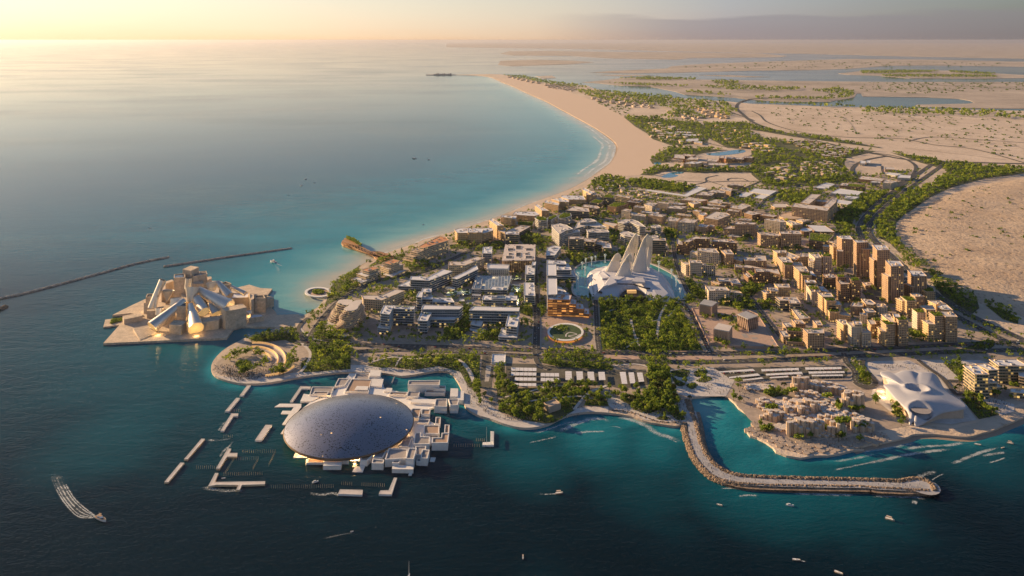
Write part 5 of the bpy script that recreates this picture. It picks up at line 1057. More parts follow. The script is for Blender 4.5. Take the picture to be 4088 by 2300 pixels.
def domed_museum():
    X0, D0, RAD, ZR, RISE = -232.7,1083.0,90.4,10.0,23.0
    root = empty('domed_museum',(X0, D0,0),'white block museum on the water under a huge pierced silver blue dome', 'museum')
    # --- the dome: a shallow cap of overlapping pierced metal
    m, n, b = principled('pierced_dome_metal')
    g = n.nodes.new('ShaderNodeTexCoord'); p = g.outputs['Object']
    mp = n.nodes.new('ShaderNodeMapping'); mp.inputs['Scale'].default_value = (.8,1.5,1); n.links.new(p, mp.inputs[0])
    v1 = n.nodes.new('ShaderNodeTexVoronoi'); v1.inputs['Scale'].default_value = .42; v1.inputs['Randomness'].default_value = 1; n.links.new(mp.outputs[0], v1.inputs['Vector'])
    v2 = n.nodes.new('ShaderNodeTexVoronoi'); v2.inputs['Scale'].default_value = .10; n.links.new(mp.outputs[0], v2.inputs['Vector'])
    nz = noise(n, .05,3, p)
    hole = math_n(n, 'LESS_THAN', v1.outputs['Distance'], math_n(n, 'MULTIPLY', nz.outputs[0], .62))
    sc2 = n.nodes.new('ShaderNodeSeparateColor'); n.links.new(v1.outputs['Color'], sc2.inputs[0])
    hole = math_n(n, 'MULTIPLY', hole, math_n(n, 'GREATER_THAN', sc2.outputs[0], .30))
    hole2 = math_n(n, 'LESS_THAN', v2.outputs['Distance'], .11)
    sc3 = n.nodes.new('ShaderNodeSeparateColor'); n.links.new(v2.outputs['Color'], sc3.inputs[0])
    hole2 = math_n(n, 'MULTIPLY', hole2, math_n(n, 'GREATER_THAN', sc3.outputs[1], .6))
    hh = math_n(n, 'MAXIMUM', hole, hole2)
    gl = math_n(n, 'MULTIPLY', hole2, math_n(n, 'GREATER_THAN', sc3.outputs[0], .55))
    n.links.new(mixc(n, hh, (.30,.295,.34),(.02,.018,.018)), b.inputs['Base Color'])
    n.links.new(math_n(n, 'SUBTRACT', .9, math_n(n, 'MULTIPLY', hh, .9)), b.inputs['Metallic'])
    b.inputs['Roughness'].default_value = .36
    b.inputs['Emission Color'].default_value = (1,.55,.2,1); n.links.new(math_n(n, 'MULTIPLY', gl, 1.0), b.inputs['Emission Strength'])
    rings, N = [], 128
    for k in range(25):
        f = 1 - k / 24; r = RAD * f; z = ZR + RISE * (1 - f * f)
        rings.append([Vector((r * math.cos(2 * math.pi * i / N), r * math.sin(2 * math.pi * i / N), z)) for i in range(N)])
    q = MB(); q.loft(rings[:-1], 0, False); q.face(rings[-2], 0)
    dome = q.build('dome',[m], root, weld=True, smooth_=True)
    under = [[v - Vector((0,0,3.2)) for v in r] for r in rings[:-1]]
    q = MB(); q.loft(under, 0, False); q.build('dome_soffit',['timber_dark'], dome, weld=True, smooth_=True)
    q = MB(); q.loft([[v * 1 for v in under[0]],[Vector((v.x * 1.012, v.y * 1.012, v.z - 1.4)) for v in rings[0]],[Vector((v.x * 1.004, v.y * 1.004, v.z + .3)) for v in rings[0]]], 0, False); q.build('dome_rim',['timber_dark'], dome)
    # --- the white quays and blocks
    def blk(h, pts, deck=None, name='gallery_block', wall='white_block', par=1.2):
        P, z = footprint(('G2', h, pts), 0.0); block(root, name, P, -1.5, z, wall, deck, par)
    q = MB(); q.prism([(x - X0, y - D0) for x, y in UU('G2',[(300,1090),(330,620),(480,500),(640,440),(800,340),(930,230),(1340,200),(1370,330),(1650,400),(1980,480),(1980,560),(1720,640),(2030,780),(2040,890),(1920,1030),(1860,1150),(1640,1180),(1440,1190),(1080,1170),(700,1160)], 2.2)], -1.5,2.2); q.build('quay',['white'], root)
    G, Br = 'deck_grey', 'deck_brown'
    for h, pts, deck in [
        (14, [(642,1240),(428,1240),(478,1148),(662,1160)], Br),(52, [(850,1265),(633,1265),(650,1208),(862,1210)], None),(60, [(945,1190),(730,1190),(735,1130),(945,1130)], None),
        (60, [(1165,1215),(1075,1212),(1100,1150),(1240,1140)], Br),(4, [(1110,1345),(983,1340),(1020,1275),(1137,1275)], None),(12, [(1137,1276),(1073,1270),(1080,1232),(1140,1235)], None),
        (55, [(1350,1180),(1243,1175),(1275,1065),(1418,1065)], G),(70, [(1360,1250),(1218,1245),(1230,1190),(1367,1205)], G),(82, [(1640,1185),(1378,1202),(1425,1065),(1652,1073)], G),
        (66, [(1545,1245),(1465,1245),(1480,1195),(1572,1200)], G),(112, [(1725,1197),(1628,1190),(1665,1060),(1762,1065)], G),(50, [(1722,1310),(1463,1305),(1470,1255),(1722,1262)], None),
        (82, [(1892,1190),(1808,1185),(1825,1080),(1917,1085)], G),(62, [(1860,1150),(1755,1145),(1745,1040),(1877,1035)], G),(40, [(1815,1230),(1755,1222),(1765,1182),(1815,1185)], G),
        (32, [(1670,1045),(1553,1040),(1600,925),(1712,925)], G),(72, [(1917,1015),(1723,1015),(1745,875),(1812,875),(1812,923),(1922,925)], G),(84, [(2137,1000),(1943,1000),(1950,935),(2057,935),(2062,880),(2150,885)], Br),
        (86, [(2152,885),(2093,880),(2100,780),(2157,785)], Br),(20, [(2022,942),(1888,937),(1895,890),(2027,890)], Br),(42, [(2030,890),(1848,887),(1850,785),(2037,785)], Br),(34, [(2047,777),(1983,770),(1990,688),(2052,690)], Br),
        (26, [(1907,762),(1768,755),(1790,713),(1922,715)], G),(52, [(1790,692),(1698,690),(1700,583),(1817,585)], Br),(52, [(1917,657),(1813,655),(1820,593),(1927,595)], Br),(72, [(2125,565),(1973,558),(1990,470),(2130,468)], G),(90, [(2257,545),(2163,545),(2140,470),(2272,470)], G),
        (40, [(1985,520),(1688,500),(1710,463),(1992,465)], None),(52, [(2327,477),(2243,470),(2265,363),(2332,365)], None),(62, [(2257,432),(2163,430),(2170,333),(2262,335)], None),(32, [(2100,397),(1858,395),(1880,343),(2112,345)], Br),
        (62, [(2108,347),(1963,342),(1970,308),(2112,310)], Br),(92, [(2037,302),(1653,297),(1665,248),(2042,243)], G),(42, [(1782,442),(1638,440),(1660,373),(1802,378)], G),(32, [(1640,422),(1428,417),(1440,383),(1652,388)], Br),(32, [(1462,372),(1368,370),(1400,328),(1467,330)], None),
        (52, [(1320,187),(1193,180),(1205,113),(1337,116)], None),(26, [(1180,387),(893,382),(975,228),(1222,233)], Br),(36, [(1340,312),(1208,302),(1225,218),(1362,220)], None),(22, [(1187,242),(1003,227),(1030,153),(1197,158)], G),(26, [(900,300),(768,322),(820,220),(952,223)], G),
        (26, [(727,427),(468,422),(500,323),(767,323)], G),(22, [(490,490),(358,490),(400,398),(602,430)], None),(34, [(688,412),(503,412),(535,378),(702,378)], Br),(8, [(370,557),(48,557),(110,518),(372,520)], None),(8, [(272,642),(123,642),(145,603),(302,605)], None),
        (8, [(200,770),(138,770),(280,558),(372,555)], None),(8, [(197,885),(120,880),(190,778),(217,770)], None),(9, [(1102,152),(958,152),(1010,53),(1162,55)], None),(9, [(1010,222),(903,222),(960,140),(1102,140)], None),(40, [(1060,350),(1010,350),(1040,305),(1180,308),(1170,352)], None),(10, [(1698,1380),(1660,1380),(1690,1312),(1722,1312)], None),(6, [(1975,1217),(1918,1215),(1930,1165),(1992,1167)], None)]:
        blk(h, pts, deck)
    for pts in ([(465,1168),(273,1168),(315,1068),(560,1122)],[(1072,1210),(953,1210),(960,1148),(1102,1150)]):
        P, z = footprint(('G2',10, pts), 0.0); block(root, 'lit_terrace', P, -1.5, z, 'white_block')
    # lamps under the dome
    for k, (x, y) in enumerate(((420,1110),(600,1120),(800,1130),(1020,1150),(1200,1090),(1600,900),(700,470),(320,760),(1500,560))):
        gx, gy = U('G2', x, y, 4); L = bpy.data.lights.new('museum_lamp', 'POINT'); L.energy = 26000 if k < 5 else 9000; L.color = (1,.60,.24); L.shadow_soft_size = 2
        o = bpy.data.objects.new('museum_lamp', L); COL.objects.link(o); o.parent = root
        dx, dy = X0 - gx, D0 - gy; dl = math.hypot(dx, dy); o.location = (gx + dx / dl * 4 - X0, gy + dy / dl * 4 - D0,7.0)
domed_museum()

def float_pontoons():
    """white floating quays of the basin around the domed museum"""
    PON = [('straight pontoon nearest the amphitheatre garden',[('D1',[(795,622),(828,622),(896,532),(862,532)])]),('straight pontoon second from the amphitheatre garden',[('D1',[(665,762),(703,760),(800,645),(765,643)])]),
           ('pontoon with short hooked head and foam at its foot',[('D1',[(625,935),(655,935),(740,805),(780,803),(783,782),(722,782)])]),('wide pale pontoon alone in the basin left of the dome',[('D1',[(932,1020),(992,1020),(1084,885),(1026,883)])]),
           ('long sand coloured pontoon farther from the dome, upper of the pair',[('D1',[(300,1190),(332,1190),(487,1008),(455,1007)])]),('long sand coloured pontoon, lower left of the pair',[('D1',[(125,1393),(160,1393),(304,1221),(268,1220)])]),
           ('Y shaped sand coloured pontoon',[('D1',[(585,1272),(617,1274),(683,1166),(773,1166),(775,1134),(703,1134),(720,1096),(690,1094)])]),('large branched pontoon with people on it',[('D1',[(515,1430),(590,1417),(785,1419),(765,1460),(795,1462),(815,1418),(1020,1412),(1022,1385),(575,1393),(606,1313),(577,1312)])]),
           ('white hooked pontoon beside the upper left blocks of the domed museum',[('G2',[(235,492),(268,492),(375,338),(480,337),(485,310),(360,308)])]),('plain white rectangular pontoon below the dome',[('D2',[(668,1275),(883,1283),(888,1240),(685,1235)])]),
           ('L shaped white pontoon at the lower right of the dome',[('D2',[(1030,1277),(1145,1280),(1193,1132),(1165,1130),(1118,1243),(1045,1245)])]),('thin white bar floating in the inner pool',[('G2',[(1458,262),(1466,264),(1495,195),(1486,194)])])]
    for lab, parts in PON:
        P = UU(parts[0][0], parts[0][1], 2.2); c = centre(P); root = empty('pontoon',(*c, 0), lab, 'pontoon', 'floating pontoons round the domed museum')
        loc = ccw([(x - c[0], y - c[1]) for x, y in P]); q = MB(); q.prism(loc, -1.2,2.0,0,0); q.build('float',['slab_cream' if 'sand' in lab or 'people' in lab else 'white'], root)
        q = MB(); q.flat(offset(loc, -.9), 2.2); q.ring(loc, offset(loc, -.9), 2.0,2.35,0); q.build('deck',['paving_light'], root)
    # mast pontoon east of the museum
    P = UU('D2',[(1952,838),(2053,840),(2055,718),(2025,716),(2022,812),(1955,815)], 2.5); c = centre(P)
    root = empty('pontoon',(*c, 0),'L shaped jetty with louvred white roof right of the domed museum', 'pontoon'); loc = ccw([(x - c[0], y - c[1]) for x, y in P])
    q = MB(); q.prism(loc, -1,2.4,0,0); q.build('float',['white'], root)
    P2 = UU('D2',[(2025,800),(2053,800),(2055,716),(2025,716)], 7); q = MB(); 
    for k in range(14):
        a = [Vector(P2[0]).lerp(Vector(P2[3]), t) for t in (k / 14, (k + .55) / 14)]; b = [Vector(P2[1]).lerp(Vector(P2[2]), t) for t in (k / 14, (k + .55) / 14)]
        q.prism([(v.x - c[0], v.y - c[1]) for v in (a[0], b[0], b[1], a[1])], 6.3,6.8,0,0, True)
    for v in P2: q.tube((v[0] - c[0], v[1] - c[1], 2),(v[0] - c[0], v[1] - c[1], 6.5), .25, n=5)
    q.build('louvred_roof',['white'], root)
float_pontoons()

def piles():
    rows = [('D1',(825,1135),(1110,1130), 16),('D1',(1110,1135),(1055,1255), 9),('D1',(768,1200),(960,1195), 11),('D1',(960,1200),(915,1282), 7),('D1',(755,1180),(668,1320), 11),('D1',(655,1335),(995,1330), 19),('D1',(410,1275),(590,1275), 11),('D1',(720,770),(800,768), 6),
            ('D2',(75,1225),(625,1220), 30),('D2',(700,1195),(790,1200), 6),('D2',(880,1205),(1080,1212), 12),('D2',(1700,856),(1925,856), 12),('D2',(1898,806),(1968,808), 5),('D1',(650,998),(730,996), 6)]
    q = MB(); q.tube((0,0,-1),(0,0,4.2), .20,.16,6); me = q.mesh('mooring_pile',['slab_cream'])
    for c, a, b, n in rows:
        for k in range(n):
            t = k / (n - 1); x, y = U(c, a[0] + (b[0] - a[0]) * t, a[1] + (b[1] - a[1]) * t, 0)
            tag(link('mooring_pile', me, None, (x, y, 0)),'thin mooring pile standing in a row in the museum basin', 'pile', 'mooring piles in the museum basin')
piles()

def cone_museum():
    """stone blocks and leaning metal cones on a pointed platform"""
    cx, cy = U('G1',1300,900,4)
    root = empty('cone_museum',(cx, cy, 0),'museum of piled limestone blocks and leaning silver cones on its own peninsula', 'museum')
    plaza = UU('G1',[(45,1215),(330,895),(620,830),(690,840),(640,800),(440,775),(180,800),(215,782),(480,650),(665,565),(1000,430),(1500,300),(1760,300),(2000,400),(2190,355),(2350,405),(2530,415),(2450,520),(2550,540),(2550,640),(2500,690),(2570,745),(2600,800),(2900,790),(3050,860),(2900,990),(2080,965),(1960,1000),(1860,1135),(1500,1152),(1000,1172),(500,1195)], 4)
    q = MB(); q.prism([(x - cx, y - cy) for x, y in plaza], -1.5,4.0,0,0); q.build('platform',['stone_block'], root); FOOT.append(plaza)
    # garden pontoon beside the tip
    P = UU('G1',[(45,978),(75,870),(322,838),(330,890),(285,945)], 2.5); q = MB(); q.prism([(x - cx, y - cy) for x, y in P], -1,2.5,0,0); q.build('garden_platform',['stone_block'], root)
    leaf_patch([(x - cx, y - cy) for x, y in UU('G1',[(140,940),(170,870),(320,850),(325,890)], 2.5)], 2.6,1.2,3.5,2.2, 'planting', root)
    def blk(h, pts, deck=None, name='stone_block'):
        P, z = footprint(('G1', h, pts), 4.0); return block(root, name, P, 3.5, z, 'stone_block', deck, 1.5)
    S = 'roof_solar'
    for h, pts, deck in [(485, [(1330,152),(1212,128),(1330,76),(1450,98)], None),(420, [(1250,258),(1080,266),(1085,212),(1248,198)], S),(400, [(1500,215),(1362,245),(1372,205),(1565,180),(1575,205)], S),(390, [(1560,197),(1450,202),(1455,170),(1562,163)], 'stone_block'),
                         (330, [(1515,338),(1400,348),(1340,335),(1395,295),(1517,302)], None),(275, [(1260,682),(1120,682),(1120,642),(1257,632)], S),(135, [(1185,960),(1015,937),(1090,870),(1272,890)], None),(275, [(1990,722),(1840,742),(1778,702),(2090,633),(2150,687)], None),
                         (130, [(1740,880),(1500,905),(1470,850),(1810,800)], None),(100, [(2100,860),(1850,900),(1820,850),(2050,810)], None),(205, [(2450,503),(2260,517),(2180,472),(2222,413),(2402,408),(2447,453)], None),(205, [(2430,562),(2270,562),(2280,520),(2402,518)], 'dark_void'),(110, [(2552,562),(2440,582),(2450,532),(2547,535)], None),
                         (125, [(2180,552),(1928,562),(1930,490),(2182,480)], 'roof_white'),(240, [(770,547),(668,547),(690,500),(782,495)], 'dark_void'),(160, [(700,632),(640,622),(650,590),(710,600)], None),(72, [(350,867),(328,815),(590,763),(622,812)], None),(105, [(820,737),(688,747),(690,725),(822,715)], None),
                         (205, [(1900,362),(1800,372),(1748,342),(1850,316),(1927,345)], 'dark_void'),(300, [(1080,302),(960,342),(965,308),(1060,278)], None),(170, [(1000,420),(900,440),(960,340),(1090,330)], None),(60, [(2190,860),(2400,830),(2380,795),(2230,800)], 'roof_white'),(230, [(2260,560),(2215,580),(2195,475),(2262,470)], None),(260, [(1640,262),(1570,290),(1570,240),(1630,235)], None),(90, [(1600,830),(1420,850),(1440,790),(1640,780)], None),(200, [(1480,600),(1180,610),(1190,480),(1480,470)], None),(120, [(1100,800),(850,830),(860,720),(1110,700)], None),(140, [(1900,600),(1600,640),(1560,500),(1800,460)], None)]:
        blk(h, pts, deck)
    P = [W('G1', x, y, 0.0) for x, y in ()]
    lo = UU('G1',[(485,1020),(740,970),(830,1060),(582,1160)], 6); q = MB(); zz = (9.5,9.5,5.5,4.8)
    q.face([(x - cx, y - cy, z) for (x, y), z in zip(lo, zz)][::-1], 0)
    for i in range(4):
        j = (i + 1) % 4; q.face([(lo[i][0] - cx, lo[i][1] - cy, 3.9),(lo[j][0] - cx, lo[j][1] - cy, 3.9),(lo[j][0] - cx, lo[j][1] - cy, zz[j]),(lo[i][0] - cx, lo[i][1] - cy, zz[i])], 0)
    q.build('sloping_terrace',['stone_block'], root)
    def gd(y): return (H - 4) * FPX / (1040 + y / 3.68 - HZ)
    def cone(x0, y0, r0, d0, x1, y1, r1, d1, lit=False, squash=1.0, name='cone', n=28, bulge=0.0, cap0='dark_void'):
        A, Bp = W('G1', x0, y0, d0), W('G1', x1, y1, d1); k0, k1 = d0 / FPX / 3.68, d1 / FPX / 3.68
        t = (Bp - A).normalized(); u = t.cross(Vector((0,0,1)));  u = u.normalized() if u.length > .05 else Vector((1,0,0)); v = u.cross(t).normalized()
        rings = []
        for s in range(9):
            f = s / 8; r = (r0 * k0 * (1 - f) + r1 * k1 * f) * (1 + bulge * math.sin(f * math.pi)); c = A.lerp(Bp, f)
            rings.append([c + (u * math.cos(2 * math.pi * i / n) + v * squash * math.sin(2 * math.pi * i / n)) * r - Vector((cx, cy, 0)) for i in range(n)])
        q = MB(); q.loft(rings, 0, False); o = q.build(name, ['metal'], root, weld=True, smooth_=True)
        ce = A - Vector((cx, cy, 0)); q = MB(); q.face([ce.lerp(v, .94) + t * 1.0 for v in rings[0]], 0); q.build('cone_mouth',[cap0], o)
        ce = Bp - Vector((cx, cy, 0)); q = MB(); q.face([ce.lerp(v, .97) - t * 1.2 for v in rings[-1]], 0); q.build('cone_mouth',['warm_light' if lit else 'metal'], o)
    cone(1240,585,40, gd(900), 762,985,98, gd(1058), True); cone(1322,650,38, gd(920), 1408,1005,112, gd(1075), True)
    cone(1440,430,50, gd(800), 1900,690,115, gd(880)); cone(1420,560,62, gd(850), 1530,760,78, gd(930), True)
    cone(1304,255,46, gd(740), 1292,410,52, gd(740)); cone(918,285,46, gd(820), 748,700,48, gd(850))
    cone(995,440,95, gd(830), 985,590,18, gd(835), squash=.7); cone(1358,400,104, gd(830), 1330,610,46, gd(860))
    cone(1130,545,92, gd(850), 1130,690,105, gd(860), squash=.8); cone(1640,320,92, gd(760), 1650,445,50, gd(765), squash=.5)
    cone(1725,320,34, gd(740), 1900,530,66, gd(790)); cone(1925,385,24, gd(700), 2130,490,36, gd(720)); cone(845,520,34, gd(850), 810,690,40, gd(855), squash=.5)
    cone(880,690,60, gd(880), 880,790,64, gd(885)); cone(1620,620,40, gd(850), 1720,780,90, gd(900), True, .5); cone(2180,745,42, gd(860), 2185,780,44, gd(860), name='lit_drum', cap0='roof_white')
    for x, y, z, e in ((1060,880,16,12000),(850,1075,9,5000),(1420,1090,7,5000),(1330,900,10,8000),(1700,790,14,8000),(1280,560,30,9000),(1480,820,12,6000),(2180,800,10,5000),(1040,400,34,7000),(1600,830,12,6000),(650,740,12,3000)):
        gx, gy = W('G1', x, y, gd(y + 20)).xy; L = bpy.data.lights.new('museum_lamp', 'POINT'); L.energy = e; L.color = (1,.62,.22); L.shadow_soft_size = 3
        o = bpy.data.objects.new('museum_lamp', L); COL.objects.link(o); o.parent = root; o.location = (gx - cx, gy - cy, z)
cone_museum()

def winged_museum():
    """five leaning lattice wings on a folded white mound in a pool"""
    c0 = U('G3',1150,1000,6); cx, cy = c0
    pool = smooth(UU('G3',[(165,1100),(185,990),(230,880),(190,775),(250,700),(400,645),(600,612),(800,603),(1000,598),(1300,620),(1470,660),(1650,735),(1820,825),(1910,900),(1985,1010),(2040,1140),(2065,1240),(1940,1262),(1200,1240),(450,1230),(230,1200)], GZ), 3, True)
    pr = empty('round_pool',(cx, cy, GZ),'turquoise pool with pale rim curving round the winged museum', 'pool')
    loc = ccw([(x - cx, y - cy) for x, y in pool]); q = MB(); q.flat(loc, .35); q.build('water',['pool'], pr); q = MB(); q.ring(offset(loc, 4.5), loc, .1,.9,0); q.build('pool_rim',['paving_light'], pr); FOOT.append(offset(pool, 5))
    root = empty('winged_museum',(cx, cy, GZ),'white museum with five leaning steel lattice wings on a faceted mound', 'museum')
    ZT = 24.0
    ring0 = UU('G3',[(455,1275),(480,1170),(410,1060),(392,950),(400,850),(450,785),(560,728),(720,690),(1000,672),(1300,680),(1500,720),(1640,800),(1760,920),(1850,1080),(1940,1305),(1560,1305),(1430,1275),(1330,1200),(1230,1150),(1080,1150),(1000,1200),(930,1262)], GZ + .6)
    mid = UU('G3',[(520,1190),(540,1120),(500,1010),(480,910),(500,845),(560,800),(640,765),(760,740),(1000,720),(1290,725),(1450,750),(1560,800),(1660,880),(1740,1000),(1780,1170),(1580,1170),(1420,1120),(1330,1080),(1230,1050),(1080,1050),(960,1090),(800,1150)], 13)
    top = UU('G3',[(670,1050),(700,980),(640,900),(585,830),(620,790),(680,770),(740,760),(820,750),(1000,740),(1280,745),(1400,765),(1480,800),(1540,850),(1600,900),(1640,1010),(1500,1010),(1400,990),(1300,960),(1180,930),(1060,930),(900,960),(780,990)], ZT)
    rs = random.Random(3); n = len(ring0); q = MB()
    V0 = [Vector((x - cx, y - cy, .4)) for x, y in ring0]; V1 = [Vector((x - cx, y - cy, 11 + rs.uniform(-2.5,3))) for x, y in mid]; V2 = [Vector((x - cx, y - cy, ZT - 3 + rs.uniform(-2,1.5))) for x, y in top]
    for i in range(n):
        j = (i + 1) % n
        for a, b in ((V0, V1),(V1, V2)):
            if (i + (a is V1)) % 2: q.face([a[i], a[j], b[j]][::-1], 0); q.face([a[i], b[j], b[i]][::-1], 0)
            else: q.face([a[i], a[j], b[i]][::-1], 0); q.face([a[j], b[j], b[i]][::-1], 0)
    ct = sum(V2, Vector()) / n
    for i in range(n): q.face([V2[i], V2[(i + 1) % n], ct + Vector((0,0,2))][::-1], 0)
    q.build('mound',['mound_white'], root, weld=True)
    def strip(pts, zs, name, mat, th=1.2):
        P = [Vector((*[a - b for a, b in zip(U('G3', x, y, z + GZ),(cx, cy))], z)) for (x, y), z in zip(pts, zs)]; q = MB()
        q.face(P, 0); q.face([p - Vector((0,0, th)) for p in P][::-1], 0)
        for i in range(len(P)): a, b = P[i], P[(i + 1) % len(P)]; q.face([a - Vector((0,0, th)), b - Vector((0,0, th)), b, a], 0)
        q.build(name, [mat], root)
    strip([(470,1250),(530,1245),(490,1080),(470,960),(500,820),(445,800),(425,900),(430,1040)], (3,4,8,10,13,8,7,6),'ramp', 'white'); strip([(1930,1310),(1860,1300),(1760,1080),(1600,860),(1520,780),(1600,790),(1730,940),(1850,1110)], (2,3,10,14,15,11,9,6),'ramp', 'white')
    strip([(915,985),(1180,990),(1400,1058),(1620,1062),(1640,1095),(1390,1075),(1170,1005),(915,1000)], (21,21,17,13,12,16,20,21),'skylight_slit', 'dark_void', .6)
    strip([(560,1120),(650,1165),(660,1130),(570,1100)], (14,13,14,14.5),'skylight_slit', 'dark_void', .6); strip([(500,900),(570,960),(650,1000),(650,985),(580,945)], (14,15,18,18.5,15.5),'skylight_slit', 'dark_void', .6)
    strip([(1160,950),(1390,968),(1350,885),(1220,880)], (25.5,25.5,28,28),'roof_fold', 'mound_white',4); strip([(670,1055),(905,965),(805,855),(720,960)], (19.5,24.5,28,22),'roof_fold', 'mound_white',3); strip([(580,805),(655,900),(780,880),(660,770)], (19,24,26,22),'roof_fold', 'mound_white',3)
    P = UU('G3',[(960,1235),(1440,1270),(1330,1165),(1230,1125),(1080,1125),(1000,1180)], GZ + 3); q = MB(); q.prism([(x - cx, y - cy) for x, y in P], -.5,8.0,0,0); q.build('entrance_hall',['dark_void'], root)  # near-black box stands in for the shaded entrance recess
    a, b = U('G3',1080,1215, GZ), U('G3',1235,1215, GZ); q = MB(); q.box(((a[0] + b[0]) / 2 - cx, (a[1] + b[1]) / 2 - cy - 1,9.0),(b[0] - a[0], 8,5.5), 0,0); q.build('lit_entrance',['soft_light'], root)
    WINGS = [(1750, [(705,802),(760,705),(820,600),(872,512),(928,470)],[(962,808),(985,680),(980,570),(962,505),(928,470)], .50),(1716, [(860,907),(930,790),(1000,662),(1062,560),(1122,485)],[(1140,912),(1152,780),(1170,650),(1160,545),(1122,485)], .62),
             (1782, [(945,700),(1010,560),(1080,400),(1150,252),(1240,130)],[(1150,850),(1190,650),(1240,440),(1272,260),(1240,130)], .50),(1748, [(1130,790),(1220,600),(1290,420),(1352,255),(1432,150)],[(1402,885),(1415,700),(1440,420),(1468,250),(1432,150)], .60),(1800, [(1360,560),(1380,440),(1410,320),(1445,215),(1478,175)],[(1445,730),(1492,540),(1506,350),(1502,230),(1478,175)], .40)]
    for d, Lp, Rp, solid in WINGS:
        L = [Vector(p) for p in smooth([W('G3', x, y, d) for x, y in Lp], 6)]; Rr = [Vector(p) for p in smooth([W('G3', x, y, d) for x, y in Rp], 6)]; m = len(L); N = 14
        base = Vector((cx, cy, GZ)); prof = []
        for k in range(m):
            a, b = L[k], Rr[k]; w_ = (b - a).length; ring = []
            for i in range(N * 2):
                th = math.pi * 2 * i / (N * 2); s = .5 - .5 * math.cos(th); dep = math.sin(th) * w_ * .19
                ring.append(a.lerp(b, s) + Vector((0,-dep, 0)) - base)
            prof.append(ring)
        cut = int(m * solid) + 1; skin = []
        for k in range(m):                            # the solid skin narrows to a point before the open lattice ends
            f = k / (m - 1); e = max(0.0, (f - solid * .3) / (.93 - solid * .3)); wd = math.sqrt(max(0,1 - e * e)) * (1 - .35 * e)
            if wd < .03: break
            skin.append([prof[k][0].lerp(v, wd) for v in prof[k]])
        q = MB(); q.loft(skin, 0, False); q.face(skin[-1], 0)
        sk = q.build('wing',['wing_skin'], root, weld=True, smooth_=True)
        q = MB()
        for k in range(0, m - 1):
            r = .5
            for i in (range(0, N * 2,2) if k >= cut - 2 else ()):
                q.tube(prof[k][i], prof[k + 1][i], r, n=4, caps=False); q.tube(prof[k][i], prof[k + 1][(i + 2) % (N * 2)], .3, n=4, caps=False)
            if k >= cut - 2:
                for i in range(0, N * 2,2): q.tube(prof[k][i], prof[k][(i + 2) % (N * 2)], .4, n=4, caps=False)
            q.tube(prof[k][0], prof[k + 1][0], 1.1, n=6, caps=False); q.tube(prof[k][N], prof[k + 1][N], .9, n=6, caps=False)
        q.build('wing_lattice',['lattice'], sk)
    # fountains
    m, n_, b_ = principled('fountain_spray'); b_.inputs['Base Color'].default_value = (.75,.86,.88,1); b_.inputs['Roughness'].default_value = .6
    tr = n_.nodes.new('ShaderNodeBsdfTransparent'); mx = n_.nodes.new('ShaderNodeMixShader'); mx.inputs[0].default_value = .42
    n_.links.new(tr.outputs[0], mx.inputs[1]); n_.links.new(b_.outputs[0], mx.inputs[2]); n_.links.new(mx.outputs[0], n_.nodes['Material Output'].inputs[0]); M['spray'] = m
    J = [(245,1130,330, 'tallest fountain jet on the left arm of the pool'),(365,862,165, 'broad fountain jet above the tallest left jet'),(318,760,140, 'thin fountain jet nearest the stepped white terraces'),(378,690,130, 'round headed fountain jet at the upper left of the pool'),(478,700,165, 'wide fountain jet on the upper left curve of the pool'),(545,632,110, 'small fountain jet in front of the glass crescent hotel'),
         (706,640,150, 'fountain jet right of the small one by the glass crescent hotel'),(1622,800,190, 'lone fountain jet behind the right wing'),(1840,912,168, 'fountain jet on the upper right arm of the pool'),(1915,1130,280, 'tallest fountain jet on the right arm of the pool'),(1985,1222,155, 'fountain jet at the lower right tip of the pool')]
    for x, y, h, lab in J:
        gx, gy = U('G3', x, y, GZ); hh = h / 4.262 * gy / FPX; N = 420; t = RNG.uniform(0,1, N) ** .8
        rad = (.5 + 2.8 * np.exp(-((t - .9) / .16) ** 2) + 3.2 * np.exp(-(t / .10) ** 2) + .5) * np.sqrt(RNG.uniform(0,1, N)) * (.5 + hh / 60); th = RNG.uniform(0,2 * np.pi, N)
        cen = np.stack([rad * np.cos(th), rad * np.sin(th), t * hh], 1); me = quads_mesh('fountain_jet', cen, RNG.normal(size=(N, 3)), RNG.uniform(.5,1.3, N), np.zeros(N), ['spray'], 1.6)
        tag(link('fountain_jet', me, None, (gx, gy, GZ + .4)), lab, 'fountain', 'fountain jets in the round pool')
M['mound_white'] = mk('white_mound_panels',(.52,.51,.56), .55, var=.08, scale=.04)
def wing_mat():
    m, n, b = principled('ribbed_wing_skin'); g = n.nodes.new('ShaderNodeTexCoord'); sp = n.nodes.new('ShaderNodeSeparateXYZ'); n.links.new(g.outputs['Object'], sp.inputs[0])
    f = math_n(n, 'FRACT', math_n(n, 'MULTIPLY', sp.outputs[2], .42)); k = math_n(n, 'LESS_THAN', f, .4)
    n.links.new(mixc(n, k, (.76,.71,.66),(.50,.46,.45)), b.inputs['Base Color']); b.inputs['Roughness'].default_value = .5
    bp = n.nodes.new('ShaderNodeBump'); bp.inputs['Distance'].default_value = .5; n.links.new(f, bp.inputs['Height']); n.links.new(bp.outputs[0], b.inputs['Normal']); return m
M['wing_skin'] = wing_mat()
winged_museum()

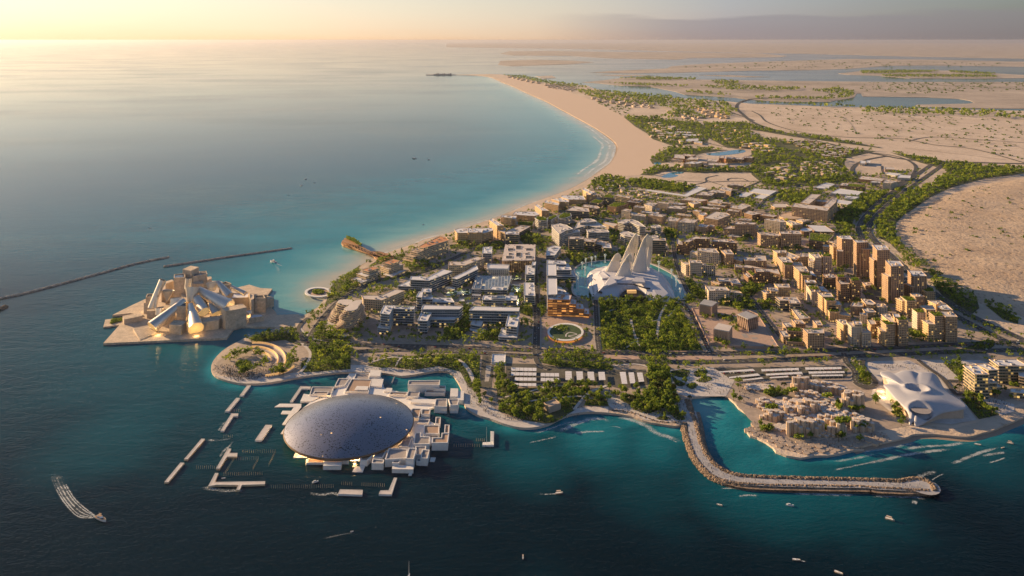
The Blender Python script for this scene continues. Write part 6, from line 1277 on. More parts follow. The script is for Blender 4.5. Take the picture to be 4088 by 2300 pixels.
def three_cubes():
    c = U('G6',600,480); P = UU('G6',[(250,668),(38,228),(110,222),(600,232),(715,236),(870,300),(1135,715),(520,700),(330,655)], GZ + 4)
    root = empty('plinth',(*c, GZ),'pinkish stone plinth with square sunken courts carrying three cubes', 'plinth'); loc = [(x - c[0], y - c[1]) for x, y in P]
    q = MB(); q.prism(loc, -.2,4,0,0); q.ring(ccw(loc), offset(loc, -1.2), 4,5.0,0); q.build('terrace',['paving_pink'], root); SHEETPOLYS.append(P)
    for pts in ([(655,545),(720,542),(755,592),(700,597)],[(735,528),(870,530),(888,556),(750,556)],[(785,590),(855,588),(878,610),(800,612)],[(655,635),(715,632),(722,653),(660,655)],[(1020,615),(1060,615),(1075,640),(1035,640)],[(1050,658),(1090,658),(1105,682),(1065,682)],[(820,685),(980,688),(978,698),(760,692)]):
        q = MB(); q.flat([(x - c[0], y - c[1]) for x, y in UU('G6', pts, GZ + 4)], 4.06); q.build('sunken_court',['deck_grey'], root)
    for lab, h, pts, fl in (('windowless stone cube with dense vertical fins, upper left of the three',140, [(290,195),(133,165),(195,107),(357,145)], 'fin'),('stone cube wrapped in zigzag leaning columns, right of the three',158, [(742,357),(613,297),(720,258),(867,320)], 'zig'),('stone cube with tall pointed arches, front one of the three',155, [(505,512),(313,477),(375,408),(542,445)], 'arch')):
        Pq, z = footprint(('G6', h, pts), GZ + 4); cc = centre(Pq); o = empty('stone_cube',(*cc, GZ + 4), lab, 'prayer house', 'three stone cubes on the plinth'); L = [(x - cc[0], y - cc[1]) for x, y in Pq]; hz = z - GZ - 4
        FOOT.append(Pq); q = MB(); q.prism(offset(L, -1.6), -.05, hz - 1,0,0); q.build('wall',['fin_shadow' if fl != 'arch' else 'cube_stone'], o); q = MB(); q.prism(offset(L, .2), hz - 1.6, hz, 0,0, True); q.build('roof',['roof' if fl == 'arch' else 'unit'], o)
        q = MB()
        for i in range(len(L)):
            a, b = Vector(L[i]), Vector(L[(i + 1) % len(L)]); t = (b - a); n = 13 if fl == 'fin' else 10; t.normalize(); nn = Vector((t.y, -t.x)); ln = (b - a).length
            for k in range(n + 1):
                p = a + t * ln * k / n - nn * .8
                if fl == 'zig':
                    sft = t * (ln / n * .5) * (1 if k % 2 else -1); pts8 = [(p + t * -.55 - sft, 0),(p + t * .55 - sft, 0),(p + t * .55 + sft, hz - 1.6),(p + t * -.55 + sft, hz - 1.6)]
                    f = [Vector((*v, zz)) for v, zz in pts8]; bk = [v - Vector((nn.x, nn.y, 0)) * -.9 for v in f]; q.face(bk); 
                    for s in range(4): q.face([f[s], f[(s + 1) % 4], bk[(s + 1) % 4], bk[s]])
                else: q.box((p.x, p.y, 0),(1.1 if fl == 'fin' else 1.6,1.8, hz - 1.6), math.atan2(t.y, t.x))
        q.build('column',['cube_stone'], o)
        if fl == 'arch':
            a, b = Vector(L[0]), Vector(L[1]); mn = min(range(4), key=lambda i: (L[i][1] + L[(i + 1) % 4][1])); a, b = Vector(L[mn]), Vector(L[(mn + 1) % 4]); t = (b - a).normalized(); nn = Vector((t.y, -t.x)); ln = (b - a).length; q = MB()
            for k in range(6):
                s = a + t * ln * (k + .5) / 6 - nn * 1.45; w_ = ln / 6 * .26; hh = hz * (.62 if k in (2,3) else .5); pts = [(-w_, 0),(w_, 0),(w_, hh * .7),(w_ * .6, hh * .88),(0, hh),(-w_ * .6, hh * .88),(-w_, hh * .7)]
                q.face([(s.x + t.x * u, s.y + t.y * u, v) for u, v in pts])
            q.build('arch_opening',['dark_void'], o)  # flat near-black faces painted in for shade inside the arches
three_cubes()

M['cloth_roof'] = mk('grey_white_roof_skin',(.37,.37,.42), .45, var=.06, scale=.05)
def sheet_pavilion():
    """white roof draped like a cloth over a hall"""
    out = [(140,140),(200,136),(262,152),(330,129),(400,128),(450,142),(500,139),(590,149),(640,193),(682,272),(742,330),(830,383),(886,437),(830,461),(700,481),(640,502),(560,547),(492,590),(440,602),(425,560),(400,592),(385,580),(380,500),(340,440),(270,370),(210,300),(165,252),(205,243),(190,208),(150,170)]
    zo = [15,13,17,20,21,17,19,18,14,15,16,17,18,15,12,10,7,3,1.2,5,1.2,2,10,13,14,15,16,12,13,15]
    cx, cy = U('G5',480,340, GZ + 22); root = empty('cloth_roof_pavilion',(cx, cy, GZ),'white pavilion with flowing cloth like roof pierced by two round holes', 'pavilion')
    P = [Vector((*[a - b for a, b in zip(U('G5', x, y, z + GZ),(cx, cy))], z)) for (x, y), z in zip(out, zo)]; P = [Vector(p) for p in smooth(P, 4, True)]
    C = Vector((0,0,22)); n = len(P); rings = []; hx, hy = [a - b for a, b in zip(U('G5',458,283, GZ + 22),(cx, cy))]; ox, oy = [a - b for a, b in zip(U('G5',490,466, GZ + 15),(cx, cy))]
    for k in range(26):
        f = 1 - k / 25; r = []
        for p in P:
            v = C.lerp(p, f); v.z = 19 + (p.z - 19) * f ** 3.2; b = 1.3 * math.sin(v.x * .075 + .6) * math.cos(v.y * .06) * (1 - f) + 1.0 * math.sin(v.x * .05 - v.y * .045) * min(1,2 * (1 - f)) + 2.5 * (1 - f * f)
            d = math.hypot(v.x - hx, (v.y - hy)); b += 3.2 * math.exp(-((d - 17) / 5) ** 2) - 4.0 / (1 + math.exp((d - 14) / 1.2))
            d2 = math.hypot((v.x - ox) / 1.15, (v.y - oy)); b += 1.6 * math.exp(-((d2 - 15) / 4) ** 2) - 6.0 / (1 + math.exp((d2 - 12.5) / 1.0)) * (f < .98)
            r.append(Vector((v.x, v.y, v.z + b * (1 if f < 1 else 0))))
        rings.append(r)
    q = MB(); q.loft(rings[:-1], 0, False); q.face(rings[-2], 0); q.loft([[v - Vector((0,0,1.5)) for v in rings[0]], rings[0]], 0, False); q.build('roof',['cloth_roof'], root, weld=True, smooth_=True)
    q = MB(); w0 = [Vector((v.x * .93, v.y * .93, max(.0,0))) for v in P]; w1 = [Vector((v.x * .93, v.y * .93, max(.6, v.z - .6))) for v in P]; q.loft([w0, w1], 0, False); q.build('wall',['f_plain'], root)
    q = MB(); q.face([(ox + 13.5 * math.cos(a * .2618), oy + 11.5 * math.sin(a * .2618), 14.5) for a in range(24)]); q.build('round_court',['deck_grey'], root)
    FOOT.append([(p.x + cx, p.y + cy) for p in P])
    for x, y in ((200,330),(300,470),(180,280)):
        gx, gy = U('G5', x - 10, y + 30, GZ); L = bpy.data.lights.new('facade_lamp', 'POINT'); L.energy = 3500; L.color = (1,.58,.2); L.shadow_soft_size = 1; o = bpy.data.objects.new('facade_lamp', L); COL.objects.link(o); o.parent = root; o.location = (gx - cx - 4, gy - cy, 4)
sheet_pavilion()

def basalt_museum():
    """museum of hexagonal stone columns rising from stepped terraces"""
    cx, cy = U('G4',620,380); root = empty('hexagon_museum',(cx, cy, GZ),'sand coloured museum of clustered hexagonal columns on stepped shore terraces', 'museum')
    K = [(505,112,75,20,110),(640,150,120,22,70),(780,178,100,22,62),(930,232,90,34,135),(565,222,90,22,62),(555,296,95,28,125),(520,352,60,16,95),(415,336,42,18,90),(700,262,90,26,48),(490,455,90,26,130),(620,462,80,22,118),(800,470,90,22,118),(890,412,120,26,85),(990,455,90,22,90),(220,296,85,22,50),(280,392,100,18,70),(1050,478,50,18,66),(720,385,100,26,60),(700,430,60,20,90),(640,340,90,24,56),(420,420,40,14,60),(640,330,300,75,36),(820,430,230,50,40),(300,340,150,46,20),(560,440,200,50,44),(380,520,130,30,18),(700,560,180,22,26),(170,190,120,26,16)]
    rs = random.Random(5); s = 3.5
    def hexa(x, y, r): return [(x + r * math.cos(a * math.pi / 3 + .4), y + r * math.sin(a * math.pi / 3 + .4)) for a in range(6)]
    used = set()
    for x, y, rx, ry, h in K:
        z = hgt('G4', x, y, h); gx, gy = U('G4', x, y, z); k = gy / FPX / 2.0475; ax = rx * k; ay = ry * k * gy / (H - z) * 1.0; q = MB(); nn = 0
        ay = ry * k * (FPX / ((H - z) * FPX / gy)); 
        for i in range(-44,45):
            for j in range(-44,45):
                px_, py_ = i * s * 1.5, (j + (i % 2) * .5) * s * 1.732
                e = (px_ / max(ax, 4)) ** 2 + (py_ / max(ay, 4)) ** 2
                if e > 1.0 + rs.uniform(-.25,.2): continue
                hz = (z - GZ) * (1 - .42 * max(0, e - .45) * rs.uniform(0,1.5)) * rs.choice((1,1,.92,.8,.66)) + rs.uniform(-1.5,.8)
                q.prism(hexa(gx - cx + px_, gy - cy + py_, s * .985), -.2, max(2.5, hz), 0,1); nn += 1
        if nn: q.build('column_cluster',['hex_stone', 'roof'], root); FOOT.append([(gx - ax, gy - ay),(gx + ax, gy - ay),(gx + ax, gy + ay),(gx - ax, gy + ay)])
    # stepped shore terraces
    shore = UU('G4',[(60,560),(130,470),(180,500),(260,560),(330,600),(420,640),(540,640),(700,640),(900,620),(1050,590),(1180,560),(1230,620),(1100,660),(920,690),(760,730),(640,735),(490,745),(430,730),(380,715),(280,660),(215,610),(130,590)], GZ)
    A = np.asarray(shore); q = MB()
    for i in range(-40,41):
        for j in range(-40,41):
            x, y = cx + i * 7.5, cy - 60 + (j + (i % 2) * .5) * 8.66
            if inside(np.array([x]), np.array([y]), shore)[0]:
                e = seg_dist(np.array([x]), np.array([y]), shore + [shore[0]])[0]
                q.prism(hexa(x - cx, y - cy, 4.96), -3.5,.6 + min(e * .10,3.4) + rs.uniform(-.5,.9), 0,1)
    q.build('shore_terrace',['hex_stone', 'paving'], root)
    for x, y, rx, ry, z in ((440,222,40,14,9),(725,268,45,12,12),(850,470,70,22,20),(455,500,45,16,8),(265,362,55,16,7),(820,340,30,40,6),(700,535,40,12,5),(250,238,50,20,3),(960,372,70,12,6),(230,535,60,22,3),(490,605,40,12,4),(1000,505,60,16,8),(640,535,20,18,6)):
        leaf_patch([tuple(a - b for a, b in zip(U('G4', x + rx * math.cos(k * .524), y - ry * math.sin(k * .524), GZ + z),(cx, cy))) for k in range(12)], z, .8,5,2.6, 'planting', root)
M['hex_stone'] = mk('sandy_column_stone',(.50,.37,.27), .85, var=.14, scale=.1)
basalt_museum()

def breakwaters():
    def rocks(name, line, width, parent, n, size, zc, seed, z0=-.6):
        rs = np.random.default_rng(seed); L = [Vector(p) for p in line]; T = [0]
        for a, b in zip(L[:-1], L[1:]): T.append(T[-1] + (b - a).length)
        ico = [(0,0,1),(.89,0,.45),(.28,.85,.45),(-.72,.53,.45),(-.72,-.53,.45),(.28,-.85,.45),(.72,.53,-.45),(-.28,.85,-.45),(-.89,0,-.45),(-.28,-.85,-.45),(.72,-.53,-.45)]
        fc = [(0,1,2),(0,2,3),(0,3,4),(0,4,5),(0,5,1),(1,6,2),(2,7,3),(3,8,4),(4,9,5),(5,10,1),(6,7,2),(7,8,3),(8,9,4),(9,10,5),(10,6,1)]
        base = np.array(ico); vs_, fs = [],[]
        for k in range(n):
            s = rs.uniform(0, T[-1]); i = max(0, int(np.searchsorted(T, s)) - 1); a, b = L[i], L[min(i + 1, len(L) - 1)]; t = (b - a).normalized(); p = a + t * (s - T[i]); o = rs.uniform(-1,1)
            q = p + Vector((-t.y, t.x)) * o * width / 2; sc_ = size * rs.uniform(.6,1.4); h = z0 + (zc - z0) * (1 - abs(o) ** 1.6) + rs.uniform(-.2,.3)
            v = base * rs.uniform(.7,1.25, base.shape) * (sc_, sc_, sc_ * .8) + (q.x, q.y, h); fs += [(a_ + 11 * k, b_ + 11 * k, c_ + 11 * k) for a_, b_, c_ in fc]; vs_.append(v)
        V = np.concatenate(vs_); 
        if parent is not None: V = V - np.array(parent.location)
        me = bpy.data.meshes.new(name); me.from_pydata(V.tolist(), [], fs); me.materials.append(M['rock_pale' if width == 7.5 else 'rock']); o = link(name, me, parent); tag(o, kind='stuff'); return o
    mid = smooth(UU('D4',[(255,700),(285,830),(300,950),(330,1060),(390,1170),(470,1265),(600,1335),(760,1375),(1000,1390),(1500,1402),(1930,1408)], 4) + UU('D6',[(1460,442),(1560,446),(1640,450),(1750,447),(1820,450)], 4), 4)
    lo = smooth(UU('D4',[(195,830),(225,960),(265,1080),(320,1190),(400,1285),(500,1360),(640,1405),(800,1427),(1100,1438),(1500,1445),(1930,1450)], 1) + UU('D6',[(1460,474),(1560,478),(1650,483),(1780,492),(1880,494)], 1), 4)
    up = smooth(UU('D4',[(225,600),(270,720),(320,850),(345,960),(380,1060),(430,1150),(510,1235),(640,1305),(800,1335),(1100,1350),(1500,1362),(1930,1372)], 3) + UU('D6',[(1460,407),(1560,410),(1660,414),(1740,400),(1800,396),(1870,420),(1905,455),(1912,490)], 3), 4)
    root = empty('breakwater',(*mid[len(mid) // 2], 0),'long curved breakwater with rock banks and a pale walkway', 'breakwater'); o = Vector(root.location)
    q = MB(); q.ribbon([Vector(p) - o.xy for p in mid], 16.5,4.0,0); hd = U('D6',1830,445,4); q.face([(hd[0] - o.x + 19 * math.cos(a * .314), hd[1] - o.y + 19 * math.sin(a * .314), 4.02) for a in range(20)]); q.build('walkway',['walk'], root)
    q = MB(); q.ribbon([Vector(p) - o.xy for p in mid], 29,.2,0); q.ribbon([Vector(p) - o.xy for p in mid], 27,2.6,0); q.build('core',['rock'], root)
    rocks('rock_bank', lo, 11, root, 3400,1.5,3.6,1,.2); rocks('rock_bank', up, 9, root, 1900,1.6,4.6,2,2.0)
    # rocky edge at its root
    e = smooth(UU('D3',[(1530,755),(1640,765),(1750,785),(1880,835),(2000,870),(2150,880),(2290,880)], 1), 4); tag(rocks('rock_bank', e, 12, None, 700,1.5,2.6,3), kind='stuff')
    for lab, pts in (('long thin rubble breakwater with left end outside the view',[('F',(-40,758)),('F',(60,738)),('F',(160,712)),('F',(260,685)),('F',(345,662)),('F',(425,646))]),('thin rubble breakwater behind the cone museum',[('F',(413,670)),('F',(480,660)),('F',(560,648)),('F',(640,637)),('F',(733,624))])):
        line = smooth([U(c, *p, 1) for c, p in pts], 5); r = empty('breakwater',(*line[len(line) // 2], 0), lab, 'breakwater'); ob = rocks('rock_bank', line, 7.5, r, 1500,1.7,1.9, len(lab))
        q = MB(); q.ribbon([Vector(p) - Vector(r.location).xy for p in line], 4,.6,0); q.build('core',['rock_pale'], r)
    line = smooth([U('F',-30,790,1), U('F',5,775,1), U('F',14,770,1)], 3); r = empty('breakwater',(*line[0], 0),'stub of rubble breakwater at the left edge of the view', 'breakwater'); rocks('rock_bank', line, 14, r, 160,2,3,9)
M['walk'] = mk('shade_grey_walkway',(.37,.36,.38), .85, var=.15)  # bluish grey, deepened to carry shade from the inner rocks
breakwaters()

def arena_garden():
    """oval planted peninsula with three curved lit walls"""
    c = U('D1',850,330); root = empty('amphitheatre',(*c, GZ),'oval amphitheatre with three curved lit walls and a round green heart', 'amphitheatre')
    def arc(x, y, rx, ry, a0, a1, n=26):
        return [U('D1', x + rx * math.cos(R(a0 + (a1 - a0) * k / n)), y - ry * math.sin(R(a0 + (a1 - a0) * k / n))) for k in range(n + 1)]
    for x, y, rx, ry, a0, a1 in ((950,310,255,148,100,-38),(920,308,218,108,95,-18),(880,305,195,68,80,-8),(960,290,370,170,-30,-80)):
        L = [(p[0] - c[0], p[1] - c[1]) for p in arc(x, y, rx, ry, a0, a1)]; q = MB()
        for a, b in zip(L[:-1], L[1:]):
            t = Vector((b[0] - a[0], b[1] - a[1])).normalized(); n = Vector((-t.y, t.x)) * .6; q.prism([(a[0] - n.x, a[1] - n.y),(b[0] - n.x, b[1] - n.y),(b[0] + n.x, b[1] + n.y),(a[0] + n.x, a[1] + n.y)], -.1,4.2,0,0)
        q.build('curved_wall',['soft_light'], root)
        q = MB(); q.ribbon([(p[0], p[1]) for p in L], 9,.62 + rx * .0005,0); q.build('terrace',['paving_light'], root)
    leaf_patch([(p[0] - c[0], p[1] - c[1]) for p in arc(830,350,75,34,0,360,20)[:-1]], .4,.9,3.5,2.0, 'planting', root)
    q = MB(); q.ring([(p[0] - c[0], p[1] - c[1]) for p in arc(830,352,82,38,0,360,24)[:-1]],[(p[0] - c[0], p[1] - c[1]) for p in arc(830,352,74,33,0,360,24)[:-1]], .1,1.3,0); q.build('ring_bench',['slab_cream'], root)
    # oval lawn with orange lit retaining wall
    c = U('E2',2150,1255); root = empty('oval_garden',(*c, GZ),'oval lawn garden with white rim and orange lit wall below the copper block', 'garden')
    def ov(rx, ry, z, n=40, x=2155, y=1258): return [tuple(a - b for a, b in zip(U('E2', x + rx * math.cos(2 * math.pi * k / n), y - ry * math.sin(2 * math.pi * k / n), GZ + z), c)) for k in range(n)]
    o1, o2 = ov(280,138,5), ov(246,116,5); q = MB(); q.ring(o1, o2,4.4,5.3,0); q.build('rim',['white'], root); q = MB(); q.flat(o2,5.0); q.build('lawn',['grass'], root)
    q = MB(); q.prism(offset(o1,-1.5), -.1,4.4,0, None); q.build('glow_wall',['wall_orange'], root); FOOT.append([(x + c[0], y + c[1]) for x, y in o1])
    for pts in ([(1935,1190),(1985,1165),(2020,1175),(1985,1200),(2060,1215),(2110,1200)],[(2160,1330),(2170,1290),(2230,1265),(2330,1295),(2200,1320),(2300,1340),(2380,1290)]):
        q = MB(); q.ribbon(smooth([tuple(a - b for a, b in zip(U('E2', x, y, GZ + 5), c)) for x, y in pts], 4), 2.4,5.12,0); q.build('garden_path',['paving_light'], root)
    leaf_patch(ov(120,50,5,16,2080,1200), 5.0,.3,2.5,1.8, 'planting', root)
    # ring pavilion on the bay
    c = U('C5',2372,560,5); root = empty('ring_pavilion',(*c, 0),'white ring shaped pavilion over the water with a green centre', 'pavilion')
    def rg(rx, ry, z, n=48): return [tuple(a - b for a, b in zip(U('C5',2372 + rx * math.cos(2 * math.pi * k / n), 556 - ry * math.sin(2 * math.pi * k / n), z), c)) for k in range(n)]
    q = MB(); q.ring(rg(140,52,6), rg(113,40,6), 4.6,6.2,0); q.build('ring_roof',['white'], root); q = MB(); q.prism(rg(138,50,2), -1,2.5,0,0); q.build('deck',['paving'], root); q = MB(); q.prism(rg(113,40,4), 2.5,3.4,0,0); q.build('inner_deck',['paving_pink'], root)
    leaf_patch(rg(62,22,4,20), 3.5,1.2,4,2.0, 'planting', root)
    q = MB()
    for k in range(0,48,3): x, y = rg(126,46,4)[k]; q.tube((x, y, 2.4),(x, y, 4.8), .3, n=5)
    q.build('column',['white'], root)
M['wall_orange'] = mk('orange_glow_wall',(.6,.3,.12), .8, var=.35, emit=(1,.33,.05), es=.28, fine=.3)  # orange lamplight put into the wall as its own emission
arena_garden()

def timber_pier():
    c = U('C6',450,440,6); root = empty('timber_pier',(*c, 0),'curving golden timber pier with truss roof and trees at its seaward end', 'pier')
    def l(pts, z): return [tuple(a - b for a, b in zip(U('C6', x, y, z), c)) for x, y in pts]
    q = MB(); q.prism(l([(272,412),(285,385),(330,388),(420,420),(490,455),(530,490),(600,500),(640,505),(650,560),(560,525),(500,500),(430,480),(350,455),(290,435)], 4), .5,5,0,0, True); q.prism(l([(540,500),(600,560),(660,590),(700,575),(640,540)], 4), 1,5,0,0, True); q.build('deck',['timber'], root)
    q = MB(); q.prism(l([(290,400),(300,360),(345,365),(420,405),(440,440),(360,420)], 11), 9.8,10.6,0,0, True); q.build('upper_deck',['timber'], root)
    A = smooth(l([(285,395),(360,400),(440,435),(520,470),(560,490)], 11), 5); Bq = smooth(l([(300,425),(360,435),(430,470),(500,500),(545,510)], 11), 5); q = MB()
    C1 = smooth(l([(570,492),(640,495),(720,515),(780,545)], 10), 5); C2 = smooth(l([(560,515),(620,525),(690,545),(750,560)], 10), 5)
    for a, b in ((A, Bq),(C1, C2)):
        for i in range(len(a) - 1):
            for u, v in ((a[i], a[i + 1]),(b[i], b[i + 1]),(a[i], b[i + 1]) if i % 2 else (b[i], a[i + 1])): q.tube((*u, 9.5),(*v, 9.5), .75, n=4)
            if i % 4 == 0: q.tube((*a[i], 3),(*a[i], 9.5), .5, n=4); q.tube((*b[i], 3),(*b[i], 9.5), .5, n=4)
    q.build('truss_roof',['timber'], root)
    q = MB(); q.prism(l([(570,500),(640,495),(780,540),(775,560),(720,560),(600,520)], 3), 1,4,0,0, True); q.build('landing',['timber'], root)
    leaf_patch(l([(315,360),(330,345),(400,375),(470,420),(460,435),(380,395)], 12), 10.6,1.6,6,2.6, 'planting', root); leaf_patch(l([(600,505),(650,520),(720,550),(680,560)], 4), 4,1,4,2.2, 'planting', root)
timber_pier()

def rippled_tower():
    """apartment building of wavy cream terraces in two lobes"""
    c = U('E1',430,1100); root = empty('terraced_building',(*c, GZ),'rounded apartment building of wavy cream terraces in two lobes', 'apartments')
    def lobe(topP, botP, h0, nl, seed):
        rs = random.Random(seed); zt = hgt('E1', *topP[0], h0) - GZ
        T = [Vector([a - b for a, b in zip(U('E1', x, y, zt + GZ), c)]) for x, y in topP]; Bt = [Vector([a - b for a, b in zip(U('E1', x, y, GZ), c)]) for x, y in botP]
        T = [Vector(p) for p in smooth(T, 6, True)]; Bt = [Vector(p) for p in smooth(Bt, 6, True)]; n = len(T); hc = [sum((p for p in P), Vector((0,0))) / n for P in (T, Bt)]
        for k in range(nl):
            f = k / (nl - 1); z = zt * f; e = f ** 1.15; poly = []
            for i in range(n):
                p = Bt[i].lerp(T[i], e); m_ = hc[1].lerp(hc[0], e); r = p - m_; poly.append(tuple(m_ + r * (1 + .055 * math.sin(i * .55 + k * 1.1 + seed) + .04 * math.sin(i * .21 - k * .7))))
            q = MB(); q.prism(poly, z - .7, z + .7,0,0, True); q.build('terrace_slab',['slab_terr' if k < nl - 1 else 'roof'], root)
            if k < nl - 1:
                inner = [tuple(Vector(p).lerp(hc[1].lerp(hc[0], e), .09)) for p in poly]; q = MB(); q.prism(inner, z + .4, z + zt / (nl - 1) - .3,0, None); q.build('recessed_glazing',['f_teal'], root)  # glazing kept dark to paint in the shade between terrace slabs
        FOOT.append([(p[0] + c[0], p[1] + c[1]) for p in Bt])
    lobe([(400,925),(350,905),(420,862),(455,820),(560,775),(640,775),(600,850),(570,895),(475,935)],[(330,1290),(220,1245),(245,1170),(400,1090),(600,1010),(690,1000),(690,1085),(600,1170),(470,1270)], 365,14,1)
    lobe([(330,830),(268,805),(300,766),(400,763),(500,772),(470,820),(420,850)],[(190,1140),(110,1095),(140,1010),(250,930),(400,950),(380,1060),(290,1130)], 330,12,4)
    P = smooth([tuple(a - b for a, b in zip(U('E1', x, y), c)) for x, y in [(60,1190),(90,1120),(200,1060),(640,1090),(690,1110),(600,1230),(500,1300),(380,1345),(250,1330),(140,1290)]], 4, True); q = MB(); q.prism(P, .4,1.6,0,0); q.build('podium',['paving_light'], root)
M['slab_terr'] = mk('cream_terrace_edge',(.55,.41,.31), .65, var=.12)
rippled_tower()

def canopy_museum():
    Pq, z = footprint(('E3',195, [(2265,1192),(1752,1197),(1805,950),(2272,950)])); c = centre(Pq); root = empty('canopy_museum',(*c, GZ),'broad museum under a flat roof pierced with many irregular holes', 'museum'); L = [(x - c[0], y - c[1]) for x, y in Pq]; h = z - GZ; FOOT.append(Pq)
    m, n, b = principled('pierced_roof'); g = n.nodes.new('ShaderNodeTexCoord'); v = n.nodes.new('ShaderNodeTexVoronoi'); v.inputs['Scale'].default_value = .085; nz = noise(n, .12,3, g.outputs['Object']); ad = n.nodes.new('ShaderNodeVectorMath'); ad.operation = 'ADD'; sc_ = n.nodes.new('ShaderNodeVectorMath'); sc_.operation = 'SCALE'; sc_.inputs['Scale'].default_value = 9
    n.links.new(nz.outputs['Color'], sc_.inputs[0]); n.links.new(g.outputs['Object'], ad.inputs[0]); n.links.new(sc_.outputs[0], ad.inputs[1]); n.links.new(ad.outputs[0], v.inputs['Vector']); k = math_n(n, 'LESS_THAN', v.outputs['Distance'], .26)
    n.links.new(mixc(n, k, (.58,.50,.46),(.05,.045,.045)), b.inputs['Base Color']); b.inputs['Roughness'].default_value = .7; M['pierced'] = m
    q = MB(); q.prism(L, h - 1.6, h, 0,0, True); q.build('canopy',['pierced'], root); q = MB(); q.prism(offset(L, -5), -.2, h - 3.5,0, None); q.build('wall',['f_brown'], root)
    q = MB()
    for i in range(4):
        a, b_ = Vector(L[i]), Vector(L[(i + 1) % 4])
        for k in range(1,14): p = a.lerp(b_, k / 14) * .985; q.tube((p.x, p.y, 0),(p.x, p.y, h - 1.5), .35, n=5)
    q.build('column',['slab_cream'], root)
    for x, y, w_, d_ in ((1890,1030,85,28),(2170,1030,85,28),(1865,1150,95,30),(2170,1150,95,30),(2010,1000,75,50),(2010,1110,70,55),(1885,1100,50,20),(2140,1100,50,20)):
        pts = [tuple(a - b_ for a, b_ in zip(U('E3', x + sx * w_ / 2, y + sy * d_ / 2, z), c)) for sx, sy in ((-1,1),(1,1),(1,-1),(-1,-1))]; q = MB(); q.flat(pts, h + .08); q.build('roof_court',['dark_void'], root); q = MB(); q.ring(offset(pts, .8), ccw(pts), h, h + 1,0); q.build('roof_kerb',['roof'], root)
canopy_museum()

def park_boxes():
    for lab, c, h, pts, wall in (('plain sand coloured box pavilion alone in the seafront grove', 'D3',60, [(885,715),(826,670),(940,632),(1003,675)], 'f_plain'),('low white pavilion with sloping roof between coach loop and car park', 'D3',16, [(430,257),(290,252),(295,170),(436,172)], 'white')):
        P, z = footprint((c, h, pts)); o = empty('box_pavilion',(*centre(P), GZ), lab, 'pavilion'); block(o, 'wall', P, GZ - .2, z, wall, 'roof_tan' if c == 'D3' and h == 60 else 'roof_white', .5); FOOT.append([(x, y - (14 if h == 60 else 0)) for x, y in offset(P, 7)])
park_boxes()

def canopies():
    LOT = [('D3',[(490,335),(490,302),(752,306),(752,338)]),('D3',[(488,382),(490,350),(752,354),(750,386)]),('D3',[(525,436),(528,403),(752,406),(750,438)]),('D3',[(523,490),(524,462),(750,464),(750,492)]),('D3',[(793,392),(795,358),(984,360),(985,395)]),('D3',[(793,442),(795,408),(985,410),(986,445)]),
           ('D3',[(1050,430),(1047,340),(1112,340),(1117,432)]),('D3',[(1168,430),(1160,342),(1226,342),(1233,432)]),('D3',[(1282,432),(1274,345),(1340,345),(1350,433)]),('D3',[(1395,432),(1387,347),(1452,346),(1462,430)]),('D3',[(1630,470),(1608,348),(1668,347),(1686,470)]),('D3',[(1715,465),(1697,352),(1752,351),(1771,464)]),('D3',[(1805,450),(1784,354),(1840,353),(1860,447)]),
           ('D4',[(530,330),(528,322),(860,296),(882,316)]),('D4',[(630,386),(628,374),(905,340),(932,360)]),('D4',[(765,408),(760,400),(948,377),(962,390)]),('D4',[(945,320),(938,300),(1300,287),(1305,306)]),('D4',[(990,360),(982,344),(1328,324),(1342,344)]),('D4',[(1030,386),(1020,376),(1198,362),(1205,376)]),('D4',[(1368,304),(1360,282),(1712,278),(1716,298)]),('D4',[(1400,342),(1394,322),(1742,318),(1746,335)]),('D4',[(1430,367),(1424,354),(1726,350),(1728,364)])]
    for c, pts in LOT:
        P = ccw(UU(c, pts, GZ + 5)); cc = centre(P); side = 'wide car park in front of the grove' if c == 'D3' else 'car park behind the hexagon museum'
        o = empty('parking_canopy',(*cc, GZ),'long white parking canopy in the ' + side, 'canopy', 'parking canopies'); L = [(x - cc[0], y - cc[1]) for x, y in P]; FOOT.append(P)
        q = MB(); e = max(range(4), key=lambda i: math.dist(L[i], L[(i + 1) % 4])); a, b, d, c2 = Vector(L[e]), Vector(L[(e + 1) % 4]), Vector(L[(e + 3) % 4]), Vector(L[(e + 2) % 4]); n = max(4, int((b - a).length / 7))
        for k in range(n):
            t0, t1 = (k + .03) / n, (k + .97) / n; q.prism([tuple(a.lerp(b, t0)), tuple(a.lerp(b, t1)), tuple(d.lerp(c2, t1)), tuple(d.lerp(c2, t0))], 4.7,5.0,0,0, True)
        q.build('canopy_roof',['roof_white'], o); q = MB()
        for k in range(n + 1):
            for u, v in ((a, b),(d, c2)): p = u.lerp(v, k / n) * .97; q.tube((p.x, p.y, .3),(p.x, p.y, 4.75), .16, n=4, caps=False)
        q.build('post',['unit'], o)
canopies()
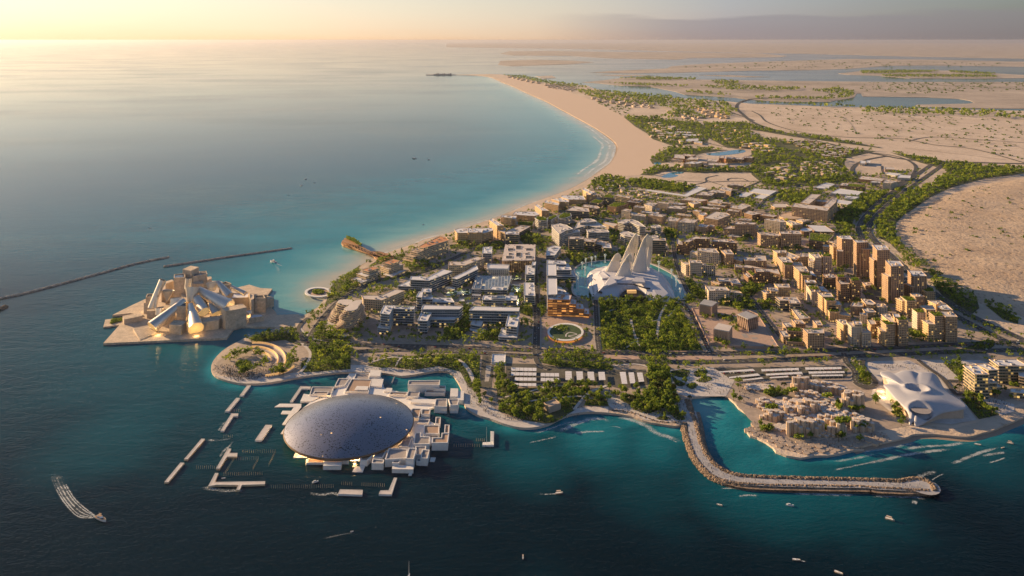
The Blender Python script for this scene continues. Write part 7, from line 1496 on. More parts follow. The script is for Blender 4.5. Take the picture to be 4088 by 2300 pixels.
# ------------------------------------------------------------------ PATHS, TREES, PLANTING
PATHS = [('C7',[(890,1150),(915,1270),(970,1410)], 5),('C7',[(1230,1010),(1170,1120),(1150,1250),(1140,1340)], 5),('C7',[(620,1090),(740,1050)], 4),('C7',[(1040,1180),(1230,1130),(1320,1050)], 3),
         ('D2',[(960,105),(1150,60),(1330,75),(1500,60)], 4),('D2',[(1690,60),(1780,110),(1850,200),(1870,280)], 5),('D2',[(1180,145),(1200,100),(1230,60)], 3),('D3',[(430,610),(600,570),(800,520),(850,500)], 4),
         ('D3',[(440,680),(700,650),(900,620),(1220,600)], 4),('D3',[(1140,740),(1200,660),(1300,560),(1480,490)], 5),('D3',[(0,270),(60,360),(100,450)], 4),('D3',[(1540,290),(1760,270),(1900,300)], 4),('D3',[(1680,100),(1800,0)], 3),
         ('D1',[(1340,150),(1420,240),(1400,330),(1330,430)], 5),('D1',[(1330,20),(1430,110),(1600,150),(1783,170)], 4)]
PATHLINES = []
for i, (c, pts, wd) in enumerate(PATHS):
    line = smooth(UU(c, pts), 4); PATHLINES.append((line, wd)); q = MB(); q.ribbon(line, wd, GZ + .62 + .01 * i, 0); structure(q.build('path',['paving_light']))
for i, (c, pts) in enumerate([('D3',[(1860,760),(1960,730),(2030,715),(2010,745),(1890,780)]),('D3',[(2110,720),(2190,730),(2250,790),(2280,840),(2200,845),(2150,800)]),('D3',[(1980,825),(2080,808),(2130,835),(2040,848)]),('D3',[(2140,340),(2320,330),(2310,395),(2260,410),(2150,380)]),
                              ('D3',[(2370,350),(2480,330),(2510,360),(2430,400),(2390,400)]),('D3',[(2140,390),(2200,430),(2285,470),(2240,500),(2180,480)]),('D3',[(2390,440),(2500,395),(2560,420),(2480,460)]),('D3',[(2290,490),(2350,460),(2410,480),(2360,530)]),('D5',[(640,730),(660,690),(730,700),(740,750),(690,765)]),('G4',[(220,250),(330,220),(380,250),(300,280)]),('G4',[(240,380),(300,345),(330,380),(280,400)])]):
    P = smooth(UU(c, pts), 2, True); q = MB(); q.flat(P, GZ + .5 + .003 * i); structure(q.build('planting_bed',['lawn'])); PARKS['bed%d' % i] = P

for i, (c, pts) in enumerate((('C4',[(0,300),(600,380),(1300,420),(2576,480)]),('C4',[(700,330),(900,420),(1000,560)]),('C4',[(1500,400),(1700,500),(2200,560),(2576,700)]),('C4',[(1050,100),(1600,120),(2576,130)]),('C4',[(1450,690),(1900,740),(2400,800)]),('C8',[(1700,100),(2000,260),(2537,360)]),('C8',[(1500,420),(1900,560),(2537,640)]))):
    q = MB(); q.ribbon(smooth(UU(c, pts), 5), 7 if c == 'C4' else 5, GZ + (.5 if c == 'C4' else 8.6) + i * .01,0); structure(q.build('dirt_track',['paving'])) if c == 'C4' else None

def crown_quads(kind, nq, seed):
    r = np.random.default_rng(seed)
    if kind == 'palm':
        P, Nn, S = [],[],[]
        for k in range(13):
            a = k * 2.4; t = np.linspace(.1,1, max(2, nq // 13)); rad = 3.0 * t; z = 8.6 + 1.3 * t - 2.6 * t * t * (1 + .3 * r.random())
            P.append(np.stack([rad * np.cos(a), rad * np.sin(a), z], 1)); Nn.append(np.tile((-.35 * np.cos(a), -.35 * np.sin(a), 1),(len(t), 1)) + r.normal(size=(len(t), 3)) * .15); S.append(1.25 - .5 * t)
        P, Nn, S = np.concatenate(P), np.concatenate(Nn), np.concatenate(S)
        return P, Nn, S, np.clip(.45 + .12 * r.normal(size=len(P)), 0,1)
    nb = {'broad': 13, 'spread': 12, 'tall': 11}[kind]
    W_, Ht, zb = {'broad': (3.3,2.5,5.6),'spread': (4.6,1.3,6.2),'tall': (2.3,3.7,6.6)}[kind]
    th = r.uniform(0,2 * np.pi, nb); rr = np.sqrt(r.uniform(0,1, nb)); zz = r.uniform(-1,1, nb)
    C = np.stack([W_ * rr * np.cos(th), W_ * rr * np.sin(th), zb + Ht * zz * np.sqrt(1 - .8 * rr ** 2)], 1); br = r.uniform(1.1,2.1, nb) * (.85 if kind == 'tall' else 1); tb = r.uniform(.15,.75, nb)
    k = r.integers(0, nb, nq); n = r.normal(size=(nq, 3)); n /= np.linalg.norm(n, axis=1, keepdims=True)
    P = C[k] + n * (br[k] * r.uniform(.65,1.05, nq))[:, None] * (1,1,.8); nor = n + r.normal(size=(nq, 3)) * .45
    return P, nor, r.uniform(.55,1.1, nq) * (2.2 if nq < 60 else 1.25 if nq < 200 else .9) * (1.35 if nq < 30 else 1), np.clip(tb[k] + r.normal(size=nq) * .12,0,1)

def place(poly, gap, sizes=(.8,1.25), mix=('broad', 'spread', 'tall', 'palm'), wts=(.5,.2,.2,.1), keep=1.0, lab=''):
    A = np.asarray(poly); x0, y0 = A.min(0); x1, y1 = A.max(0)
    gap *= 1.3; sizes = (sizes[0] * 1.4, sizes[1] * 1.4); gx, gy = np.meshgrid(np.arange(x0, x1, gap), np.arange(y0, y1, gap)); px = (gx + RNG.uniform(-.48,.48, gx.shape) * gap).ravel(); py = (gy + RNG.uniform(-.48,.48, gy.shape) * gap).ravel()
    cl = .5 + .5 * np.sin(px * .06 + 1.3 * np.sin(py * .035)) * np.sin(py * .05 + 1.1 * np.sin(px * .03))
    ok = inside(px, py, poly) & (RNG.random(px.shape) < keep * (.42 + .75 * cl))
    for x, y in zip(px[ok], py[ok]): TREES.append((x, y, RNG.uniform(*sizes), mix[RNG.choice(len(mix), p=wts)], lab))
TREES = []
DENSE = {'falcon_park': 8.2, 'axis': 7.2, 'grove_a': 8.6, 'grove_b': 8.5, 'lot_north': 8.0, 'lot_west': 10.5, 'promenade': 11.5, 'amphitheatre': 9.5, 'amphitheatre_north': 8.5, 'hotel_shore': 8.5, 'hotel_garden': 8.5, 'pier_root': 8.5, 'mid_grove': 7.2, 'court_grove': 6.8, 'tower_lane': 8, 'pool_west': 8, 'pool_east': 8, 'pool_front': 8,
         'street_grove': 7.5, 'centre_grove': 8.5, 'hotel_court': 10, 'abraham_grove': 7.5, 'mid_street': 8, 'roundabout': 6.5, 'terrace_east': 9.5, 'terrace_north': 8.5, 'tower_east': 9.5, 'wood_east': 9.5, 'wood_west': 9.5, 'wood_median': 9.5, 'wood_road': 9, 'wood_corner': 9, 'estate_wood': 10, 'estate_strip': 11.5, 'resort_west': 15, 'resort_north': 17, 'resort_mid': 16, 'resort_far': 16, 'beach_edge': 11,
         'verge': 14, 'villa_green': 15, 'villa_green_far': 18, 'interchange': 11.5, 'interchange_west': 10.5, 'campus': 12}
AREA = {'falcon_park': 'in the square park before the winged museum', 'axis': 'in the green strip leading from the park to the shore', 'grove_a': 'in the seafront grove around the box pavilion', 'grove_b': 'in the small grove right of the box pavilion', 'lot_north': 'in the grove behind the car park', 'lot_west': 'beside the coach loop', 'promenade': 'in the promenade park behind the domed museum',
        'amphitheatre': 'in the garden right of the amphitheatre', 'amphitheatre_north': 'on the slope above the amphitheatre', 'roundabout': 'on the teardrop island in the road', 'terrace_east': 'in the planted field right of the cloth roof pavilion', 'terrace_north': 'in the planted strip behind the cloth roof pavilion', 'court_grove': 'in the sunken court grove of the glass blocks', 'mid_grove': 'in the grove between the two zigzag glass blocks'}
for k, p in PARKS.items():
    far = k in ('resort_west', 'resort_north', 'resort_mid', 'resort_far', 'verge', 'villa_green', 'villa_green_far', 'interchange', 'estate_strip', 'beach_edge')
    if k.startswith('bed'): place(p, 9, (.6,.95), keep=.8, lab='in a curved planting bed on the promenade'); continue
    place(p, DENSE[k], (.85,1.3) if not far else (.9,1.5), keep=.95, lab=AREA.get(k, 'in the town'))
NEAR = [(UU('D1',[(650,330),(720,260),(900,235),(920,280),(780,310),(690,350)]), 5.2, 'inside the amphitheatre'),(UU('D1',[(920,400),(1050,310),(1040,370),(940,410)]), 5.2, 'inside the amphitheatre'),(UU('D1',[(760,440),(800,390),(910,400),(900,435)]), 5.2, 'inside the amphitheatre'),(UU('D1',[(930,260),(1000,250),(1000,285),(940,285)]), 5.2, 'inside the amphitheatre'),
        (UU('D1',[(1060,440),(1230,320),(1290,240),(1325,270),(1300,350),(1200,460),(1060,470)]), 6, 'along the outer curved wall of the amphitheatre'),(UU('D1',[(880,160),(950,110),(1140,95),(1150,130),(900,170)]), 6, 'along the outer curved wall of the amphitheatre'),
        (UU('D3',[(1530,580),(1640,555),(1700,620),(1690,650),(1560,640)]), 8, 'in the grove at the root of the breakwater'),(UU('D3',[(1690,640),(1900,560),(2110,555),(2240,700),(2200,760),(2100,700),(1950,715),(1760,735)]), 8, 'in the grove at the root of the breakwater'),(UU('D3',[(110,470),(190,470),(190,720),(130,700)]), 9, 'in a row along the promenade bend'),
        (UU('G4',[(700,440),(890,440),(910,500),(780,500)]), 8, 'on the terraces of the hexagon museum'),(UU('G4',[(900,370),(1100,340),(1160,400),(1000,390)]), 8, 'on the terraces of the hexagon museum'),(UU('G4',[(160,520),(280,510),(280,560),(180,560)]), 8, 'on the terraces of the hexagon museum'),(UU('G4',[(220,220),(370,210),(440,270),(330,280)]), 9, 'on the terraces of the hexagon museum'),
        (UU('G4',[(180,360),(320,345),(330,395),(200,395)]), 8, 'on the terraces of the hexagon museum'),(UU('G4',[(440,590),(640,610),(800,600),(1100,640),(1000,670),(600,660),(400,640)]), 17, 'on the terraces of the hexagon museum'),(UU('G4',[(1050,270),(1160,320),(1160,360),(1060,320)]), 9, 'between hexagon museum and cloth roof pavilion'),(UU('G5',[(235,470),(270,450),(340,480),(330,530),(270,525)]), 6, 'between hexagon museum and cloth roof pavilion'),
        (UU('C5',[(1640,890),(1690,870),(1950,920),(1900,940)]), 7, 'beside the causeway of the cone museum'),(UU('C5',[(1790,780),(2100,800),(2090,835),(1800,800)]), 8, 'beside the causeway of the cone museum'),(UU('C5',[(2200,800),(2330,780),(2440,900),(2400,1000),(2250,1050),(2180,930)]), 9, 'on the slope above the amphitheatre'),
        (UU('E6',[(360,1040),(620,1030),(840,1060),(940,1130),(960,1290),(900,1260),(820,1140),(640,1090),(400,1080)]), 5.5, 'between the three stone cubes'),(UU('E6',[(940,860),(1040,880),(1000,1000),(920,960)]), 6, 'between the three stone cubes'),(UU('G6',[(250,700),(300,655),(480,660),(500,730),(300,725)]), 6, 'in front of the stone cubes'),
        (UU('C8',[(0,1330),(740,1345),(840,1420),(0,1410)]), 9.5, 'along the boulevard before the stepped blocks'),(UU('C8',[(1150,1350),(1900,1350),(1900,1390),(1150,1395)]), 13, 'along the boulevard before the stepped blocks'),(UU('C8',[(760,1150),(800,1160),(920,1310),(880,1330)]), 7, 'along the lane beside the lit lobby tower'),(UU('C8',[(1510,1180),(1620,1220),(1690,1270),(1570,1280)]), 6, 'in the court of the golden terraced block'),(UU('C8',[(0,760),(240,780),(200,860),(40,880)]), 8, 'in the town'),
        (UU('E8',[(1520,980),(1640,930),(1850,1080),(1650,1130)]), 7, 'in the court of the golden terraced block'),(UU('E1',[(1000,1345),(1950,1350),(2500,1390),(2500,1440),(1000,1430)]), 9, 'along the boulevard before the glass blocks'),(UU('E1',[(0,1330),(500,1370),(500,1449),(0,1449)]), 9, 'in the garden right of the amphitheatre'),(UU('E1',[(20,880),(260,860),(120,1000),(60,1180),(30,1300),(-40,1300),(-60,1000)]), 7.5, 'on the slope above the amphitheatre'),(UU('E1',[(600,660),(800,620),(1150,570),(1180,600),(900,690),(640,690)]), 8, 'in the town'),(UU('E1',[(520,1250),(640,1140),(680,1170),(600,1290),(480,1330)]), 7, 'round the terraced building'),(UU('E1',[(1290,670),(1480,700),(1470,820),(1300,800)]), 7, 'in the town'),(UU('E2',[(1660,520),(1740,520),(1740,680),(1680,660)]), 8, 'in the town'),(UU('E2',[(1790,520),(1870,520),(1850,680),(1800,660)]), 8, 'in the town'),
        (UU('E2',[(1440,640),(1490,640),(1490,830),(1430,820)]), 6, 'in the town'),(UU('E2',[(1770,790),(1810,790),(1810,960),(1770,950)]), 6, 'in the town'),(UU('E2',[(1680,1080),(1720,1080),(1700,1440),(1660,1440)]), 6, 'along the lane left of the oval garden'),(UU('E2',[(1430,1110),(1580,1110),(1560,1200),(1440,1200)]), 7, 'in the town'),(UU('E4',[(1100,940),(1230,950),(1240,1200),(1120,1180)]), 7.5, 'in the town'),(UU('E4',[(0,1050),(220,1120),(180,1160),(0,1260)]), 8, 'in the town'),(UU('E4',[(930,640),(1060,620),(1040,740),(950,740)]), 8, 'in the town'),(UU('E4',[(610,1210),(740,1220),(720,1330),(640,1310)]), 6.5, 'in the town'),
        (UU('E5',[(640,870),(830,800),(830,830),(560,1060),(530,1050)]), 8, 'in the town'),(UU('E5',[(950,1100),(1150,1020),(1160,1080),(980,1200)]), 7.5, 'in the town'),(UU('E5',[(790,470),(1000,430),(1340,560),(1200,600),(900,520)]), 9.5, 'in the town'),(UU('E5',[(1760,380),(2000,370),(2000,470),(1700,490)]), 9, 'in the town'),(UU('E5',[(1240,1220),(1980,1230),(1970,1255),(1240,1250)]), 8, 'in the town'),(UU('E7',[(450,720),(560,640),(600,790),(760,720),(740,770),(560,810)]), 7.5, 'in the town'),(UU('E7',[(930,1110),(1060,1160),(1110,1240),(980,1200)]), 7.5, 'in the town'),(UU('E7',[(1090,1060),(1180,1060),(1170,1140),(1090,1140)]), 9, 'in the town')]
for p, g, l in NEAR: place(p, g, (.75,1.15), lab=l)
for pts in [[(530,397),(700,391),(930,397),(940,405),(700,405)],[(480,420),(700,425),(890,434),(860,440),(600,432)],[(1000,408),(1140,410),(1145,432),(1030,428)],[(930,438),(1100,432),(1480,445),(1460,455),(1300,460),(1100,455)],[(870,462),(1000,467),(1110,481),(1050,485),(880,470)],[(1220,490),(1480,495),(1600,500),(1590,507),(1230,502)],[(1500,460),(1640,445),(1720,465),(1715,490),(1600,505),(1520,500),(1640,480)],[(1750,360),(1950,356),(2150,358),(2100,366),(1900,372),(1760,372)],[(1860,380),(2200,378),(2450,384),(2430,391),(2100,390),(1880,388)],[(2200,357),(2440,372),(2400,378),(2200,366)],
            [(1750,545),(2000,548),(2300,558),(2600,572),(2600,604),(2200,585),(1900,580),(1760,572)],[(1200,519),(1500,526),(1740,540),(1700,545),(1300,527)],[(-40,383),(60,386),(200,415),(350,430),(380,445),(250,440),(100,410)],[(300,455),(520,462),(800,500),(1000,530),(900,560),(620,530),(420,500)],[(900,510),(1060,515),(1150,560),(1100,590),(960,560)],[(420,470),(760,485),(900,505),(1000,510),(700,520),(500,490)],[(560,592),(700,600),(820,560),(900,570),(860,600),(650,620)]]:
    place(UU('B', pts), 34, (1.6,2.6), keep=.9, lab='far')
n0_ = len(TREES); place(TOWN, 9.5, (.55,1.0), keep=.62, lab='in the town'); new_ = TREES[n0_:]; bx_, by_ = np.array([t[0] for t in new_]), np.array([t[1] for t in new_]); bad_ = np.zeros(len(new_), bool)
for p in SHEETPOLYS + [UU('G4',[(0,130),(400,100),(1000,150),(1249,350),(1249,650),(760,740),(60,560)]), UU('D1',[(530,400),(560,320),(850,170),(1200,130),(1400,200),(1400,420),(900,520),(600,480)])]: bad_ |= inside(bx_, by_, p)
TREES[n0_:] = [t for t, b in zip(new_, bad_) if not b]
for line, wd in ROADLINES[:12] + ROADLINES[14:17]:
    L = [Vector(p) for p in line]; acc = 0
    for a, b in zip(L[:-1], L[1:]):
        t = b - a; ln = t.length
        if ln < .1 or a.y > 3200: continue
        t.normalize(); k = 0
        while k < ln:
            for s in (-1,1):
                if RNG.random() < .42: p = a + t * k + Vector((-t.y, t.x)) * s * (wd / 2 + 4.5); TREES.append((p.x, p.y, RNG.uniform(.6,.95),('broad', 'tall', 'palm')[RNG.integers(3)], 'in a row along the street'))
            k += 11

def plant_trees():
    X = np.array([t[0] for t in TREES]); Y = np.array([t[1] for t in TREES]); ok = inside(X, Y, LAND) | (Y > 4500)
    cen = np.array([t[4].startswith('beside the causeway') for t in TREES]); ok |= cen
    for poly in FOOT:
        A = np.asarray(poly); (x0, y0),(x1, y1) = A.min(0) - 3, A.max(0) + 3; near = np.flatnonzero((X > x0) & (X < x1) & (Y > y0) & (Y < y1) & ok)
        if len(near): 
            ins = inside(X[near], Y[near], offset(poly, 2.2)); ok[near[ins]] = False
    for line, wd in ROADLINES + PATHLINES:
        A = np.asarray(line); (x0, y0),(x1, y1) = A.min(0) - 20, A.max(0) + 20; near = np.flatnonzero((X > x0) & (X < x1) & (Y > y0) & (Y < y1) & ok)
        if len(near): ok[near[seg_dist(X[near], Y[near], line) < wd / 2 + 2.6]] = False
    idx = np.flatnonzero(ok); idx = idx[np.argsort(Y[idx])]
    vis = [i for i in idx if abs(X[i]) / Y[i] < .69]; solo = set(vis[:300])
    proto = {}
    for kind in ('broad', 'spread', 'tall', 'palm'):
        for v in range(3):
            P, N_, S, T = crown_quads(kind, 340 if kind != 'palm' else 130,40 + v + len(kind) * 7); cm = quads_mesh('crown', P, N_, S, T, ['palm_leaf' if kind == 'palm' else 'leaf'], 2.2 if kind == 'palm' else 1.0)
            q = MB(); top = {'broad': 5, 'spread': 5.8, 'tall': 5, 'palm': 8.8}[kind]; q.tube((0,0,-.3),(.15,.1, top), .34 if kind != 'palm' else .26,.18,6)
            if kind != 'palm':
                for a in range(4): q.tube((.1,.05, top * .6),(1.9 * math.cos(a * 1.57 + v), 1.9 * math.sin(a * 1.57 + v), top + .6), .15,.06,5)
            proto[kind, v] = (cm, q.mesh('trunk',['bark']))
    what = {'broad': ('tree', 'rounded leafy green tree '),'spread': ('shade_tree', 'wide flat topped green tree '),'tall': ('slender_tree', 'slender upright green tree '),'palm': ('palm_tree', 'palm tree ')}
    for i in vis[:300]:
        x, y, s, kind, lab = TREES[i]; cm, tm = proto[kind, int(RNG.integers(3))]; nm, wl = what[kind]
        r = empty(nm, (x, y, GZ + .3), wl + lab, 'tree', nm.replace('_', ' ') + 's ' + lab); r.rotation_euler = (0,0, RNG.uniform(0,6.28)); r.scale = (s * RNG.uniform(.9,1.1), s, s * RNG.uniform(.85,1.15))
        link('trunk', tm, r); link('crown', cm, r)
    # everything farther off is one mass of trees
    lib = {}
    for kind in ('broad', 'spread', 'tall', 'palm'):
        for lod, nq in ((0,70),(1,34),(2,16)):
            for v in range(4): lib[kind, lod, v] = crown_quads(kind, nq if kind != 'palm' else max(26, nq), 90 + v + lod * 10)
    CN, NN, SS, TT = [],[],[],[]
    for i in idx:
        if i in solo: continue
        x, y, s, kind, lab = TREES[i]
        if abs(x) / y > .95: continue
        lod = 0 if y < 2100 else 1 if y < 3600 else 2; P, N_, S, T = lib[kind, lod, int(RNG.integers(4))]; a = RNG.uniform(0,6.28); c, sn = math.cos(a), math.sin(a)
        CN.append(np.stack([x + s * (P[:, 0] * c - P[:, 1] * sn), y + s * (P[:, 0] * sn + P[:, 1] * c), GZ + .2 + s * P[:, 2]], 1)); NN.append(np.stack([N_[:, 0] * c - N_[:, 1] * sn, N_[:, 0] * sn + N_[:, 1] * c, N_[:, 2]], 1)); SS.append(S * s); TT.append(np.clip(T + RNG.normal() * .24,0,1))
    tag(link('trees', quads_mesh('trees', np.concatenate(CN), np.concatenate(NN), np.concatenate(SS), np.concatenate(TT), ['leaf'])), kind='stuff')
    # low shrubs between the near trees
    C_, S_, T_ = [],[],[]
    for k, p in PARKS.items():
        A = np.asarray(p)
        if A[:, 1].mean() > 2600: continue
        n = int(min(9000, abs(area(p)) * (.16 if A[:, 1].mean() < 1700 else .05))); (x0, y0),(x1, y1) = A.min(0), A.max(0); Q = RNG.uniform((x0, y0),(x1, y1),(n * 2,2)); m = inside(Q[:, 0], Q[:, 1], p)
        for line, wd in PATHLINES + ROADLINES[:14]: m &= seg_dist(Q[:, 0], Q[:, 1], line) > wd / 2 + .8
        for f in FOOT:
            f = np.asarray(f)
            if f[:, 0].max() > x0 and f[:, 0].min() < x1 and f[:, 1].max() > y0 and f[:, 1].min() < y1: m &= ~inside(Q[:, 0], Q[:, 1], f)
        Q = Q[m]; lump = .5 + .5 * np.sin(Q[:, 0] * .3 + np.sin(Q[:, 1] * .21)) * np.sin(Q[:, 1] * .27)
        C_.append(np.stack([Q[:, 0], Q[:, 1], GZ + .5 + RNG.uniform(0,2.0, len(Q)) * lump], 1)); S_.append(RNG.uniform(.9,2.4, len(Q))); T_.append(np.clip(RNG.normal(.3,.2, len(Q)), 0,1))
    C_ = np.concatenate(C_); tag(link('shrubs', quads_mesh('shrubs', C_, RNG.normal(size=C_.shape) * .6 + (0,0,.8), np.concatenate(S_), np.concatenate(T_), ['leaf'])), kind='stuff')
    # scattered desert bushes
    C_, S_ = [],[]
    for c, pts, n in (('F',[(2300,540),(2480,465),(2575,460),(2575,780),(2400,730),(2280,670)], 60),('C4',[(100,300),(900,330),(2576,430),(2576,800),(1800,650),(1300,640),(300,450)], 330),('C4',[(1000,70),(2576,70),(2576,150),(1500,180),(1050,150)], 220),('C3',[(1000,230),(1400,300),(1250,420),(1000,300)], 90),('B',[(800,340),(1500,305),(2500,320),(2500,330),(1500,350)], 160)):
        p = UU(c, pts); A = np.asarray(p); Q = RNG.uniform(A.min(0), A.max(0),(n * 5,2)); Q = Q[inside(Q[:, 0], Q[:, 1], p)][:n]; far = A[:, 1].mean() / 2600
        for x, y in Q: k = 9; s = RNG.uniform(.8,2.2) * max(1, far ** .7); C_.append(np.array((x, y, GZ + 1.2 * s + (7 if far < 1.2 else 0))) + RNG.normal(size=(k, 3)) * (1.5 * s, 1.5 * s, .5 * s)); S_.append(np.full(k, 2.0 * s))
    C_ = np.concatenate(C_); tag(link('desert_scrub', quads_mesh('desert_scrub', C_, RNG.normal(size=C_.shape), np.concatenate(S_), np.full(len(C_), .18), ['leaf'])), kind='stuff')
    print('trees', len(idx))
plant_trees()
# ------------------------------------------------------------------ PEOPLE, CARS, BOATS, SURF
def person_mesh(v):
    """one standing or walking figure, a single continuous lofted body"""
    st = (.0,.28,-.2,.12)[v]; q = MB()
    def ring(x, y, z, a, b, n=6): return [Vector((x + a * math.cos(k * 2 * math.pi / n), y + b * math.sin(k * 2 * math.pi / n), z)) for k in range(n)]
    q.loft([ring(0,0,.82,.19,.13), ring(0,0,1.0,.17,.12), ring(0,0,1.25,.20,.13), ring(0,0,1.45,.21,.12), ring(0,0,1.53,.07,.06), ring(0,.01,1.58,.08,.09), ring(0,.01,1.68,.10,.11), ring(0,.01,1.78,.06,.07)], 0)
    for s in (-1,1):
        q.loft([ring(s * .10, s * st, .02,.05,.10), ring(s * .10, s * st * .9,.1,.05,.06), ring(s * .10, s * st * .5,.48,.07,.07), ring(s * .09,0,.88,.10,.10)], 1)
        q.loft([ring(s * .27,-s * st * .7,.80,.04,.04), ring(s * .27,-s * st * .4,1.08,.045,.045), ring(s * .21,0,1.45,.06,.06)], 0)
    q.loft([ring(0,.01,1.55,.085,.10), ring(0,.01,1.68,.105,.118), ring(0,.01,1.795,.055,.07)], 2)
    return q
CROWD = []
def crowd(c, pts, n, lab):
    p = UU(c, pts); A = np.asarray(p); Q = RNG.uniform(A.min(0), A.max(0),(n * 8,2)); Q = Q[inside(Q[:, 0], Q[:, 1], p)][:n]
    for x, y in Q: CROWD.append((x, y, lab, GZ + .35))
def along(line, wd, n, lab, z):
    L = [Vector(p) for p in line]
    for _ in range(n):
        i = RNG.integers(len(L) - 1); p = L[i].lerp(L[i + 1], RNG.random()); t = (L[i + 1] - L[i]).normalized(); p = p + Vector((-t.y, t.x)) * RNG.uniform(-.45,.45) * wd; CROWD.append((p.x, p.y, lab, z))
def people():
    AM = 'on the crowded paving of the amphitheatre'
    crowd('D1',[(560,400),(560,330),(680,260),(860,190),(1050,160),(1180,160),(1290,220),(1320,300),(1230,380),(1080,470),(900,490),(700,490)], 1500, AM); crowd('D1',[(640,420),(760,400),(900,420),(1000,480),(760,500)], 260, AM)
    crowd('D2',[(800,170),(830,140),(910,140),(880,200)], 60, 'at the landward end of the museum bridge'); along(smooth(PRI, 1)[:60], 10,120, 'on the seafront promenade', GZ + .4)
    PL = [tuple((Vector(a) + Vector(b)) / 2) for a, b in zip(PR, PRI[::-1])]; along(PL[3:], 13,420, 'on the seafront promenade', GZ + .4)
    mid = UU('D4',[(255,700),(285,830),(300,950),(330,1060),(390,1170),(470,1265),(600,1335),(760,1375),(1000,1390),(1500,1402),(1930,1408)], 4); along(mid, 17,150, 'on the breakwater walkway',4.05); along(UU('D6',[(1440,440),(1640,450),(1820,450)], 4), 17,50, 'on the breakwater walkway',4.05)
    crowd('D3',[(1480,590),(1700,680),(1900,760),(2100,690),(2290,620),(2300,860),(2150,870),(1800,780),(1560,740)], 200, 'on the pale paving at the root of the breakwater'); crowd('D3',[(2120,330),(2560,310),(2800,420),(2700,590),(2300,590)], 180, 'on the pale paving at the root of the breakwater')
    crowd('D3',[(20,560),(350,560),(380,700),(240,740),(60,700)], 110, 'on the seafront promenade'); crowd('G4',[(60,560),(130,480),(260,570),(420,640),(900,620),(1180,570),(1200,630),(900,690),(500,740),(250,650)], 240, 'on the shore terraces of the hexagon museum'); crowd('G4',[(0,160),(200,140),(400,230),(180,250),(120,380),(0,330)], 130, 'on the shore terraces of the hexagon museum')
    crowd('D5',[(370,245),(800,215),(880,260),(1100,380),(900,300),(520,310)], 130, 'on the forecourt behind the cloth roof pavilion'); crowd('D5',[(900,215),(1480,220),(1330,420),(1170,400)], 130, 'on the forecourt behind the cloth roof pavilion'); crowd('D5',[(1480,540),(1800,640),(1680,740)], 90, 'below the green lit campus'); crowd('D5',[(1180,440),(1340,440),(1430,530),(1280,520)], 50, 'on the forecourt behind the cloth roof pavilion')
    crowd('E8',[(300,880),(440,880),(640,1200),(2290,1140),(2310,1225),(650,1240)], 240, 'in the town'); crowd('E6',[(1270,950),(1420,920),(1640,1200),(1690,1440),(1620,1440)], 150, 'in the town'); crowd('E2',[(1900,1180),(2500,1060),(2512,1449),(1800,1449),(1850,1250)], 170, 'in the town')
    crowd('E1',[(780,1240),(1050,1300),(1900,1240),(1990,1370),(1000,1340)], 120, 'in the town'); crowd('G1',[(330,960),(700,1000),(900,1120),(520,1185),(130,1190)], 70, 'in the town'); crowd('G1',[(1640,1110),(1700,960),(1900,960),(1840,1120)], 110, 'in the town'); crowd('C5',[(1900,830),(2220,850),(2160,950),(1990,900)], 110, 'in the town'); crowd('E2',[(1690,180),(1860,200),(1870,500),(1690,500)], 60, 'in the town')
    for i, p in enumerate(CROWD):
        if 'cone' in p[2]: pass
    P = []
    for x, y, lab, z in CROWD:
        bad = False
        for f in FOOT:
            if abs(f[0][1] - y) < 220 and abs(f[0][0] - x) < 260 and lab != 'on the museum deck' and inside(np.array([x]), np.array([y]), f)[0]: bad = True; break
        if not bad and y > 0 and abs(x) / y < .7: P.append((x, y, lab, z))
    for c, pts, n in (('G1',[(330,960),(700,1000),(900,1120),(520,1185),(130,1190)], 60),('G1',[(1640,1110),(1700,960),(1900,960),(1840,1120)], 110),('C5',[(1900,830),(2220,850),(2160,950),(1990,900)], 110)):
        p = UU(c, pts, 4); A = np.asarray(p); Q = RNG.uniform(A.min(0), A.max(0),(n * 6,2)); Q = Q[inside(Q[:, 0], Q[:, 1], p)][:n]; P += [(x, y, 'far',4.0) for x, y in Q]
    P.sort(key=lambda t: t[1]); tops = ['cloth_dark', 'cloth_blue', 'cloth_dark', 'cloth_white']; names = {'cloth_dark': 'dark clothes', 'cloth_blue': 'blue clothes', 'cloth_white': 'a white robe'}
    me = {(v, t): person_mesh(v).mesh('person',[t, 'cloth_white' if t == 'cloth_white' else 'cloth_dark', 'skin']) for v in range(4) for t in set(tops)}
    for k, (x, y, lab, z) in enumerate(P[:300]):
        t = tops[RNG.integers(4)]; v = int(RNG.integers(4)); o = link('person', me[v, t], None, (x, y, z), RNG.uniform(0,6.28), RNG.uniform(1.2,1.4)); tag(o, 'person in %s %s %s' % (names[t], 'standing' if v == 0 else 'walking', lab),'person', 'people ' + lab)
    q = person_mesh(1); V0 = np.array(q.v); F0 = q.f; nv = len(V0); VV, FF, MM = [],[],[]
    for k, (x, y, lab, z) in enumerate(P[300:2600]):
        a = RNG.uniform(0,6.28); c, s = math.cos(a), math.sin(a); sc_ = RNG.uniform(1.25,1.5); VV.append(np.stack([x + sc_ * (V0[:, 0] * c - V0[:, 1] * s), y + sc_ * (V0[:, 0] * s + V0[:, 1] * c), z + sc_ * V0[:, 2]], 1)); off = k * nv; FF += [tuple(i + off for i in f) for f in F0]; MM += [0 if k % 5 else 1] * len(F0)
    m = bpy.data.meshes.new('crowd'); m.from_pydata(np.concatenate(VV).tolist(), [], FF); m.materials.append(M['cloth_dark']); m.materials.append(M['cloth_white']); m.polygons.foreach_set('material_index', MM); tag(link('crowd', m), kind='stuff')
people()

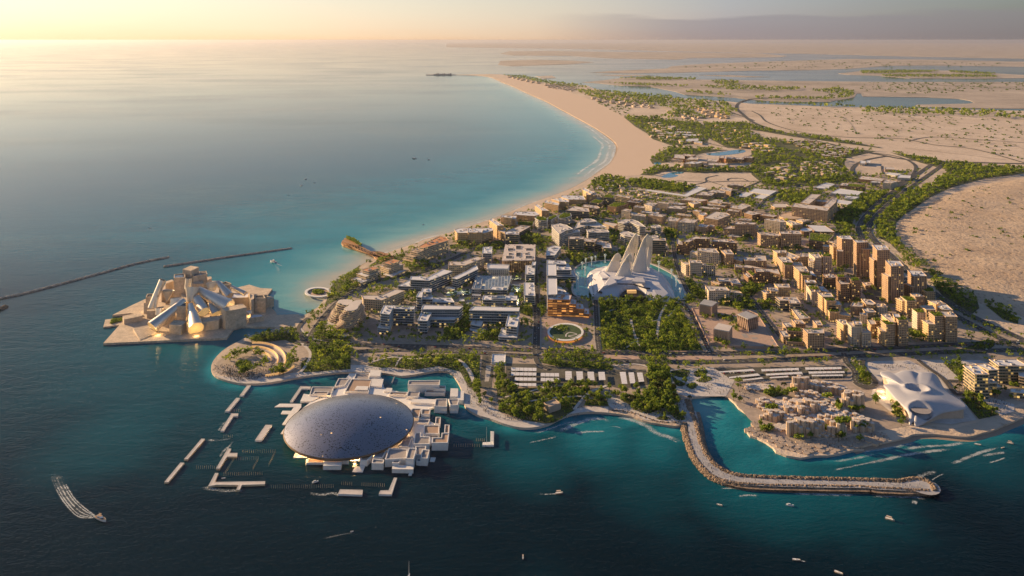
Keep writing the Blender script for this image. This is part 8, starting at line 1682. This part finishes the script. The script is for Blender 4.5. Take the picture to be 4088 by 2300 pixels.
def cars():
    def car(paint):
        q = MB(); sec = [(-2.2,.35,.75),(-2.1,.35,.95),(-1.2,.3,1.0),(-.7,.3,1.45),(.7,.3,1.45),(1.3,.3,1.0),(2.15,.35,.85),(2.25,.4,.7)]
        q.loft([[Vector((x, -.86, z0)), Vector((x, .86, z0)), Vector((x, .86 if z1 < 1.2 else .66, z1)), Vector((x, -.86 if z1 < 1.2 else -.66, z1))] for x, z0, z1 in sec], 0)
        q.prism([(-1.0,-.80),(1.0,-.80),(1.0,.80),(-1.0,.80)], 1.02,1.36,1,1)
        for x in (-1.35,1.35):
            for s in (-1,1): q.tube((x, s * .70,.33),(x, s * .92,.33), .33, n=10, mat=2)
        return q.mesh('car',[paint, 'boat_glass', 'tyre'])
    ms = {k: car(p) for k, p in (('dark', 'car_dark'),('white', 'car_white'),('red', 'car_red'))}; n = 0
    for li in (0,1,1,3,14,15,14,15,0,11,4,6):
        line, wd = ROADLINES[li]; L = [Vector(p) for p in line]
        for k in range(17):
            i = RNG.integers(len(L) - 1); p = L[i].lerp(L[i + 1], RNG.random()); t = (L[i + 1] - L[i]).normalized(); s = RNG.choice([-1,1]); p = p + Vector((-t.y, t.x)) * s * wd * .27
            if p.y > 2700 or abs(p.x) / p.y > .68: continue
            col = ('dark', 'white', 'dark', 'red')[RNG.integers(4)]; where = {0: 'on the rear lanes of the boulevard',1: 'on the front lanes of the boulevard',3: 'on the street through the mall',14: 'on the motorway',15: 'on the motorway',11: 'on the shore road',4: 'on the street beside the stone cubes',6: 'on the lane between the stepped bars'}[li]
            tag(link('car', ms[col], None, (p.x, p.y, GZ + 1.1 + li * .012), math.atan2(t.y, t.x) + (0 if s < 0 else math.pi)),'%s car driving %s' % (col, where),'car', col + ' cars ' + where)
    for c, a, b, k in (('D3',(500,345),(745,348), 9),('D3',(500,397),(745,399), 8),('D3',(800,402),(980,404), 6),('D4',(560,338),(870,318), 10),('D4',(650,388),(920,362), 8),('D4',(960,320),(1300,308), 10),('D4',(1000,364),(1330,346), 10),('D4',(1380,306),(1700,300), 9),('E7',(960,1080),(1220,1230), 5)):
        for i in range(k):
            t = (i + RNG.uniform(.1,.9)) / k; x, y = U(c, a[0] + (b[0] - a[0]) * t, a[1] + (b[1] - a[1]) * t); col = ('dark', 'white', 'dark', 'red')[RNG.integers(4)]; where = {'D3': 'in the wide car park by the grove', 'D4': 'in the car park behind the hexagon museum', 'E7': 'in the yard between the towers'}[c]
            tag(link('car', ms[col], None, (x, y - 2.5, GZ + .4), math.pi / 2 + RNG.uniform(-.1,.1)),'%s car parked %s' % (col, where),'car', col + ' cars parked ' + where)
cars()

def boats():
    def hull(L, Bm, Hh, q, mat=0):
        R_ = []
        for f, w_, d, h in ((0,.82,.6,0),(.25,1,.8,0),(.55,.98,.8,.05),(.8,.68,.6,.2),(.94,.28,.35,.36),(1,.03,.1,.45)):
            x = L * (f - .5); R_.append([Vector((x, -Bm / 2 * w_, Hh * (1 + h))), Vector((x, -Bm / 2 * w_ * .7,-.3 * d)), Vector((x, 0,-.6 * d)), Vector((x, Bm / 2 * w_ * .7,-.3 * d)), Vector((x, Bm / 2 * w_, Hh * (1 + h)))])
        q.loft(R_, mat, True, False); q.face(R_[0], mat)
        return [(r[0], r[4]) for r in R_]
    def boat(label, c, x, y, ang, L, kind, name='motor_boat', group=None):
        L *= .68; gx, gy = U(c, x, y, 0); o = empty(name, (gx, gy, .1), label, 'boat', group); o.rotation_euler = (0,0, R(ang)); Bm = L * .30; Hh = L * .085 + .5
        q = MB(); e = hull(L, Bm, Hh, q); q.build('hull',['hull_tan' if 'tan' in kind else 'hull'], o)
        q = MB(); q.loft([[a + Vector((0,.1,-.15)), b + Vector((0,-.1,-.15))] for a, b in e], 0, False, False); q.build('deck',['boat_deck' if 'deck' in kind else 'hull'], o)
        if 'cabin' in kind or 'yacht' in kind:
            q = MB(); q.prism([(-L * .30,-Bm * .34),(L * .12,-Bm * .34),(L * .24,0),(L * .12, Bm * .34),(-L * .30, Bm * .34)], Hh * .9, Hh + L * .07 + .5,0,0, False, [(-L * .28,-Bm * .28),(L * .03,-Bm * .28),(L * .10,0),(L * .03, Bm * .28),(-L * .28, Bm * .28)]); cb = q.build('cabin',['hull'], o)
            q = MB(); q.prism([(-L * .305,-Bm * .345),(L * .125,-Bm * .345),(L * .25,0),(L * .125, Bm * .345),(-L * .305, Bm * .345)], Hh + .25, Hh + L * .035 + .4,0, None); q.build('window',['boat_glass'], cb)
        if 'yacht' in kind:
            q = MB(); q.prism([(-L * .24,-Bm * .26),(L * .02,-Bm * .26),(L * .06,0),(L * .02, Bm * .26),(-L * .24, Bm * .26)], Hh + L * .07 + .5, Hh + L * .07 + .9,0,1); q.build('flybridge',['hull', 'boat_deck'], o)
            q = MB(); z = Hh + L * .07 + .9; q.box((-L * .10,0, z + 1.7),(L * .16, Bm * .5,.18))
            for sx in (-.17,-.03):
                for sy in (-.2,.2): q.tube((L * sx, Bm * sy, z - .2),(L * sx, Bm * sy, z + 1.75), .09, n=5)
            q.build('canopy',['boat_deck' if 'deck' in kind else 'hull'], o); q = MB(); q.tube((-L * .16,0, z + 1.8),(-L * .20,0, z + 3.8), .1,.05,5); q.build('mast',['hull'], o)
        if 'open' in kind:
            q = MB()
            for k in range(4): q.box((-L * .3 + L * .17 * k, 0, Hh * .55),(L * .06, Bm * .7,.35))
            q.build('bench',['boat_deck'], o); q = MB(); q.box((L * .02,0, Hh * .6),(L * .09, Bm * .3,.9)); q.build('console',['unit'], o)
        if 'roofed' in kind:
            q = MB(); q.prism([(-L * .36,-Bm * .4),(L * .2,-Bm * .4),(L * .2, Bm * .4),(-L * .36, Bm * .4)], Hh + 2.0, Hh + 2.25,0,0, True)
            for sx in (-.34,-.08,.18):
                for sy in (-.38,.38): q.tube((L * sx, Bm * sy, Hh * .8),(L * sx, Bm * sy, Hh + 2.05), .08, n=5)
            q.build('canopy',['hull_tan'], o)
        if 'sail' in kind:
            q = MB(); q.tube((L * .05,0,0),(L * .05,0, L * 2.6), .22,.08,6); q.build('mast',['hull'], o); q = MB(); q.tube((L * .05,0,1.6),(-L * .4,0,1.8), .1, n=5); q.build('boom',['hull'], o)
        return o
    boat('large white motor yacht with teak decks pulling a long curved wake', 'D7',865,805,-28,27, 'yacht deck', 'motor_yacht'); boat('white two deck passenger yacht behind the ring pavilion bay', 'C5',1905,250,142,34, 'yacht', 'passenger_boat')
    boat('white cabin cruiser in the golden reflections below the dome', 'D2',465,1172,25,12, 'cabin'); boat('sailing boat with tall bare mast moored at the L shaped jetty', 'D2',1987,838,5,14, 'sail deck', 'sailing_boat'); boat('small tan boat with pale canopy alone in the middle of the dark water', 'D8',1868,410,8,14, 'tan roofed')
    boat('white cabin boat below the middle of the breakwater', 'D6',842,592,-18,13, 'cabin'); boat('small tan open boat below the bend of the breakwater', 'D6',320,590,-30,10, 'tan open'); boat('pale roofed boat in the dark water below the breakwater head', 'D6',1583,697,-35,15, 'tan roofed'); boat('tan open boat with benches near the lower edge, right of centre', 'D6',890,997,-12,12, 'tan open')
    boat('tan open boat cut by the lower edge of the view', 'D6',1203,1093,-40,13, 'tan open'); boat('small square topped boat near the lower edge left of centre', 'D8',1648,800,88,8, 'tan roofed'); boat('tan launch riding ahead of the long breaking wave', 'D5',1457,1030,-30,12, 'tan open'); boat('small tan launch at the right edge of the sea', 'D5',1773,1018,-25,11, 'tan roofed')
    boat('tiny tan rowing boat at the right edge below the launch', 'D5',1700,1060,10,7, 'tan open', 'rowing_boat')
    boat('white ski boat turning in the dark water below the dome', 'D8',613,642,10,5, 'open'); boat('dark decked boat off the beach, left of the far pair', 'A',2085,798,-20,34, 'cabin deck') if 'A' in CROPS else None; boat('small pale boat off the beach, right of the far pair', 'F',1078,402,-10,18, 'cabin')
    boat('lone fishing boat farther out in the bay', 'F',769,451,20,15, 'cabin deck'); boat('small dark boat beside the lone fishing boat', 'F',791,460,10,11, 'open'); boat('tiny boat below the fishing boats', 'F',758,467,40,14, 'cabin'); boat('tiny tender moored by the large branched pontoon', 'D1',650,1362,10,7, 'open')
    boat('white bare sailing boat at the lower edge of the view', 'D8',958,912,80,9, 'sail'); boat('white tender at the end of the museum boat steps', 'D2',1990,852,8,9, 'cabin')
    boat('white swimmer support boat off the timber pier beach', 'E3',540,648,10,9, 'open'); boat('tiny white boat drifting in the empty far bay', 'F',726,491,0,9, 'open'); boat('small boat drifting left of the cone museum breakwaters', 'F',377,574,15,10, 'open')
    # seaside ship-like jetty far off the beach tip
    a, b = U('F',1072,188.4,2), U('F',1145,188.4,2); o = empty('far_jetty',(*a, 0),'long dark jetty with sheds far off beyond the beach tip', 'jetty'); q = MB(); L = b[0] - a[0]; q.prism([(0,-60),(L, -60),(L, 60),(0,60)], -1,7,0,0); q.build('deck',['concrete'], o); q = MB()
    for k in range(9): q.box((L * (.28 + .07 * k), 0,7),(L * .05,60,8 + 7 * ((k * 7) % 3)), 0,0)
    q.build('shed',['concrete'], o)
CROPS['A'] = (0,0,1.2603)
boats()

def surf():
    def foam(c, pts, wd, mat='foam', z=.12, wd1=None, n=6):
        line = smooth(UU(c, pts, 0), n); q = MB(); q.ribbon(line, wd, z, 0, wd1); tag(q.build('foam',[mat]), kind='stuff')
    foam('D3',[(920,985),(1050,930),(1200,865),(1350,830),(1470,845),(1550,880)], 15); foam('D3',[(650,1000),(850,945),(1050,880),(1260,835)], 8, 'foam_thin'); foam('D3',[(1500,830),(1620,820),(1750,850),(1880,900),(2000,985),(2150,1030),(2300,1075)], 16); foam('D3',[(2050,1010),(2220,1080)], 4)
    foam('D3',[(1080,990),(1250,965),(1400,960),(1520,950)], 8); foam('D3',[(630,1090),(800,1050),(990,1010)], 6, 'foam_thin'); foam('D3',[(1490,915),(1560,910),(1640,930)], 3)
    foam('D5',[(230,1115),(500,1075),(750,1030),(980,990)], 12, 'foam_thin'); foam('D5',[(660,1085),(900,1050),(1150,1035),(1300,1015),(1440,1022)], 10); foam('D5',[(250,1235),(500,1185),(800,1120),(1100,1080),(1300,1050)], 10); foam('D5',[(0,1290),(300,1225),(580,1170)], 6, 'foam_thin'); foam('D5',[(0,1200),(250,1165),(520,1110)], 8, 'foam_thin')
    foam('D5',[(1150,1240),(1300,1175),(1450,1115),(1620,1065),(1720,1055)], 9); foam('D5',[(1470,1145),(1620,1115),(1760,1095)], 9); foam('D5',[(1540,1210),(1650,1180),(1745,1145)], 4); foam('D5',[(870,1360),(960,1310),(1100,1285)], 12, 'foam_thin'); foam('D5',[(1000,1380),(1080,1330),(1150,1300)], 3)
    foam('D6',[(800,498),(950,505),(1150,510),(1400,515)], 8); foam('D6',[(300,465),(420,465),(540,475)], 4); foam('D6',[(440,530),(520,515),(620,520)], 6); foam('D6',[(1400,520),(1600,520),(1820,535),(1915,560)], 12, 'foam_thin'); foam('D6',[(1740,560),(1790,575)], 12)
    foam('D7',[(1660,550),(1780,535),(1900,555),(2050,555),(2150,530)], 12, 'foam_thin'); foam('D2',[(385,1250),(450,1275),(540,1285),(620,1270),(740,1305)], 9, 'foam_thin')
    foam('D1',[(480,1010),(580,1022),(680,1010),(750,1005)], 9, 'foam_thin'); foam('D1',[(740,1000),(715,1060),(650,1120),(600,1200)], 8, 'foam_thin'); foam('D1',[(600,955),(630,900),(680,840)], 6, 'foam_thin'); foam('D1',[(640,790),(680,770),(730,790)], 6, 'foam_thin')
    # wakes
    foam('D7',[(815,785),(700,745),(600,650),(520,520),(470,400),(460,280),(500,150)], 10, 'wake', .15,26)
    for k, (o0, o1) in enumerate(((0,0),(-8,-26),(10,28),(-14,-44),(16,46))): foam('D7',[(820 + o0 * .2,785 - o0 * .4),(700 + o1 * .6,745 - o1 * .8),(600 + o1 * .8,650 - o1 * .6),(525 + o1,530 - o1 * .3),(475 + o1,410),(462 + o1,300)], 2.2 if k else 1.6, 'wake_line', .2 + k * .02,3.4)
    foam('C5',[(1925,270),(1960,330),(1950,390),(1900,430),(1800,450)], 8, 'wake', .15,22); foam('C5',[(1945,268),(1990,285),(2025,310)], 4, 'wake_line'); foam('D8',[(1850,412),(1780,415),(1700,412)], 2, 'wake_line', .15,5); foam('D6',[(915,1000),(1000,1015)], 2, 'wake_line', .15,4); foam('D8',[(620,645),(450,680),(300,710)], 2, 'wake', .15,9)
    # swash along the great beach
    P = [Vector(p) for p in BEACH]; n = len(P)
    for off, wd, mat, a, b in ((-12,26, 'swash', .20,.64),(-40,26, 'swash', .24,.60),(-78,30, 'swash', .30,.56),(-8,14, 'swash', .55,.95),(-28,12, 'foam_thin', .58,.88)):
        L = []
        for i in range(int(a * n), int(b * n)):
            t = (P[min(i + 1, n - 1)] - P[max(i - 1,0)]).normalized(); L.append(P[i] + Vector((-t.y, t.x)) * (off + 5 * math.sin(i * .9)))
        q = MB(); q.ribbon(L, wd, .14 + abs(off) * .0004,0); tag(q.build('foam',[mat]), kind='stuff')
surf()
